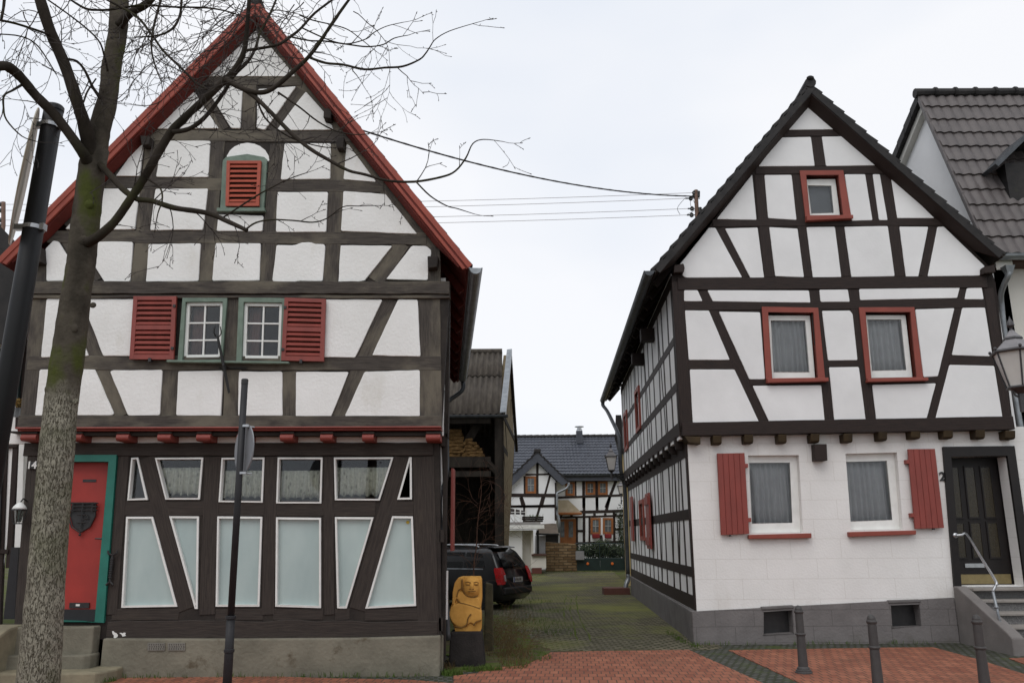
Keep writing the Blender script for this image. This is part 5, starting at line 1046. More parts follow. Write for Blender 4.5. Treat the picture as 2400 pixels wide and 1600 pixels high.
MB().box(Vector(((xd + xe) / 2 - .05, YC + .47, zs * .46)), (.5, .06, zs * .86)).build('porch_door', M['cream'], CT, bevel=.01)
ps = MB().prism([Vector((xe - .05, YC + .02, .25)), Vector((xf, YC + .02, .25)), Vector((xf, YC + .02, c_(700, 1090).z)), Vector((xe - .05, YC + .02, c_(700, 1090).z))], (0, 2.2, 0)).build('porch_parapet', M['cream'], CT)
MB().box(Vector(((xe + xf) / 2 - .1, YC + .7, .10)), (xf - xe - .2, 1.4, .35)).build('parapet_base', mat('red_base', (.14, .05, .04)), CT)
MB().box(Vector(((xe + xf) / 2, YC + .6, c_(700, 1095).z)), (xf - xe + .05, 1.4, .08)).build('parapet_coping', mat('brown_coping', (.09, .045, .035)), CT)
MB().box(Vector((xe + .02, YC + .12, (zs + c_(700, 1090).z) / 2)), (.10, .12, zs - c_(700, 1090).z)).build('porch_post', M['cream'], CT)
MB().box(Vector((xe + .28, YC + .35, (zs + c_(700, 1090).z) / 2)), (.12, .1, zs - c_(700, 1090).z)).build('dark_post', M['black'], CT)
rt = c_(745, 640); MB().box(Vector(((xa + rt.x) / 2, YC + 1.0, zs + .13)), (rt.x - xa, 2.9, .16)).build('roof_slab', M['white'], CT, bevel=.01)
MB().box(Vector(((xa + rt.x) / 2 - .1, YC + 1.1, zs + .285)), (rt.x - xa - .12, 2.6, .14)).build('roof_edge', mat('roof_edge_grey', (.24, .23, .22)), CT)
mb = MB()
for i in range(3): p = c_(215 + i * 100, 290, .8); mb.tube([Vector((p.x, YC + .8, zs + .34)), Vector((p.x, YC + .8, zs + .98))], .03, 6)
for z in (.5, .66, .82): mb.tube([Vector((xa, YC + .8, zs + z)), Vector((c_(420, 290).x, YC + .8, zs + z))], .012, 5)
mb.build('roof_railing', M['white'], CT); MB().prism([c_(60, 215, 1.2), c_(430, 275, 1.2), c_(430, 340, 1.2), c_(60, 320, 1.2)], (0, 1, 0)).build('awning', mat('awning_dark', (.05, .042, .042)), CT)
PT = thing('planter', 'dark wooden planter box standing on the annex roof edge', 'planter', c_(530, 530, .3)); mb = MB()
for i in range(3): mb.box(Vector((c_(535, 0).x, YC + .3, zs + .40 + i * .085)), (.98 - .06 * (i == 0), .6, .07))
mb.build('planter_box', M['barnwood'], PT, bevel=.01)
gmesh = grass('planter_grass', [(c_(565, 0).x, YC + .3, .42, .22, 90)], gm, .05, .14); gmesh.location.z = zs + .60; adopt(gmesh, PT); gmesh.name = 'foliage'
MB().prism([Vector((-1.0, YC + 1, -.02)), Vector((-.9, YC + 1, 0)), Vector((-.9, YC + 1, .1)), Vector((-1, YC + 1, .1))], (0, .1, 0)).build('step', M['stonestep'], CT)
# ================================================================== STONE WALL, SHED AND GREEN GATE
YS = 40.6; s_ = lambda x, y, d=0: Vector((onY(*V_(x, y), YS).x, YS + d, onY(*V_(x, y), YS).z))
SWL = tag(MB().prism([Vector((s_(760, 0).x, YS, -.05)), Vector((s_(1320, 0).x, YS, -.05)), Vector((s_(1320, 0).x, YS, s_(1320, 895).z)), Vector((s_(960, 0).x, YS, s_(960, 870).z)), Vector((s_(760, 0).x, YS, s_(760, 860).z))], (0, .4, 0)).build('stone_wall', M['sandstone'], None, bevel=.03), 'rubble stone garden wall between the white annex and the green gate', 'wall')
SD_ = thing('lean_to', 'low brown-roofed lean-to behind the stone wall beside the white annex', 'shed', s_(900, 700, 1)); mb = MB()
mb.prism([s_(600, 690, .8), s_(1030, 700, .8), s_(1010, 460, 3.0), s_(740, 480, 3.0)], (0, 0, -.1)); mb.build('roof', mat('brown_felt', (.12, .095, .072), (.085, .068, .052), 3, .9, .4, 20), SD_)
MB().prism([s_(590, 740, 1), s_(790, 740, 1), s_(790, 1100, 1), s_(590, 1100, 1)], (0, .1, 0)).build('wall', mat('grey_panel', (.36, .36, .37)), SD_); MB().prism([s_(790, 720, 1.1), s_(1030, 720, 1.1), s_(1030, 900, 1.1), s_(790, 900, 1.1)], (0, .1, 0)).build('opening', M['black'], SD_)  # the opening is a black slab painting the shade inside
gutter(MB(), s_(600, 700, .7), s_(1030, 705, .7), .07).build('gutter', M['zincdark'], SD_)
gl0, gr0 = s_(1325, 1360), s_(2235, 1330)
GT = thing('garden_gate', 'dark green double gate with two round orange reflectors', 'gate', (gl0.x, YS, 0)); zt2 = s_(1700, 1170).z; xm = (gl0.x + gr0.x) / 2
for a, b, nx in ((gl0.x, xm - .004, 1548), (xm + .004, gr0.x, 2000)):
    lf = MB().box(Vector(((a + b) / 2, YS + .05, zt2 / 2 + .03)), (b - a, .05, zt2 - .02)).build('gate_leaf', M['gategreen'], GT)
    c = s_(nx, 1256, -.0); MB().lathe(c, [(.055, -.02), (.068, .0), (.055, .03), (.02, .035)], 14, Matrix.Rotation(R(90), 3, 'X')).build('reflector', M['orangelens'], lf)
    mb = MB(); zt3 = s_(1700, 885).z
    for z in (zt2 + .02, zt3): mb.tube([Vector((a, YS + .05, z)), Vector((b, YS + .05, z))], .025, 6)
    n = 13
    for i in range(n + 1): x = a + (b - a) * i / n; mb.tube([Vector((x, YS + .05, zt2)), Vector((x, YS + .05, zt3))], .028 if i in (0, n) else .010, 5)
    mb.build('gate_bars', M['gategreen'], lf)
q = s_(1400, 1105, -.15); MB().box(Vector((q.x, YS - .12, q.z)), (.40, .12, .40)).build('letter_boxes', mat('grey_letterbox', (.26, .26, .27)), GT, bevel=.01).name = 'letter_box'
gp2 = s_(2290, 1200); tag(MB().box(Vector((gp2.x + .05, YS + .1, 1.25)), (.36, .4, 2.7)).build('gate_pier', M['sandstone'], None, bevel=.03), 'rubble stone gate pier at the right of the green gate', 'pier')
def leafcloud(name, c, r_, n, lsz, mt, parent=None, seed=1):
    random.seed(seed); mb = MB()
    for _ in range(n):
        while True:
            p = Vector((U(-1, 1), U(-1, 1), U(-1, 1)))
            if p.length < 1: break
        if rnd() < .35: p *= .6
        q = Vector(c) + Vector((p.x * r_[0], p.y * r_[1], p.z * r_[2])); a = Vector((U(-1, 1), U(-1, 1), U(-1, 1))).normalized(); b = a.orthogonal().normalized() * lsz * U(.5, 1.1); a = a * lsz * U(.6, 1.4)
        mb.add([q - a, q + b * .6, q + a, q - b * .6], [(0, 1, 2, 3)])
    return mb.build(name, mt, parent)
lf_m = mat('garden_leaf', (.050, .066, .030), (.028, .038, .019), 5, .7, 0, spec=.2)
for i, (x, y, rx, rz, lab) in enumerate(((1640, 1030, .75, .42, 'broad dark shrub behind the left leaf of the green gate'), (1870, 1010, .55, .55, 'taller rounded shrub behind the middle of the green gate'), (2080, 1060, .8, .45, 'dense shrub behind the right leaf of the green gate'))):
    c = s_(x, y, .9); t = thing('shrub', lab, 'shrub', (c.x, c.y, 0), 'shrubs behind the green gate'); leafcloud('foliage', c, (rx, .5, rz), 900, .07, lf_m, t, 20 + i)
    mb = MB()
    for k in range(5): mb.tube([Vector((c.x + U(-.2, .2), c.y, 0)), Vector((c.x + U(-rx, rx) * .7, c.y, c.z))], .02, 5)
    mb.build('stem', M['barnwood'], t)
c = Vector((onY(*V_(2165, 640), YF - .25).x, YF - .25, onY(*V_(2165, 640), YF).z)); iv = thing('climber', 'sparse dark climbing plant on the right end of the farmhouse wall', 'climbing plant', (c.x, c.y, 0)); leafcloud('foliage', Vector((c.x, YF - .25, c.z)), (.34, .16, 1.5), 420, .06, lf_m, iv, 31)
mb = MB()
for k in range(4): mb.tube(smooth_path([(c.x + U(-.2, .2), YF - .2, 0), (c.x + U(-.3, .3), YF - .2, 1), (c.x + U(-.4, .4), YF - .2, 2), (c.x + U(-.5, .4), YF - .2, c.z + 1)], 3), .02, 5)
mb.build('stem', M['barnwood'], iv)
# ================================================================== OCHRE HOUSE BEHIND THE BLACK AND WHITE ONE
OH = thing('ochre_house', 'narrow ochre house end behind the black and white house with a dark tile verge', 'house', (5, 31, 0))
YO = 29.0; x0_ = onY(1461, 1200, YO).x; zt4 = onY(1452, 985, YO).z
MB().prism([Vector((x0_, YO, 0)), Vector((9, YO, 0)), Vector((9, YO, zt4 + 2)), Vector((x0_ + .25, YO, zt4 - .3)), Vector((x0_, YO, zt4 - .6))], (1.5, 9, 0)).build('wall', M['ochre'], OH)
p = [onY(x, y, YO - .15) for x, y in ((1443, 972), (1456, 972), (1466, 1075), (1458, 1062), (1441, 1030))]; MB().prism(p, (.9, 6, 0)).build('roof', M['slate'], OH)
st_ = onZ(1425, 1398); tag(MB().box(Vector((3.0, 25.1, .09)), (.75, .6, .20)).build('doorstep', mat('red_step', (.11, .045, .035)), None, bevel=.015), 'dark red stone doorstep by the downpipe in the alley', 'step')
# ================================================================== LEFT NEIGHBOUR (a sliver at the picture's edge)
LN = thing('neighbour_house', 'sliver of a dark timbered house with a slate verge at the far left edge', 'house', (-9, 11.6, 0)); YL = 11.7; LF = Facade(YL)
xr = onY(52, 1000, YL).x
MB().prism([Vector((-13, YL, -.1)), Vector((xr, YL, -.1)), Vector((xr, YL, 5.2)), Vector((-9.5, YL, 8)), Vector((-13, YL, 5))], (-4.2, 6.5, 0)).build('gable_wall', M['plaster'], LN)
va, vb = onY(-300, 240, YL - .4), onY(64, 606, YL - .4); d = (vb - va).normalized(); n = Vector((-d.z, 0, d.x)); n = n if n.z > 0 else -n
MB().prism([va + n * .05, vb + n * .05, vb - n * .10, va - n * .10], (-4.0, 6.2, 0)).build('roof', M['slate'], LN); MB().prism([va - n * .10, vb - n * .10, vb - n * .42 - d * .1, va - n * .42], (0, .05, 0)).build('bargeboard', M['slate'], LN)
MB().prism([onY(-200, 640, YL - .3), onY(28, 735, YL - .3), onY(28, 800, YL - .3), onY(-200, 700, YL - .3)], (0, .6, 0)).build('lower_eave', M['backwood'], LN)
MB().prism([onY(x, y, YL - .45) for x, y in ((-160, 470), (66, 632), (46, 805), (-160, 800))], (0, .06, 0)).build('eave_board', M['slate'], LN)
for a in ((58, 700, 46, 1020, 18), (40, 1020, 22, 1330, 13), (12, 1010, -12, 1600, 20)): LF.beam(*a, M['darkwood'], LN, out=.03)
for a in ((-60, 822, 60, 828, 14), (-60, 1050, 45, 1045, 8), (-60, 1290, 24, 1292, 10)): LF.beam(*a, M['darkwood'], LN, out=.05)
LF.slab('W 34,812 56,812 50,945 28,945', M['gategreen'], LN, out=.09, th=.06, name='shutter'); LF.slab('W -10,1110 10,1110 4,1290 -20,1290', M['black'], LN, out=.06, th=.05, name='window')
q = [onY(x, y, 11.4) for x, y in ((46, 1012), (57, 1012), (48, 1300), (33, 1300))]; MB().prism(q, (0, .25, 0)).build('corner_pilaster', M['white'], LN)
q = [onY(x, y, 11.2) for x, y in ((26, 1282), (43, 1282), (34, 1450), (8, 1450))]; o = MB().prism(q, (0, .08, 0)).build('gate_board', M['postgrey'], LN)
c = onY(40, 960, 11.3); PT2 = thing('flower_pot', 'small grey pot with ochre flowers hung at the far left house corner', 'flower pot', tuple(c)); MB().lathe(c, [(.05, -.10), (.075, .02)], 10).build('pot', M['zinc'], PT2); leafcloud('flowers', c + Vector((0, 0, .09)), (.11, .09, .08), 90, .025, mat('ochre_flower', (.30, .17, .04), (.10, .08, .03), 40), PT2, 5)
# ================================================================== CAR
CRo = onZ(1176, 1431); CARY = 61.0; ph = R(28); cf = Vector((-math.cos(ph), math.sin(ph), 0)); cw = Vector((math.sin(ph), math.cos(ph), 0)); KS = .93
CT_ = thing('parked_car', 'black estate car with roof rails parked nose-in before the open barn', 'car', (CRo.x, CRo.y, 0))
def cp(l, w_, z): return Vector((CRo.x, CRo.y, 0)) + (cf * l + cw * w_) * KS + Vector((0, 0, z * KS))
WD = 1.74
def prof_rear(z): 
    P_ = [(.20, .16), (.32, .03), (.55, 0), (.80, .02), (.98, .10), (1.25, .26), (1.42, .40), (1.50, .52), (1.53, .62)]
    for (a, x), (b, y) in zip(P_, P_[1:]):
        if z <= b: return x + (y - x) * max(0, (z - a)) / (b - a)
    return .62
def hw(z):
    P_ = [(.20, .74), (.32, .83), (.60, .87), (.85, .86), (.98, .835), (1.25, .745), (1.42, .665), (1.50, .57), (1.53, .40)]
    for (a, x), (b, y) in zip(P_, P_[1:]):
        if z <= b: return x + (y - x) * max(0, (z - a)) / (b - a)
    return .40
zsx = [.20, .32, .46, .60, .74, .86, .98, 1.10, 1.25, 1.36, 1.42, 1.47, 1.50, 1.53]
hts = lambda s: 1.53 if s < 3.0 else (1.53 - (s - 3.0) / .75 * .55 if s < 3.75 else .98 - (s - 3.75) * .22)
mb = MB(); rings = []
for s in (0, .04, .14, .35, .8, 1.6, 2.4, 3.0, 3.4, 3.75, 4.2, 4.45):
    top = hts(s); r_ = []
    for sg in (-1, 1):
        zz = zsx if sg < 0 else zsx[::-1]
        for z in zz:
            z2 = min(z, top) if z > .6 else z; x = max(s, 0) + prof_rear(z) * max(0, 1 - s / 1.2)
            if s == 0: k = .90 if z < 1.3 else .94
            elif s == .04: k = .955
            elif s == .14: k = .988
            elif s > 4.3: k = .8
            else: k = 1
            r_.append(cp(x, WD / 2 + sg * hw(z) * k, z2))
    rings.append(r_)
m_ = len(rings[0]); vs = [p for r_ in rings for p in r_]; fs = [(i * m_ + j, i * m_ + (j + 1) % m_, (i + 1) * m_ + (j + 1) % m_, (i + 1) * m_ + j) for i in range(len(rings) - 1) for j in range(m_)]
fs += [tuple(range(m_))[::-1], tuple(range((len(rings) - 1) * m_, len(rings) * m_))]; mb.add(vs, fs); bo = mb.build('body', M['carblack'], CT_, smooth=True)
bm = bmesh.new(); bm.from_mesh(bo.data); bmesh.ops.remove_doubles(bm, verts=bm.verts, dist=.0005); bmesh.ops.recalc_face_normals(bm, faces=bm.faces); bm.to_mesh(bo.data); bm.free()
def side_pt(l, z, o=.006): return cp(l + prof_rear(z) * max(0, 1 - l / 1.2), WD / 2 - hw(z) - o, z)
def side_panel(name, pts_, mt, o=.008, par=CT_):
    mb = MB(); n = len(pts_); mb.add([side_pt(l, z, o) for l, z in pts_], [tuple(range(n))]); ob = mb.build(name, mt, par); sm = ob.modifiers.new('t', 'SOLIDIFY'); sm.thickness = .008; return ob
M['cartint'] = mat('tinted_window', (.010, .011, .012), None, 3, .08, 0, spec=.35)
for pts_ in (((.42, 1.03), (.42, 1.36), (.62, 1.40), (1.10, 1.41), (1.14, 1.03)), ((1.20, 1.03), (1.18, 1.41), (1.95, 1.41), (2.0, 1.03)), ((2.08, 1.03), (2.04, 1.41), (2.75, 1.40), (3.25, 1.03))): side_panel('side_window', pts_, M['cartint'])
side_panel('belt_strip', ((.5, .985), (.5, 1.01), (3.2, 1.01), (3.2, .985)), M['zinc'], .012)
def rear_pt(w_, z, o=.01): return cp(prof_rear(z) - o, w_ * WD, z)
def rear_patch(name, pts_, mt, o=.012, par=CT_):
    mb = MB(); mb.add([rear_pt(a, z, o) for a, z in pts_], [tuple(range(len(pts_)))]); ob = mb.build(name, mt, par); ob.modifiers.new('t', 'SOLIDIFY').thickness = .01; return ob
rear_patch('rear_window', ((.17, 1.03), (.20, 1.24), (.24, 1.40), (.76, 1.40), (.80, 1.24), (.83, 1.03)), M['cartint'])
mb = MB(); mb.add([rear_pt(.26, 1.34, .022), rear_pt(.34, 1.36, .022), rear_pt(.44, 1.10, .022), rear_pt(.33, 1.06, .022)], [(0, 1, 2, 3)]); mb.build('window_sticker', mat('pale_green_sunshade', (.13, .20, .165), (.06, .09, .075), 9, .5), CT_)
mb = MB(); mb.prism([cp(.38, .30, 1.50), cp(.38, WD - .30, 1.50), cp(.62, WD - .32, 1.535), cp(.62, .32, 1.535)], (0, 0, .025)); mb.build('spoiler', M['carblack'], CT_, bevel=.01)
mb = MB(); mb.tube([rear_pt(.50, 1.05, .03), rear_pt(.66, 1.09, .03)], .010, 6); mb.build('rear_wiper', M['carplastic'], CT_)
for sg in (0, 1):
    mb = MB(); rows = []
    for z, w0_, l_ in ((.62, .08, .10), (.70, .15, .14), (.85, .17, .15), (.98, .15, .14), (1.03, .10, .10)):
        k = [cp(l_ + prof_rear(z), WD / 2 - hw(z) - .012, z), cp(prof_rear(z) + .02, WD / 2 - hw(z) * .955 - .012, z), cp(prof_rear(z) - .014, WD / 2 - hw(z) * .90, z), cp(prof_rear(z) - .014, WD / 2 - hw(z) * .90 + w0_, z)]
        if sg: c_w = (Vector((CRo.x, CRo.y, 0)) + cw * WD / 2 * KS); k = [p - cw * 2 * (p - c_w).dot(cw) for p in k]
        rows += k
    mb.add(rows, [(i * 4 + j, i * 4 + j + 1, i * 4 + j + 5, i * 4 + j + 4) for i in range(4) for j in range(3)]); tl = mb.build('tail_light', M['redlens'], CT_); tl.modifiers.new('t', 'SOLIDIFY').thickness = .02
    if not sg: mb = MB(); mb.prism([cp(prof_rear(.72) - .03, .165, .70), cp(prof_rear(.72) - .03, .225, .70), cp(prof_rear(.84) - .03, .225, .85), cp(prof_rear(.84) - .03, .165, .85)], cf * .02); mb.build('reversing_lens', M['clearlens'], tl)
    w_ = .33 if not sg else WD - .33
    mb = MB(); mb.tube(smooth_path([tuple(cp(.85, w_, 1.52)), tuple(cp(1.0, w_ - .02, 1.575)), tuple(cp(1.9, w_ - .03, 1.59)), tuple(cp(2.9, w_ - .02, 1.575)), tuple(cp(3.05, w_, 1.50))], 4), .020, 8); mb.build('roof_rail', M['steel'], CT_, smooth=True)
pn = [cp(-.015, .62, .66), cp(-.015, 1.12, .66), cp(-.015, 1.12, .78), cp(-.015, .62, .78)]; pl_ = MB().prism(pn, cf * .012).build('licence_plate', M['plate'], CT_)
MB().prism([pn[0] - cf * .003, pn[0].lerp(pn[1], .09) - cf * .003, pn[3].lerp(pn[2], .09) - cf * .003, pn[3] - cf * .003], cf * .002).build('plate_band', mat('plate_blue', (.03, .06, .25)), pl_)
mb = MB()
for a in (.16, .24, .38, .47, .60, .69, .78): mb.prism([pn[0].lerp(pn[1], a) - cf * .004 + Vector((0, 0, .025)), pn[0].lerp(pn[1], a + .05) - cf * .004 + Vector((0, 0, .025)), pn[3].lerp(pn[2], a + .05) - cf * .004 - Vector((0, 0, .025)), pn[3].lerp(pn[2], a) - cf * .004 - Vector((0, 0, .025))], cf * .002)
mb.build('plate_lettering', M['postgrey'], pl_)
mb = MB(); mb.prism([cp(-.05, .12, .36), cp(-.05, WD - .12, .36), cp(-.05, WD - .12, .54), cp(-.05, .12, .54)], cf * .16); mb.build('bumper', M['carplastic'], CT_, bevel=.04)
for l in (.80, 3.55):
    for w_ in (.10, WD - .10):
        ax = Matrix((cf, Vector((0, 0, 1)), cw)).transposed(); c = cp(l, w_, .31)
        wh = MB().lathe(c, [(.20, -.09), (.29, -.095), (.315, -.07), (.315, .07), (.29, .095), (.20, .09)], 22, ax).build('wheel', M['rubber'], CT_, smooth=False)
        MB().lathe(c, [(.01, -.098), (.06, -.10), (.12, -.085), (.19, -.092), (.205, -.07), (.205, .07), (.01, .07)], 16, ax).build('rim', M['zinc'], wh)
for l, w_ in ((.80, 0),):
    mb = MB(); c = cp(l, -.002 + .012, .31); ax = Matrix((cf, Vector((0, 0, 1)), cw)).transposed(); mb.lathe(c, [(.37, -.012), (.37, .0), (.30, .0)], 24, ax); mb.build('wheel_arch', M['carplastic'], CT_)
# ================================================================== CARVED STATUE ON ITS PEDESTAL
SY = 11.45; g = onZ(1090, 1563); SY = g.y
PD = thing('pedestal', 'tapering dark basalt block carrying the yellow carved figure', 'pedestal', (g.x, SY + .2, 0))
q = [onY(x, y, SY) for x, y in ((1055, 1480), (1129, 1480), (1137, 1568), (1051, 1568))]
mb = MB(); zt_, zb_ = q[0].z, -.03; top = [Vector((q[0].x, SY, zt_)), Vector((q[1].x, SY, zt_)), Vector((q[1].x, SY + .40, zt_)), Vector((q[0].x, SY + .40, zt_))]; bot = [Vector((q[3].x, SY - .03, zb_)), Vector((q[2].x, SY - .03, zb_)), Vector((q[2].x, SY + .43, zb_)), Vector((q[3].x, SY + .43, zb_))]
mb.add(top + bot, [(0, 1, 2, 3), (7, 6, 5, 4), (0, 4, 5, 1), (1, 5, 6, 2), (2, 6, 7, 3), (3, 7, 4, 0)]); mb.build('block', M['pedestal'], PD, bevel=.02)
def yp(x, y, o): p = onY(1000 + x / 5.2267, 1300 + y / 5.2267, SY + .16); return Vector((p.x, SY + .16 - o, p.z))
pxs = (yp(100, 0, 0) - yp(0, 0, 0)).x / 100
mb = MB()
def el(x, y, rx, ry, o, ro, rot=0):
    c = yp(x, y, o); n, m = 20, 14; vs = []
    for i in range(m + 1):
        t = math.pi * i / m
        for j in range(n):
            a = 2 * math.pi * j / n; u, v, w_ = math.sin(t) * math.cos(a) * rx * pxs, math.cos(t) * ry * pxs, math.sin(t) * math.sin(a) * ro
            vs.append(c + Vector((u * math.cos(rot) - v * math.sin(rot), w_, u * math.sin(rot) + v * math.cos(rot))))
    mb.add(vs, [(i * n + j, i * n + (j + 1) % n, (i + 1) * n + (j + 1) % n, (i + 1) * n + j) for i in range(m) for j in range(n)])
def sil(pts_, o, th): mb.prism([yp(x, y, o) for x, y in pts_], (0, th, 0))
sil([(440, 262), (665, 262), (674, 430), (664, 650), (674, 800), (670, 905), (655, 938), (350, 938), (345, 885), (300, 805), (280, 715), (300, 630), (325, 560), (328, 440), (350, 340), (390, 275)], .045, .225)
sil([(432, 262), (442, 310), (434, 400), (398, 425), (376, 500), (352, 585), (316, 600), (322, 450), (345, 340), (388, 275)], .075, .2)      # hair falling on the left
sil([(644, 300), (676, 290), (680, 520), (664, 650), (650, 600), (642, 500)], .06, .2)                                                        # hair on the right
el(553, 385, 108, 128, .03, .10)                                                                                                             # face
sil([(378, 475), (402, 438), (432, 442), (482, 492), (570, 518), (630, 512), (642, 560), (652, 642), (560, 614), (470, 588), (412, 572), (380, 530)], .085, .2)   # shoulder and arm
sil([(300, 645), (340, 598), (400, 580), (480, 590), (570, 615), (640, 645), (676, 685), (676, 782), (625, 798), (580, 842), (545, 815), (505, 845), (430, 872), (370, 858), (310, 805), (280, 722)], .105, .2)   # haunch and knee
sil([(343, 885), (430, 888), (500, 862), (545, 830), (580, 858), (622, 815), (676, 795), (672, 905), (652, 938), (352, 938)], .075, .2)          # foot
st = mb.build('carved_statue', M['statue'], None); rm = st.modifiers.new('fuse', 'REMESH'); rm.mode = 'VOXEL'; rm.voxel_size = .008; rm.use_smooth_shade = True; sm = st.modifiers.new('soft', 'SMOOTH'); sm.iterations = 7; sm.factor = .5
tag(st, 'yellow sandstone carving of a crouching smiling figure with long hair', 'statue')
dark = mat('crease_shade', (.24, .13, .035), (.16, .085, .025), 8, .95)  # dark tone paints the shade of the carved creases
mb = MB(); el(555, 378, 25, 46, .118, .034); el(513, 326, 36, 9, .104, .020, R(5)); el(608, 328, 33, 9, .102, .020, R(-6)); mb.build('nose_and_brow', M['statue'], st, smooth=True)
for x in (512, 611): mb = MB(); el(x, 344, 31, 14, .106, .022); mb.build('eye', M['statue'], st, smooth=True)
mb = MB(); el(557, 424, 48, 11, .114, .026, R(2)); el(557, 447, 40, 16, .112, .024); mb.build('lips', M['statue'], st, smooth=True)
def groove_shade(l, o, r_=.006): MBg.tube(smooth_path([tuple(yp(x, y, o)) for x, y in l], 5), r_, 6)
MBg = MB(); groove_shade([(508, 434), (557, 437), (606, 432)], .138, .006); groove_shade([(440, 290), (446, 400), (486, 482), (560, 510), (632, 490)], .082, .010); groove_shade([(478, 330), (514, 322), (546, 334)], .124, .006); groove_shade([(582, 332), (612, 323), (640, 336)], .120, .006); groove_shade([(482, 354), (514, 362), (544, 354)], .124, .006); groove_shade([(584, 354), (612, 361), (638, 354)], .120, .006)
groove_shade([(526, 408), (556, 416), (586, 408)], .136, .006); groove_shade([(550, 712), (512, 765), (498, 832), (440, 872), (356, 862)], .112, .010); groove_shade([(676, 785), (612, 808), (578, 852)], .110, .010); groove_shade([(376, 535), (410, 574), (470, 590), (560, 616), (655, 648)], .096, .010); groove_shade([(434, 300), (430, 400), (396, 428), (374, 505)], .082, .008)
MBg.build('crease_shade_lines', dark, st, smooth=True)  # raised dark lines in place of shaded grooves
# stone stump behind the statue
c = onZ(1145, 1530); q = onY(1145, 1366, c.y + 1.2)
tag(MB().prism([Vector((onY(1133, 1400, 13).x, 13, -.02)), Vector((onY(1156, 1400, 13).x, 13, -.02)), Vector((onY(1155, 1400, 13).x, 13, onY(1145, 1366, 13).z - .02)), Vector((onY(1138, 1400, 13).x, 13, onY(1145, 1364, 13).z))], (0, .18, 0)).build('stone_stump', mat('mossy_stump', (.075, .062, .035), (.04, .036, .02), 6, .95, .6, 20), None, bevel=.02), 'mossy square stone stump close behind the yellow statue', 'stump')
# ================================================================== BOLLARDS
def bollard(base, label):
    t = thing('bollard', label, 'bollard', base, 'dark bollards before the white ground floor')
    MB().lathe(base, [(.104, -.02), (.104, .022), (.094, .032), (.094, .046), (.078, .054), (.074, .072), (.060, .088), (.054, .30), (.051, .452), (.0505, .455)], 20).build('shaft', M['bollard'], t, smooth=False)
    MB().lathe(base, [(.051, .452), (.060, .456), (.063, .468), (.060, .480), (.052, .484)], 20).build('collar', M['bollard'], t, smooth=True)
    MB().lathe(base, [(.050, .484), (.047, .715), (.056, .725), (.059, .740), (.055, .750), (.046, .756), (.045, .775), (.034, .800), (.014, .813), (.001, .815)], 20).build('head', M['bollard'], t, smooth=False)
b1 = onZ(1884, 1578); bollard((b1.x, b1.y, 0), 'grey bollard with its flared foot in view, leftmost of three')
b2 = onY(2042, 1447, 9.62); bollard((b2.x, b2.y, 0), 'grey bollard in front of the right cellar opening, between two others')
b3 = onY(2287, 1440, 9.52); bollard((b3.x, b3.y, 0), 'grey bollard before the stair cheek wall, rightmost of three')
# ================================================================== SIGN POST BEFORE THE LEFT HOUSE
SP = thing('sign_post', 'slim grey post carrying a round sign seen from its grey back', 'sign post', (onY(535, 1500, 9.0).x, 9, 0))
def at9(x, y, D=9.0): return onY(x, y, D)
top, mid, lo2 = at9(574, 890), at9(541, 1446), at9(537, 1524); dn_ = (mid - top).normalized(); k = (lo2.z + .03) / -dn_.z; foot = lo2 + dn_ * k
MB().tube([top, mid], .036, 14).build('upper_tube', M['postgrey'], SP, smooth=True); MB().tube([mid, lo2, foot], [.043, .045, .048], 14).build('lower_tube', M['postgrey'], SP, smooth=True)
for c in (mid, lo2): MB().lathe(c, [(.045, -.018), (.054, -.012), (.054, .012), (.045, .018)], 14).build('collar', M['postgrey'], SP)
MB().lathe(top, [(.038, -.05), (.039, .0), (.03, .012), (.001, .014)], 14).build('cap', M['black'], SP)
sc_ = at9(573, 1051, 9.10); vd = ray(573, 1051).normalized(); sx = vd.cross(Vector((0, 0, 1))).normalized(); an = R(21); nrm = (sx * math.cos(an) + vd * math.sin(an)).normalized(); nrm = Vector((nrm.x, nrm.y, nrm.z * .3)).normalized()
a1 = Vector((0, 0, 1)) - nrm * nrm.z; a1.normalize(); a2 = nrm.cross(a1); sg_ = MB().lathe(sc_, [(.27, -.004), (.276, 0), (.27, .010), (.001, .011)], 36, Matrix((a1, a2, -nrm)).transposed()).build('round_sign', M['sign'], SP)
mb = MB()
for y in (998, 1108): c = at9(573 - (y - 1051) * .06, y); mb.lathe(c, [(.039, -.014), (.042, -.012), (.042, .012), (.039, .014)], 14); mb.tube([c, c + Vector((.06, .10, 0))], .010, 6)
mb.build('clamp', M['steel'], SP)
# ================================================================== BLACK POST WITH A SIGN ON EDGE, FAR LEFT
BP = thing('sign_post', 'thick black post with steel bands and a weathered sign on edge, far left', 'sign post', (-3.4, 5.6, 0)); DB = 5.6
t0, t1 = onY(127, 252, DB), onY(52, 690, DB); d = (t1 - t0).normalized(); k = (t1.z + .05) / -d.z
MB().tube([t0, t1, t1 + d * k], [.067, .070, .076], 24).build('tube', mat('black_post_paint', (.011, .011, .012), None, 5, .5, .1, 60), BP, smooth=True); MB().lathe(t0, [(.068, -.03), (.070, 0), (.060, .012), (.001, .014)], 20, Matrix.Rotation(-.05, 3, 'Y')).build('cap', M['black'], BP)
mb = MB()
for y in (298, 540):
    c = t0.lerp(t1, (y - 252) / (690 - 252)); mb.tube([c - d * .015, c + d * .015], .074, 24, True); mb.box(c + Vector((-.090, -.014, 0)), (.07, .042, .042)); mb.box(c + Vector((.078, -.014, 0)), (.030, .05, .048))
mb.build('clamp_band', M['steel'], BP)
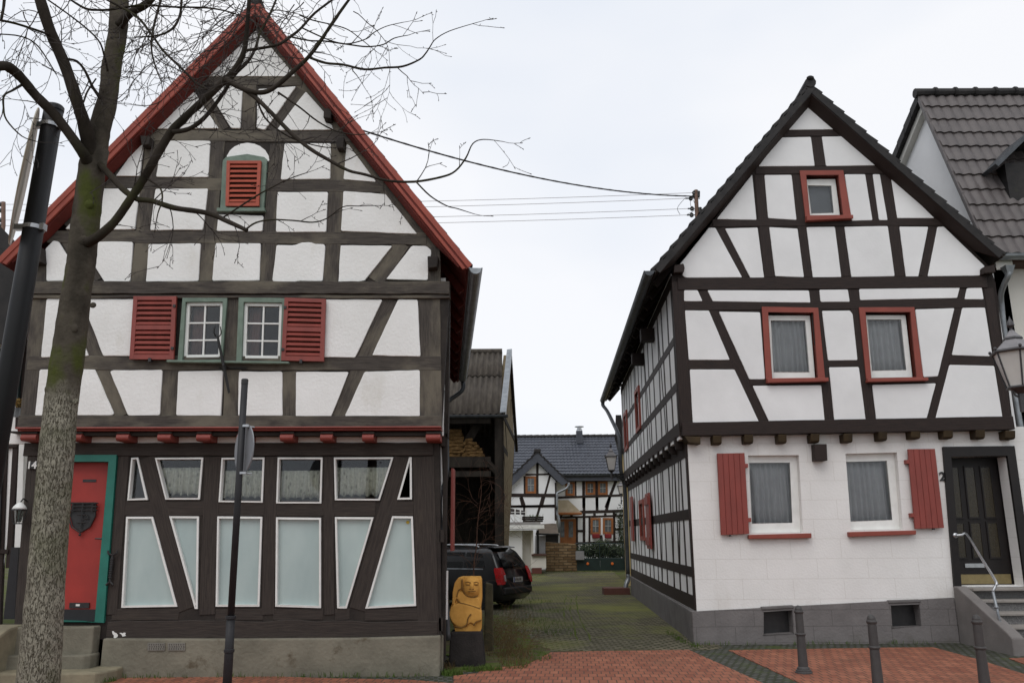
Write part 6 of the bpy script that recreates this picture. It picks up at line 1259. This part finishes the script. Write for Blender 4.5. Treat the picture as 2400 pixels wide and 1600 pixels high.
sc_ = onY(57, 414, DB + .02); vd = ray(57, 414).normalized(); lng = (onY(89, 263, DB + .02) - onY(25, 566, DB + .02)); rad = lng.length / 2; lng.normalize(); side = vd.cross(lng).normalized(); nrm = (side * math.cos(R(2.9)) - vd * math.sin(R(2.9))).normalized(); lng = (lng - nrm * lng.dot(nrm)).normalized(); oth = nrm.cross(lng)
MB().lathe(sc_, [(rad, -.004), (rad + .002, 0), (rad, .004)], 40, Matrix((lng, oth, nrm)).transposed()).build('sign_plate', M['signface'], BP)
mb = MB(); pts_ = [sc_ + (lng * math.cos(t) + oth * math.sin(t)) * (rad - .01) for t in [2 * math.pi * i / 40 for i in range(41)]]; mb.tube(pts_, .005, 5); mb.build('sign_rim', M['red'], BP)
# ================================================================== LANTERNS
def lantern(t, c, s, n=6, rot=0.0):
    """c: middle of the glass top rim; s: scale"""
    A_ = Matrix.Rotation(rot, 3, 'Z'); mb = MB(); gp_ = [(math.cos(2 * math.pi * j / n), math.sin(2 * math.pi * j / n)) for j in range(n)]
    for x, y in gp_: mb.tube([c + A_ @ Vector((x * .205 * s, y * .205 * s, 0)), c + A_ @ Vector((x * .115 * s, y * .115 * s, -.36 * s))], .009 * s, 5)
    mb.lathe(c, [(.225 * s, -.012 * s), (.235 * s, 0), (.225 * s, .018 * s)], n, A_); mb.lathe(c, [(.125 * s, -.37 * s), (.13 * s, -.36 * s), (.12 * s, -.345 * s)], n, A_); mb.lathe(c, [(.03 * s, -.60 * s), (.03 * s, -.42 * s), (.10 * s, -.37 * s)], 10); mb.lathe(c, [(.085 * s, .125 * s), (.095 * s, .135 * s), (.085 * s, .155 * s)], n, A_)
    for x, y in gp_: mb.sphere(c + A_ @ Vector((x * .225 * s, y * .225 * s, .03 * s)), .018 * s, 6, 5)
    mb.lathe(c, [(.012 * s, .22 * s), (.012 * s, .25 * s), (.036 * s, .28 * s), (.030 * s, .31 * s), (.010 * s, .35 * s), (.001, .38 * s)], 10); mb.build('lantern_frame', M['lampiron'], t)
    MB().lathe(c, [(.108 * s, -.355 * s), (.200 * s, -.005 * s)], n, A_).build('lamp_glass', M['lampglass'], t)
    MB().lathe(c, [(.215 * s, .015 * s), (.14 * s, .075 * s), (.085 * s, .13 * s), (.085 * s, .15 * s), (.05 * s, .19 * s), (.02 * s, .23 * s), (.001, .235 * s)], n, A_).build('hood', M['lampmetal'], t)
c = onY(2378, 826, 7.9); SLa = thing('street_lamp', 'grey street lantern with milky panes on a bracket at the right edge', 'street lamp', tuple(c)); lantern(SLa, c, .98, 6, R(12))
mb = MB(); b = c + Vector((0, 0, -.42)); pz_ = Vector((c.x + .75, c.y, 0)); mb.tube([b + Vector((0, 0, -.0)), b + Vector((.1, 0, -.02)), Vector((pz_.x, pz_.y, b.z - .02))], .018, 8); mb.tube(smooth_path([tuple(b + Vector((.05, 0, -.03))), tuple(b + Vector((.3, 0, -.06))), tuple(b + Vector((.55, 0, -.22))), (pz_.x, pz_.y, b.z - .45)], 4), .013, 6); mb.tube(smooth_path([tuple(b + Vector((-.0, 0, -.02))), tuple(b + Vector((-.05, 0, -.01))), tuple(b + Vector((-.07, 0, .04))), tuple(b + Vector((-.03, 0, .06)))], 3), .010, 6); mb.build('bracket', M['lampiron'], SLa)
MB().lathe(pz_, [(.10, 0), (.10, .5), (.07, .56), (.055, 1.2), (.05, b.z + .1), (.02, b.z + .2)], 16).build('post', M['lampiron'], SLa, smooth=False)
c = onY(1432, 1070, 25.0); WL1 = thing('wall_lantern', 'black lantern on a scrolled wall bracket in the alley, nearer and larger', 'wall lamp', tuple(c)); lantern(WL1, c, 1.12, 4, R(40))
w1 = onY(1476, 1118, 25.0); mb = MB(); b = c + Vector((0, 0, -.55)); mb.tube([b + Vector((-.02, 0, 0)), Vector((w1.x, 25, b.z + .06))], .022, 6); mb.tube(smooth_path([tuple(b + Vector((.1, 0, .0))), tuple(b + Vector((.3, 0, -.12))), (w1.x - .08, 25, b.z - .18), (w1.x + .02, 25, b.z - .55), (w1.x + .1, 25, b.z - .62)], 4), .028, 6)
for r_, o in ((.09, .36), (.06, .22)): mb.tube([b + Vector((o + r_ * math.cos(t), 0, -.02 - r_ + r_ * math.sin(t))) for t in [2 * math.pi * i / 12 for i in range(13)]], .012, 5)
mb.build('bracket', M['black'], WL1)
c = onY(1455, 1139, 41.0); WL2 = thing('wall_lantern', 'small distant wall lantern hanging in front of the farmhouse, below the nearer one', 'wall lamp', tuple(c)); lantern(WL2, c, 1.0, 4, R(45)); w1 = onY(1470, 1172, 41); mb = MB(); b = c + Vector((0, 0, -.62)); mb.tube([b, b + Vector((0, 0, -.25))], .03, 6); mb.tube([b + Vector((0, 0, -.08)), Vector((w1.x + .2, 41, b.z - .08))], .02, 6); mb.build('bracket', M['black'], WL2)
# ================================================================== ROOF POLES AND CABLES
def roof_pole(D, xb, yb, xt, yt, low, name_label, sgn):
    t = thing('roof_pole', name_label, 'cable pole', tuple(onY(xb, yb, D))); a, b = onY(xt, yt, D), onY(xb, yb, D)
    MB().tube([a, b, b - Vector((0, 0, low))], .045, 10).build('pole', M['polewood'], t); mb = MB(); mb.lathe(a, [(.05, -.02), (.05, .03), (.02, .05)], 10); return t, a, b
RP, ra, rb = roof_pole(17.0, 1634, 516, 1631, 446, 1.6, 'brown roof pole with insulators on the left slope of the black and white house', 1)
mb = MB(); mbs = MB(); ends_r = []
for y, dx in ((452, -10), (465, -26), (489, -20), (504, -22)):
    c = onY(1632 + dx * .5, y, 17); e = onY(1632 + dx, y, 17); ends_r.append(e); mb.tube([onY(1632, y, 17) + Vector((.08, 0, 0)), c], .012, 6); mb.lathe(c + Vector((0, 0, -.05)), [(.02, 0), (.045, .02), (.035, .05), (.045, .07), (.02, .10)], 8); mb.tube([c, e], .016, 6)
c = onY(1622, 460, 17); mb.tube([onY(1632, 461, 17), c], .03, 6); mb.lathe(onY(1636, 454, 17), [(.04, -.08), (.05, .05)], 8); mb.lathe(onY(1640, 492, 17), [(.04, -.08), (.05, .05)], 8)
mb.build('insulators', M['insul'], RP).name = 'insulator_bracket'
mb = MB()
for a, b, m in (((1605, 465), (1594, 503), (1588, 487)), ((1618, 468), (1624, 492), (1619, 482)), ((1625, 469), (1610, 503), (1630, 490)), ((1640, 490), (1660, 484), (1648, 496))): mb.tube(smooth_path([tuple(onY(*a, 17)), tuple(onY(*m, 17)), tuple(onY(*b, 17))], 5), .006, 4)
mb.build('jumper_wire', M['insul'], RP)
LP, la, lb = roof_pole(17.0, 8, 528, 8, 474, 1.0, 'dark roof pole with insulators above the roof at the far left edge', -1); mb = MB()
ends_l = []
for y in (479, 493, 516, 529): e = onY(12, y, 17); ends_l.append(e); mb.tube([onY(4, y, 17), e], .02, 6); mb.lathe(onY(3, y, 17), [(.03, -.05), (.05, 0), (.03, .05)], 8)
mb.build('insulator_bracket', M['insul'], LP)
for (a, b), lab in zip(zip(ends_l, ends_r), ('highest thin wire between the two roof poles', 'second highest thin wire between the two roof poles', 'third thin wire down between the two roof poles', 'lowest thin wire between the two roof poles')):
    p = [a.lerp(b, i / 12) - Vector((0, 0, .10 * 4 * (i / 12) * (1 - i / 12))) for i in range(13)]; tag(MB().tube(p, .0055, 4).build('overhead_wire', M['thinwire']), lab, 'overhead wire', 'thin wires between the roof poles')
ca = onY(850, 306, 11.6); cb = onY(1622, 460, 17); pts_ = []
for i in range(25): t = i / 24; pts_.append(ca.lerp(cb, t) - Vector((0, 0, .25 * 4 * t * (1 - t))))
mb = MB(); mb.tube(pts_, .014, 6)
for k_ in (0, math.pi): mb.tube([p + Vector((0, math.cos(i * .9 + k_) * .008, math.sin(i * .9 + k_) * .009)) for i, p in enumerate([pts_[j // 4].lerp(pts_[min(j // 4 + 1, 24)], (j % 4) / 4) for j in range(97)])], .008, 5)
tag(mb.build('power_cable', M['wire']), 'thick twisted cable sagging from the red-edged roof to the roof pole', 'cable')
# ================================================================== STREET TREE
random.seed(42)
TD = 5.2; TR = thing('street_tree', 'bare street tree with furrowed pale lower bark and mossy limbs before the left house', 'tree', (onY(75, 1700, TD).x, TD, 0))
bk = M['bark'] = mat('tree_bark', (.075, .064, .050), (.040, .035, .027), 5, .95, .8, 26, (1, 1, .5), spec=.05, bdist=.012)
over(bk, (.066, .072, .020), 2.6, .46, .70, (1, 1, .6), .75)
fk = mat('furrowed_bark', (.30, .275, .22), (.215, .195, .155), 8, .95, 0, spec=.05); t = fk.node_tree; bs = t.nodes['Principled BSDF']
tc = t.nodes.new('ShaderNodeTexCoord'); mp = t.nodes.new('ShaderNodeMapping'); mp.inputs['Scale'].default_value = (1, 1, .30); t.links.new(tc.outputs['Object'], mp.inputs[0])
nz = t.nodes.new('ShaderNodeTexNoise'); nz.inputs['Scale'].default_value = 120; nz.inputs['Detail'].default_value = 3; nz.inputs['Distortion'].default_value = 1.2; t.links.new(mp.outputs[0], nz.inputs['Vector'])
rr_ = t.nodes.new('ShaderNodeMapRange'); rr_.inputs['From Min'].default_value = .37; rr_.inputs['From Max'].default_value = .50; t.links.new(nz.outputs[0], rr_.inputs['Value'])
src = bs.inputs['Base Color'].links[0].from_socket; mx = t.nodes.new('ShaderNodeMixRGB'); mx.inputs[1].default_value = (.095, .082, .060, 1); t.links.new(rr_.outputs[0], mx.inputs[0]); t.links.new(src, mx.inputs[2]); t.links.new(mx.outputs[0], bs.inputs['Base Color'])
bp = t.nodes.new('ShaderNodeBump'); bp.inputs['Strength'].default_value = .9; bp.inputs['Distance'].default_value = .012; t.links.new(rr_.outputs[0], bp.inputs['Height']); t.links.new(bp.outputs[0], bs.inputs['Normal'])
over(fk, (.075, .085, .032), 2.2, .50, .72, amount=.65)
def bark_blend():
    """ridged pale bark low on the trunk gives way to smooth mossy bark above the graft"""
    src = bs.inputs['Base Color'].links[0].from_socket; zs_ = onY(146, 925, TD).z
    sp_ = t.nodes.new('ShaderNodeSeparateXYZ'); t.links.new(tc.outputs['Object'], sp_.inputs[0]); n1 = t.nodes.new('ShaderNodeTexNoise'); n1.inputs['Scale'].default_value = 9; n1.inputs['Detail'].default_value = 5; t.links.new(tc.outputs['Object'], n1.inputs['Vector'])
    ma = t.nodes.new('ShaderNodeMath'); ma.operation = 'MULTIPLY_ADD'; ma.inputs[1].default_value = .30; t.links.new(n1.outputs[0], ma.inputs[0]); t.links.new(sp_.outputs[2], ma.inputs[2])
    mk = t.nodes.new('ShaderNodeMapRange'); mk.inputs['From Min'].default_value = zs_ + .08; mk.inputs['From Max'].default_value = zs_ + .24; t.links.new(ma.outputs[0], mk.inputs['Value'])
    n2 = t.nodes.new('ShaderNodeTexNoise'); n2.inputs['Scale'].default_value = 5; n2.inputs['Detail'].default_value = 6; mp2 = t.nodes.new('ShaderNodeMapping'); mp2.inputs['Scale'].default_value = (1, 1, .6); t.links.new(tc.outputs['Object'], mp2.inputs[0]); t.links.new(mp2.outputs[0], n2.inputs['Vector'])
    rp = t.nodes.new('ShaderNodeValToRGB'); e = rp.color_ramp.elements; e[0].position = .34; e[0].color = (.040, .034, .027, 1); e[1].position = .66; e[1].color = (.066, .074, .022, 1); k_ = e.new(.5); k_.color = (.078, .066, .052, 1); t.links.new(n2.outputs[0], rp.inputs[0])
    x = t.nodes.new('ShaderNodeMixRGB'); t.links.new(mk.outputs[0], x.inputs[0]); t.links.new(src, x.inputs[1]); t.links.new(rp.outputs[0], x.inputs[2]); t.links.new(x.outputs[0], bs.inputs['Base Color'])
    iv_ = t.nodes.new('ShaderNodeMath'); iv_.operation = 'MULTIPLY_ADD'; iv_.inputs[1].default_value = -.75; iv_.inputs[2].default_value = .9; t.links.new(mk.outputs[0], iv_.inputs[0]); t.links.new(iv_.outputs[0], bp.inputs['Strength'])
bark_blend()
n3 = t.nodes.new('ShaderNodeTexNoise'); n3.inputs['Scale'].default_value = 22; n3.inputs['Detail'].default_value = 8; t.links.new(tc.outputs['Object'], n3.inputs['Vector'])
b3 = t.nodes.new('ShaderNodeBump'); b3.inputs['Strength'].default_value = .6; b3.inputs['Distance'].default_value = .02; t.links.new(n3.outputs[0], b3.inputs['Height']); t.links.new(bp.outputs[0], b3.inputs['Normal']); t.links.new(b3.outputs[0], bs.inputs['Normal'])
mpx = 1 / FPX * TD * 1.01
def limb(l, y0=0.0, y1=0.0, n=10, k=4):
    """l: (x, y, width px) along a limb; depth drifts from y0 to y1"""
    m = len(l); p = []
    for i, (x, y, w_) in enumerate(l):
        q = onY(x, y, TD + y0 + (y1 - y0) * i / (m - 1)); p.append((q.x, q.y, q.z, w_ * mpx / 2))
    return smooth_path(p, k)
def put(name, path, mt, n=12, parent=TR, rough=0.0):
    mb = MB(); mb.tube([p[:3] for p in path], [p[3] * (1 + U(-rough, rough)) for p in path], n); return mb.build(name, mt, parent, smooth=True)
tp = limb([(30, 2010, 104), (62, 1800, 94), (90, 1590, 86), (105, 1400, 79), (121, 1200, 75), (138, 1000, 74), (146, 925, 73), (164, 800, 72), (177, 700, 66), (190, 620, 65), (197, 550, 65), (208, 460, 64), (217, 385, 62)], k=8)
foot = Vector(tp[0][:3]); 
zsplit = onY(146, 925, TD).z
tp = [(tp[0][0] - .02, tp[0][1], -.1, tp[0][3] * 1.25)] + tp + [(tp[-1][0] + .03, tp[-1][1], tp[-1][2] + .12, tp[-1][3] * .8)]
put('trunk', tp, fk, 28, rough=.022)
lk = mat('limb_bark', (.050, .041, .034), (.027, .022, .018), 6, .95, .6, 30, (1, 1, .5), spec=.05); over(lk, (.052, .060, .018), 2.2, .52, .72, amount=.5)
# knots and the swollen graft line
for x, y, r_ in ((168, 770, 16), (205, 480, 15), (190, 565, 18), (172, 690, 14), (120, 912, 16), (218, 715, 8), (177, 940, 8)):
    c = onY(x, y, TD - .068); MB().sphere(c, r_ * mpx, 10, 8, (1, .45, .9)).build('knot', fk, TR, smooth=True)
LIMBS = []
def L_(l, y0=0, y1=0, n=8, tw=1.0, name='limb'):
    p = limb(l, y0, y1); put(name, p, fk if n == 16 else lk, n, rough=.05); LIMBS.append((p, tw))
L_([(222, 390, 50), (228, 340, 52), (236, 293, 52), (253, 230, 47), (262, 153, 47), (276, 77, 47), (280, 0, 46), (286, -130, 42)], 0, .1, 16, .8)
L_([(212, 370, 40), (203, 310, 34), (186, 255, 29), (152, 153, 27), (119, 77, 26), (94, 0, 26), (60, -110, 24)], -.03, -.5, 12)
L_([(208, 385, 34), (192, 355, 26), (133, 275, 24), (84, 224, 23), (51, 184, 23), (24, 160, 24), (0, 155, 22), (-70, 170, 20)], -.04, -.6, 12)
L_([(280, 60, 26), (304, 32, 21), (345, 8, 20), (380, -40, 18)], -.03, -.2, 10)
L_([(205, 568, 26), (228, 556, 22), (268, 520, 20), (306, 466, 20), (339, 415, 19), (357, 383, 19), (398, 314, 20), (434, 275, 18), (497, 217, 17), (548, 166, 15), (572, 120, 12), (579, 64, 10), (584, 0, 9), (588, -60, 8)], -.06, -.5, 12)
L_([(404, 310, 12), (446, 301, 11), (485, 270, 10), (523, 219, 9), (548, 178, 8), (582, 143, 8), (600, 110, 7), (608, 82, 7), (633, 33, 6), (655, -20, 5)], -.30, -.2, 8)
L_([(530, 186, 14), (560, 204, 13), (600, 217, 12), (638, 209, 11), (689, 166, 10), (722, 135, 9), (753, 94, 8), (779, 54, 7), (825, -10, 6)], -.42, -.6, 8)
L_([(578, 118, 7), (600, 115, 7), (651, 105, 7), (684, 84, 7), (707, 65, 6), (738, 31, 6), (790, -8, 5)], -.46, -.3, 7)
L_([(722, 134, 6), (763, 148, 6), (804, 152, 5.5), (855, 163, 5.5), (901, 159, 5), (944, 156, 5), (983, 140, 4), (998, 125, 3.5), (1008, 110, 3), (1021, 92, 2.5), (1054, 73, 2.2), (1115, 54, 1.6)], -.53, -.7, 6, .8)
L_([(685, 88, 4.5), (727, 96, 4), (761, 97, 4), (817, 105, 4), (860, 110, 3.5), (898, 105, 3), (924, 90, 2.5), (957, 83, 1.8)], -.45, -.6, 5, 1.2)
L_([(708, 66, 4), (753, 87, 3.6), (789, 100, 3.4), (819, 103, 3.2), (860, 91, 2.6), (876, 77, 2.4), (906, 62, 2), (944, 53, 1.6)], -.45, -.5, 5, 1.1)
L_([(702, 36, 3.6), (733, 48, 3.4), (789, 61, 3), (817, 71, 2.6), (842, 89, 2.2), (883, 122, 1.6)], -.4, -.6, 5, 1.1)
L_([(566, 206, 12), (600, 230, 11), (636, 265, 10), (684, 314, 9.5), (728, 350, 9), (779, 380, 8), (817, 400, 7), (855, 409, 6.5), (906, 423, 6), (970, 426, 5.5), (1034, 415, 5), (1067, 401, 4.2), (1092, 370, 3.6), (1108, 337, 2.8), (1133, 327, 2.2), (1179, 332, 1.5)], -.43, -.8, 7, .8)
L_([(975, 426, 4), (1008, 459, 3.4), (1046, 482, 2.8), (1072, 489, 2.4), (1113, 502, 1.6)], -.7, -.75, 5, .5)
L_([(232, 385, 20), (248, 400, 16), (288, 443, 15), (320, 466, 13), (357, 471, 13), (408, 487, 13), (485, 499, 12), (536, 520, 11), (579, 540, 9)], -.02, -.35, 9, 1.5)
L_([(576, 538, 5), (600, 522, 4.5), (638, 515, 4), (689, 517, 3.6), (733, 521, 3.4), (766, 512, 3), (804, 485, 2.6), (842, 483, 2.2), (886, 482, 1.6)], -.35, -.5, 5, 1.2)
L_([(523, 510, 4.5), (600, 460, 4), (640, 438, 3.4), (676, 420, 3), (722, 404, 2)], -.3, -.4, 5, .8)
L_([(652, 217, 5), (700, 250, 4.5), (745, 285, 4), (790, 308, 3.5), (840, 316, 2.6), (880, 310, 1.6)], -.5, -.6, 5, .9)
L_([(600, 228, 5), (620, 275, 4.6), (660, 310, 4), (700, 330, 3.4), (760, 345, 2.6), (800, 345, 1.6)], -.42, -.5, 5, .9)
L_([(345, 419, 5), (375, 440, 4.5), (380, 470, 4), (370, 500, 3), (362, 545, 2)], -.2, -.4, 5)
L_([(158, -5, 5), (199, 20, 6), (230, 24, 6), (258, 23, 6), (332, 13, 5.5), (408, 17, 5), (485, 19, 4.5), (536, 28, 3.6), (569, 41, 2.4)], -.15, -.4, 6, 1.3)
L_([(250, 0, 5), (319, 38, 6), (357, 84, 6), (383, 120, 6), (421, 156, 6), (459, 194, 5.5), (485, 209, 5)], -.3, -.44, 6, 1.2)
L_([(380, -10, 6), (360, 64, 6), (355, 115, 5), (365, 158, 4), (378, 191, 2.6)], -.2, -.4, 6, 1.2)
L_([(426, -10, 7), (423, 30, 6), (412, 58, 6), (395, 74, 5.5), (367, 84, 4.6), (314, 88, 3)], -.25, -.4, 6, 1.2)
L_([(-10, 46, 6), (38, 56, 6), (102, 77, 6), (118, 84, 6)], -.7, -.3, 6, 1.3)
L_([(11, -10, 7), (8, 20, 6), (3, 45, 6)], -.7, -.7, 6, 1)
L_([(-10, 80, 3), (50, 86, 3.4), (90, 110, 3.4), (132, 175, 3)], -.6, -.4, 5, 1.3)
L_([(105, -5, 4), (179, 48, 4), (230, 94, 4.5), (245, 133, 5), (253, 168, 6)], -.3, -.1, 5, 1.3)
L_([(156, 138, 6), (180, 144, 6), (199, 166, 6), (217, 204, 7), (238, 234, 9)], -.35, -.1, 6, 1.2)
L_([(50, 200, 7), (30, 212, 5.5), (10, 224, 5), (8, 250, 4.6), (15, 281, 4), (51, 319, 3), (87, 332, 2)], -.35, -.5, 5, 1)
L_([(225, 185, 4), (205, 215, 5), (196, 240, 4)], -.1, -.2, 5, 1)
# twigs
tw = MB()
def twig(p, d, ln, r_, lev):
    pts_, p = [p], p.copy(); n = max(3, int(ln / .045)); rads = [r_]; cv = U(-.16, .16); sgn = 1
    for i in range(n):
        d = (d + Vector((U(-.22, .22) + cv * d.z, U(-.18, .18), U(-.22, .22) - cv * d.x - .02))).normalized(); p = p + d * ln / n; pts_.append(p.copy()); rads.append(max(.0016, r_ * (1 - .75 * (i + 1) / n)))
        if lev > 0 and i > 0 and rnd() < .44:
            s_ = Vector((d.z, 0, -d.x)).normalized() * sgn; sgn = -sgn; dd = (d * U(.7, 1.1) + s_ * U(.4, .8) + Vector((0, U(-.4, .4), 0))).normalized(); twig(p, dd, ln * U(.28, .55), r_ * .62, lev - 1)
        elif rnd() < .5: tw.tube([p, p + Vector((U(-.012, .012), 0, U(-.004, .014)))], [.0016, .0024], 3, False)
    tw.tube(pts_, rads, 4, False); q = pts_[-1]; tw.tube([q, q + d * .012, q + d * .02], [.0014, .003, .0008], 4, False)
for path, den in LIMBS:
    acc = 0; sd = 1
    for i in range(1, len(path) - 1):
        a, b = Vector(path[i][:3]), Vector(path[i + 1][:3]); acc += (b - a).length; rad_ = path[i][3]
        if rad_ > .05: step = .34
        else: step = .23
        while acc > step / den:
            acc -= step / den; d = (b - a).normalized(); s_ = Vector((d.z, 0, -d.x)) * sd; sd = -sd
            if rnd() < .2: sd = -sd
            dd = (d * U(.6, 1.1) + s_ * U(.35, .8) + Vector((0, U(-.5, .5), 0))).normalized(); twig(a.lerp(b, rnd()), dd, U(.16, .48) * (1 if rad_ > .006 else .5), min(.0042, rad_ * .6), 2 if rad_ > .004 else 1)
        if i == len(path) - 2 and rad_ < .01: twig(b, (b - a).normalized(), U(.06, .14), .002, 1)
# twigs hanging into view from limbs above the frame
for i in range(24):
    x = U(270, 830) if i % 5 else U(-5, 240); p = onY(x, U(-60, 30), TD + U(-.6, .3)); g = R(U(35, 145)); twig(p, Vector((math.cos(g), U(-.3, .3), -math.sin(g))).normalized(), U(.4, .9), .0040, 2)
for i in range(22):
    x = U(300, 720); p = onY(x, U(40, 330) - (x - 300) * .15, TD - U(.1, .7)); g = U(0, 6.28); twig(p, Vector((math.cos(g), U(-.3, .3), math.sin(g))).normalized(), U(.3, .6), .0036, 2)
tm = mat('twig_bark', (.045, .035, .030), (.028, .022, .020), 20, .8); to = tw.build('twigs', tm, TR); to['kind'] = 'stuff'
# sapling behind the statue
SPL = thing('sapling', 'thin leafless reddish sapling growing behind the yellow statue', 'sapling', (onZ(1105, 1500).x, 13.4, 0)); DS = 13.4; tw = MB()
def w13(x, y, o=0): return onY(x, y, DS + o)
tw.tube(smooth_path([tuple(w13(1108, 1560)), tuple(w13(1110, 1340)), tuple(w13(1116, 1285)), tuple(w13(1120, 1220)), tuple(w13(1128, 1150)), tuple(w13(1124, 1090))], 5), [.013 * (1 - .75 * i / 25) for i in range(26)], 6)
mp_ = mat('sapling_bark', (.115, .055, .032), (.06, .035, .025), 10, .8); tw.build('stem', mp_, SPL); tw = MB()
for i in range(15):
    y = U(1120, 1400); x = 1124 - (y - 1150) * .07 + U(-2, 2); g = R(U(20, 160)); twig(w13(x, y), Vector((math.cos(g), U(-.4, .4), math.sin(g))).normalized(), U(.5, 1.1), .0042, 1)
tw.build('twigs', mp_, SPL)
bsh = thing('dead_bush', 'tangle of dry brown stems beside the yellow statue', 'bush', (-.1, 12.6, 0)); tw = MB()
for i in range(60):
    p = Vector((U(-.35, .25), U(11.9, 14.6), 0)); p.x += (p.y - 12) * -.05 + .1; g = R(U(50, 130)); twig(p, Vector((math.cos(g), U(-.4, .4), math.sin(g))).normalized(), U(.2, .6), .0030, 2)
tw.build('stems', dry, bsh)
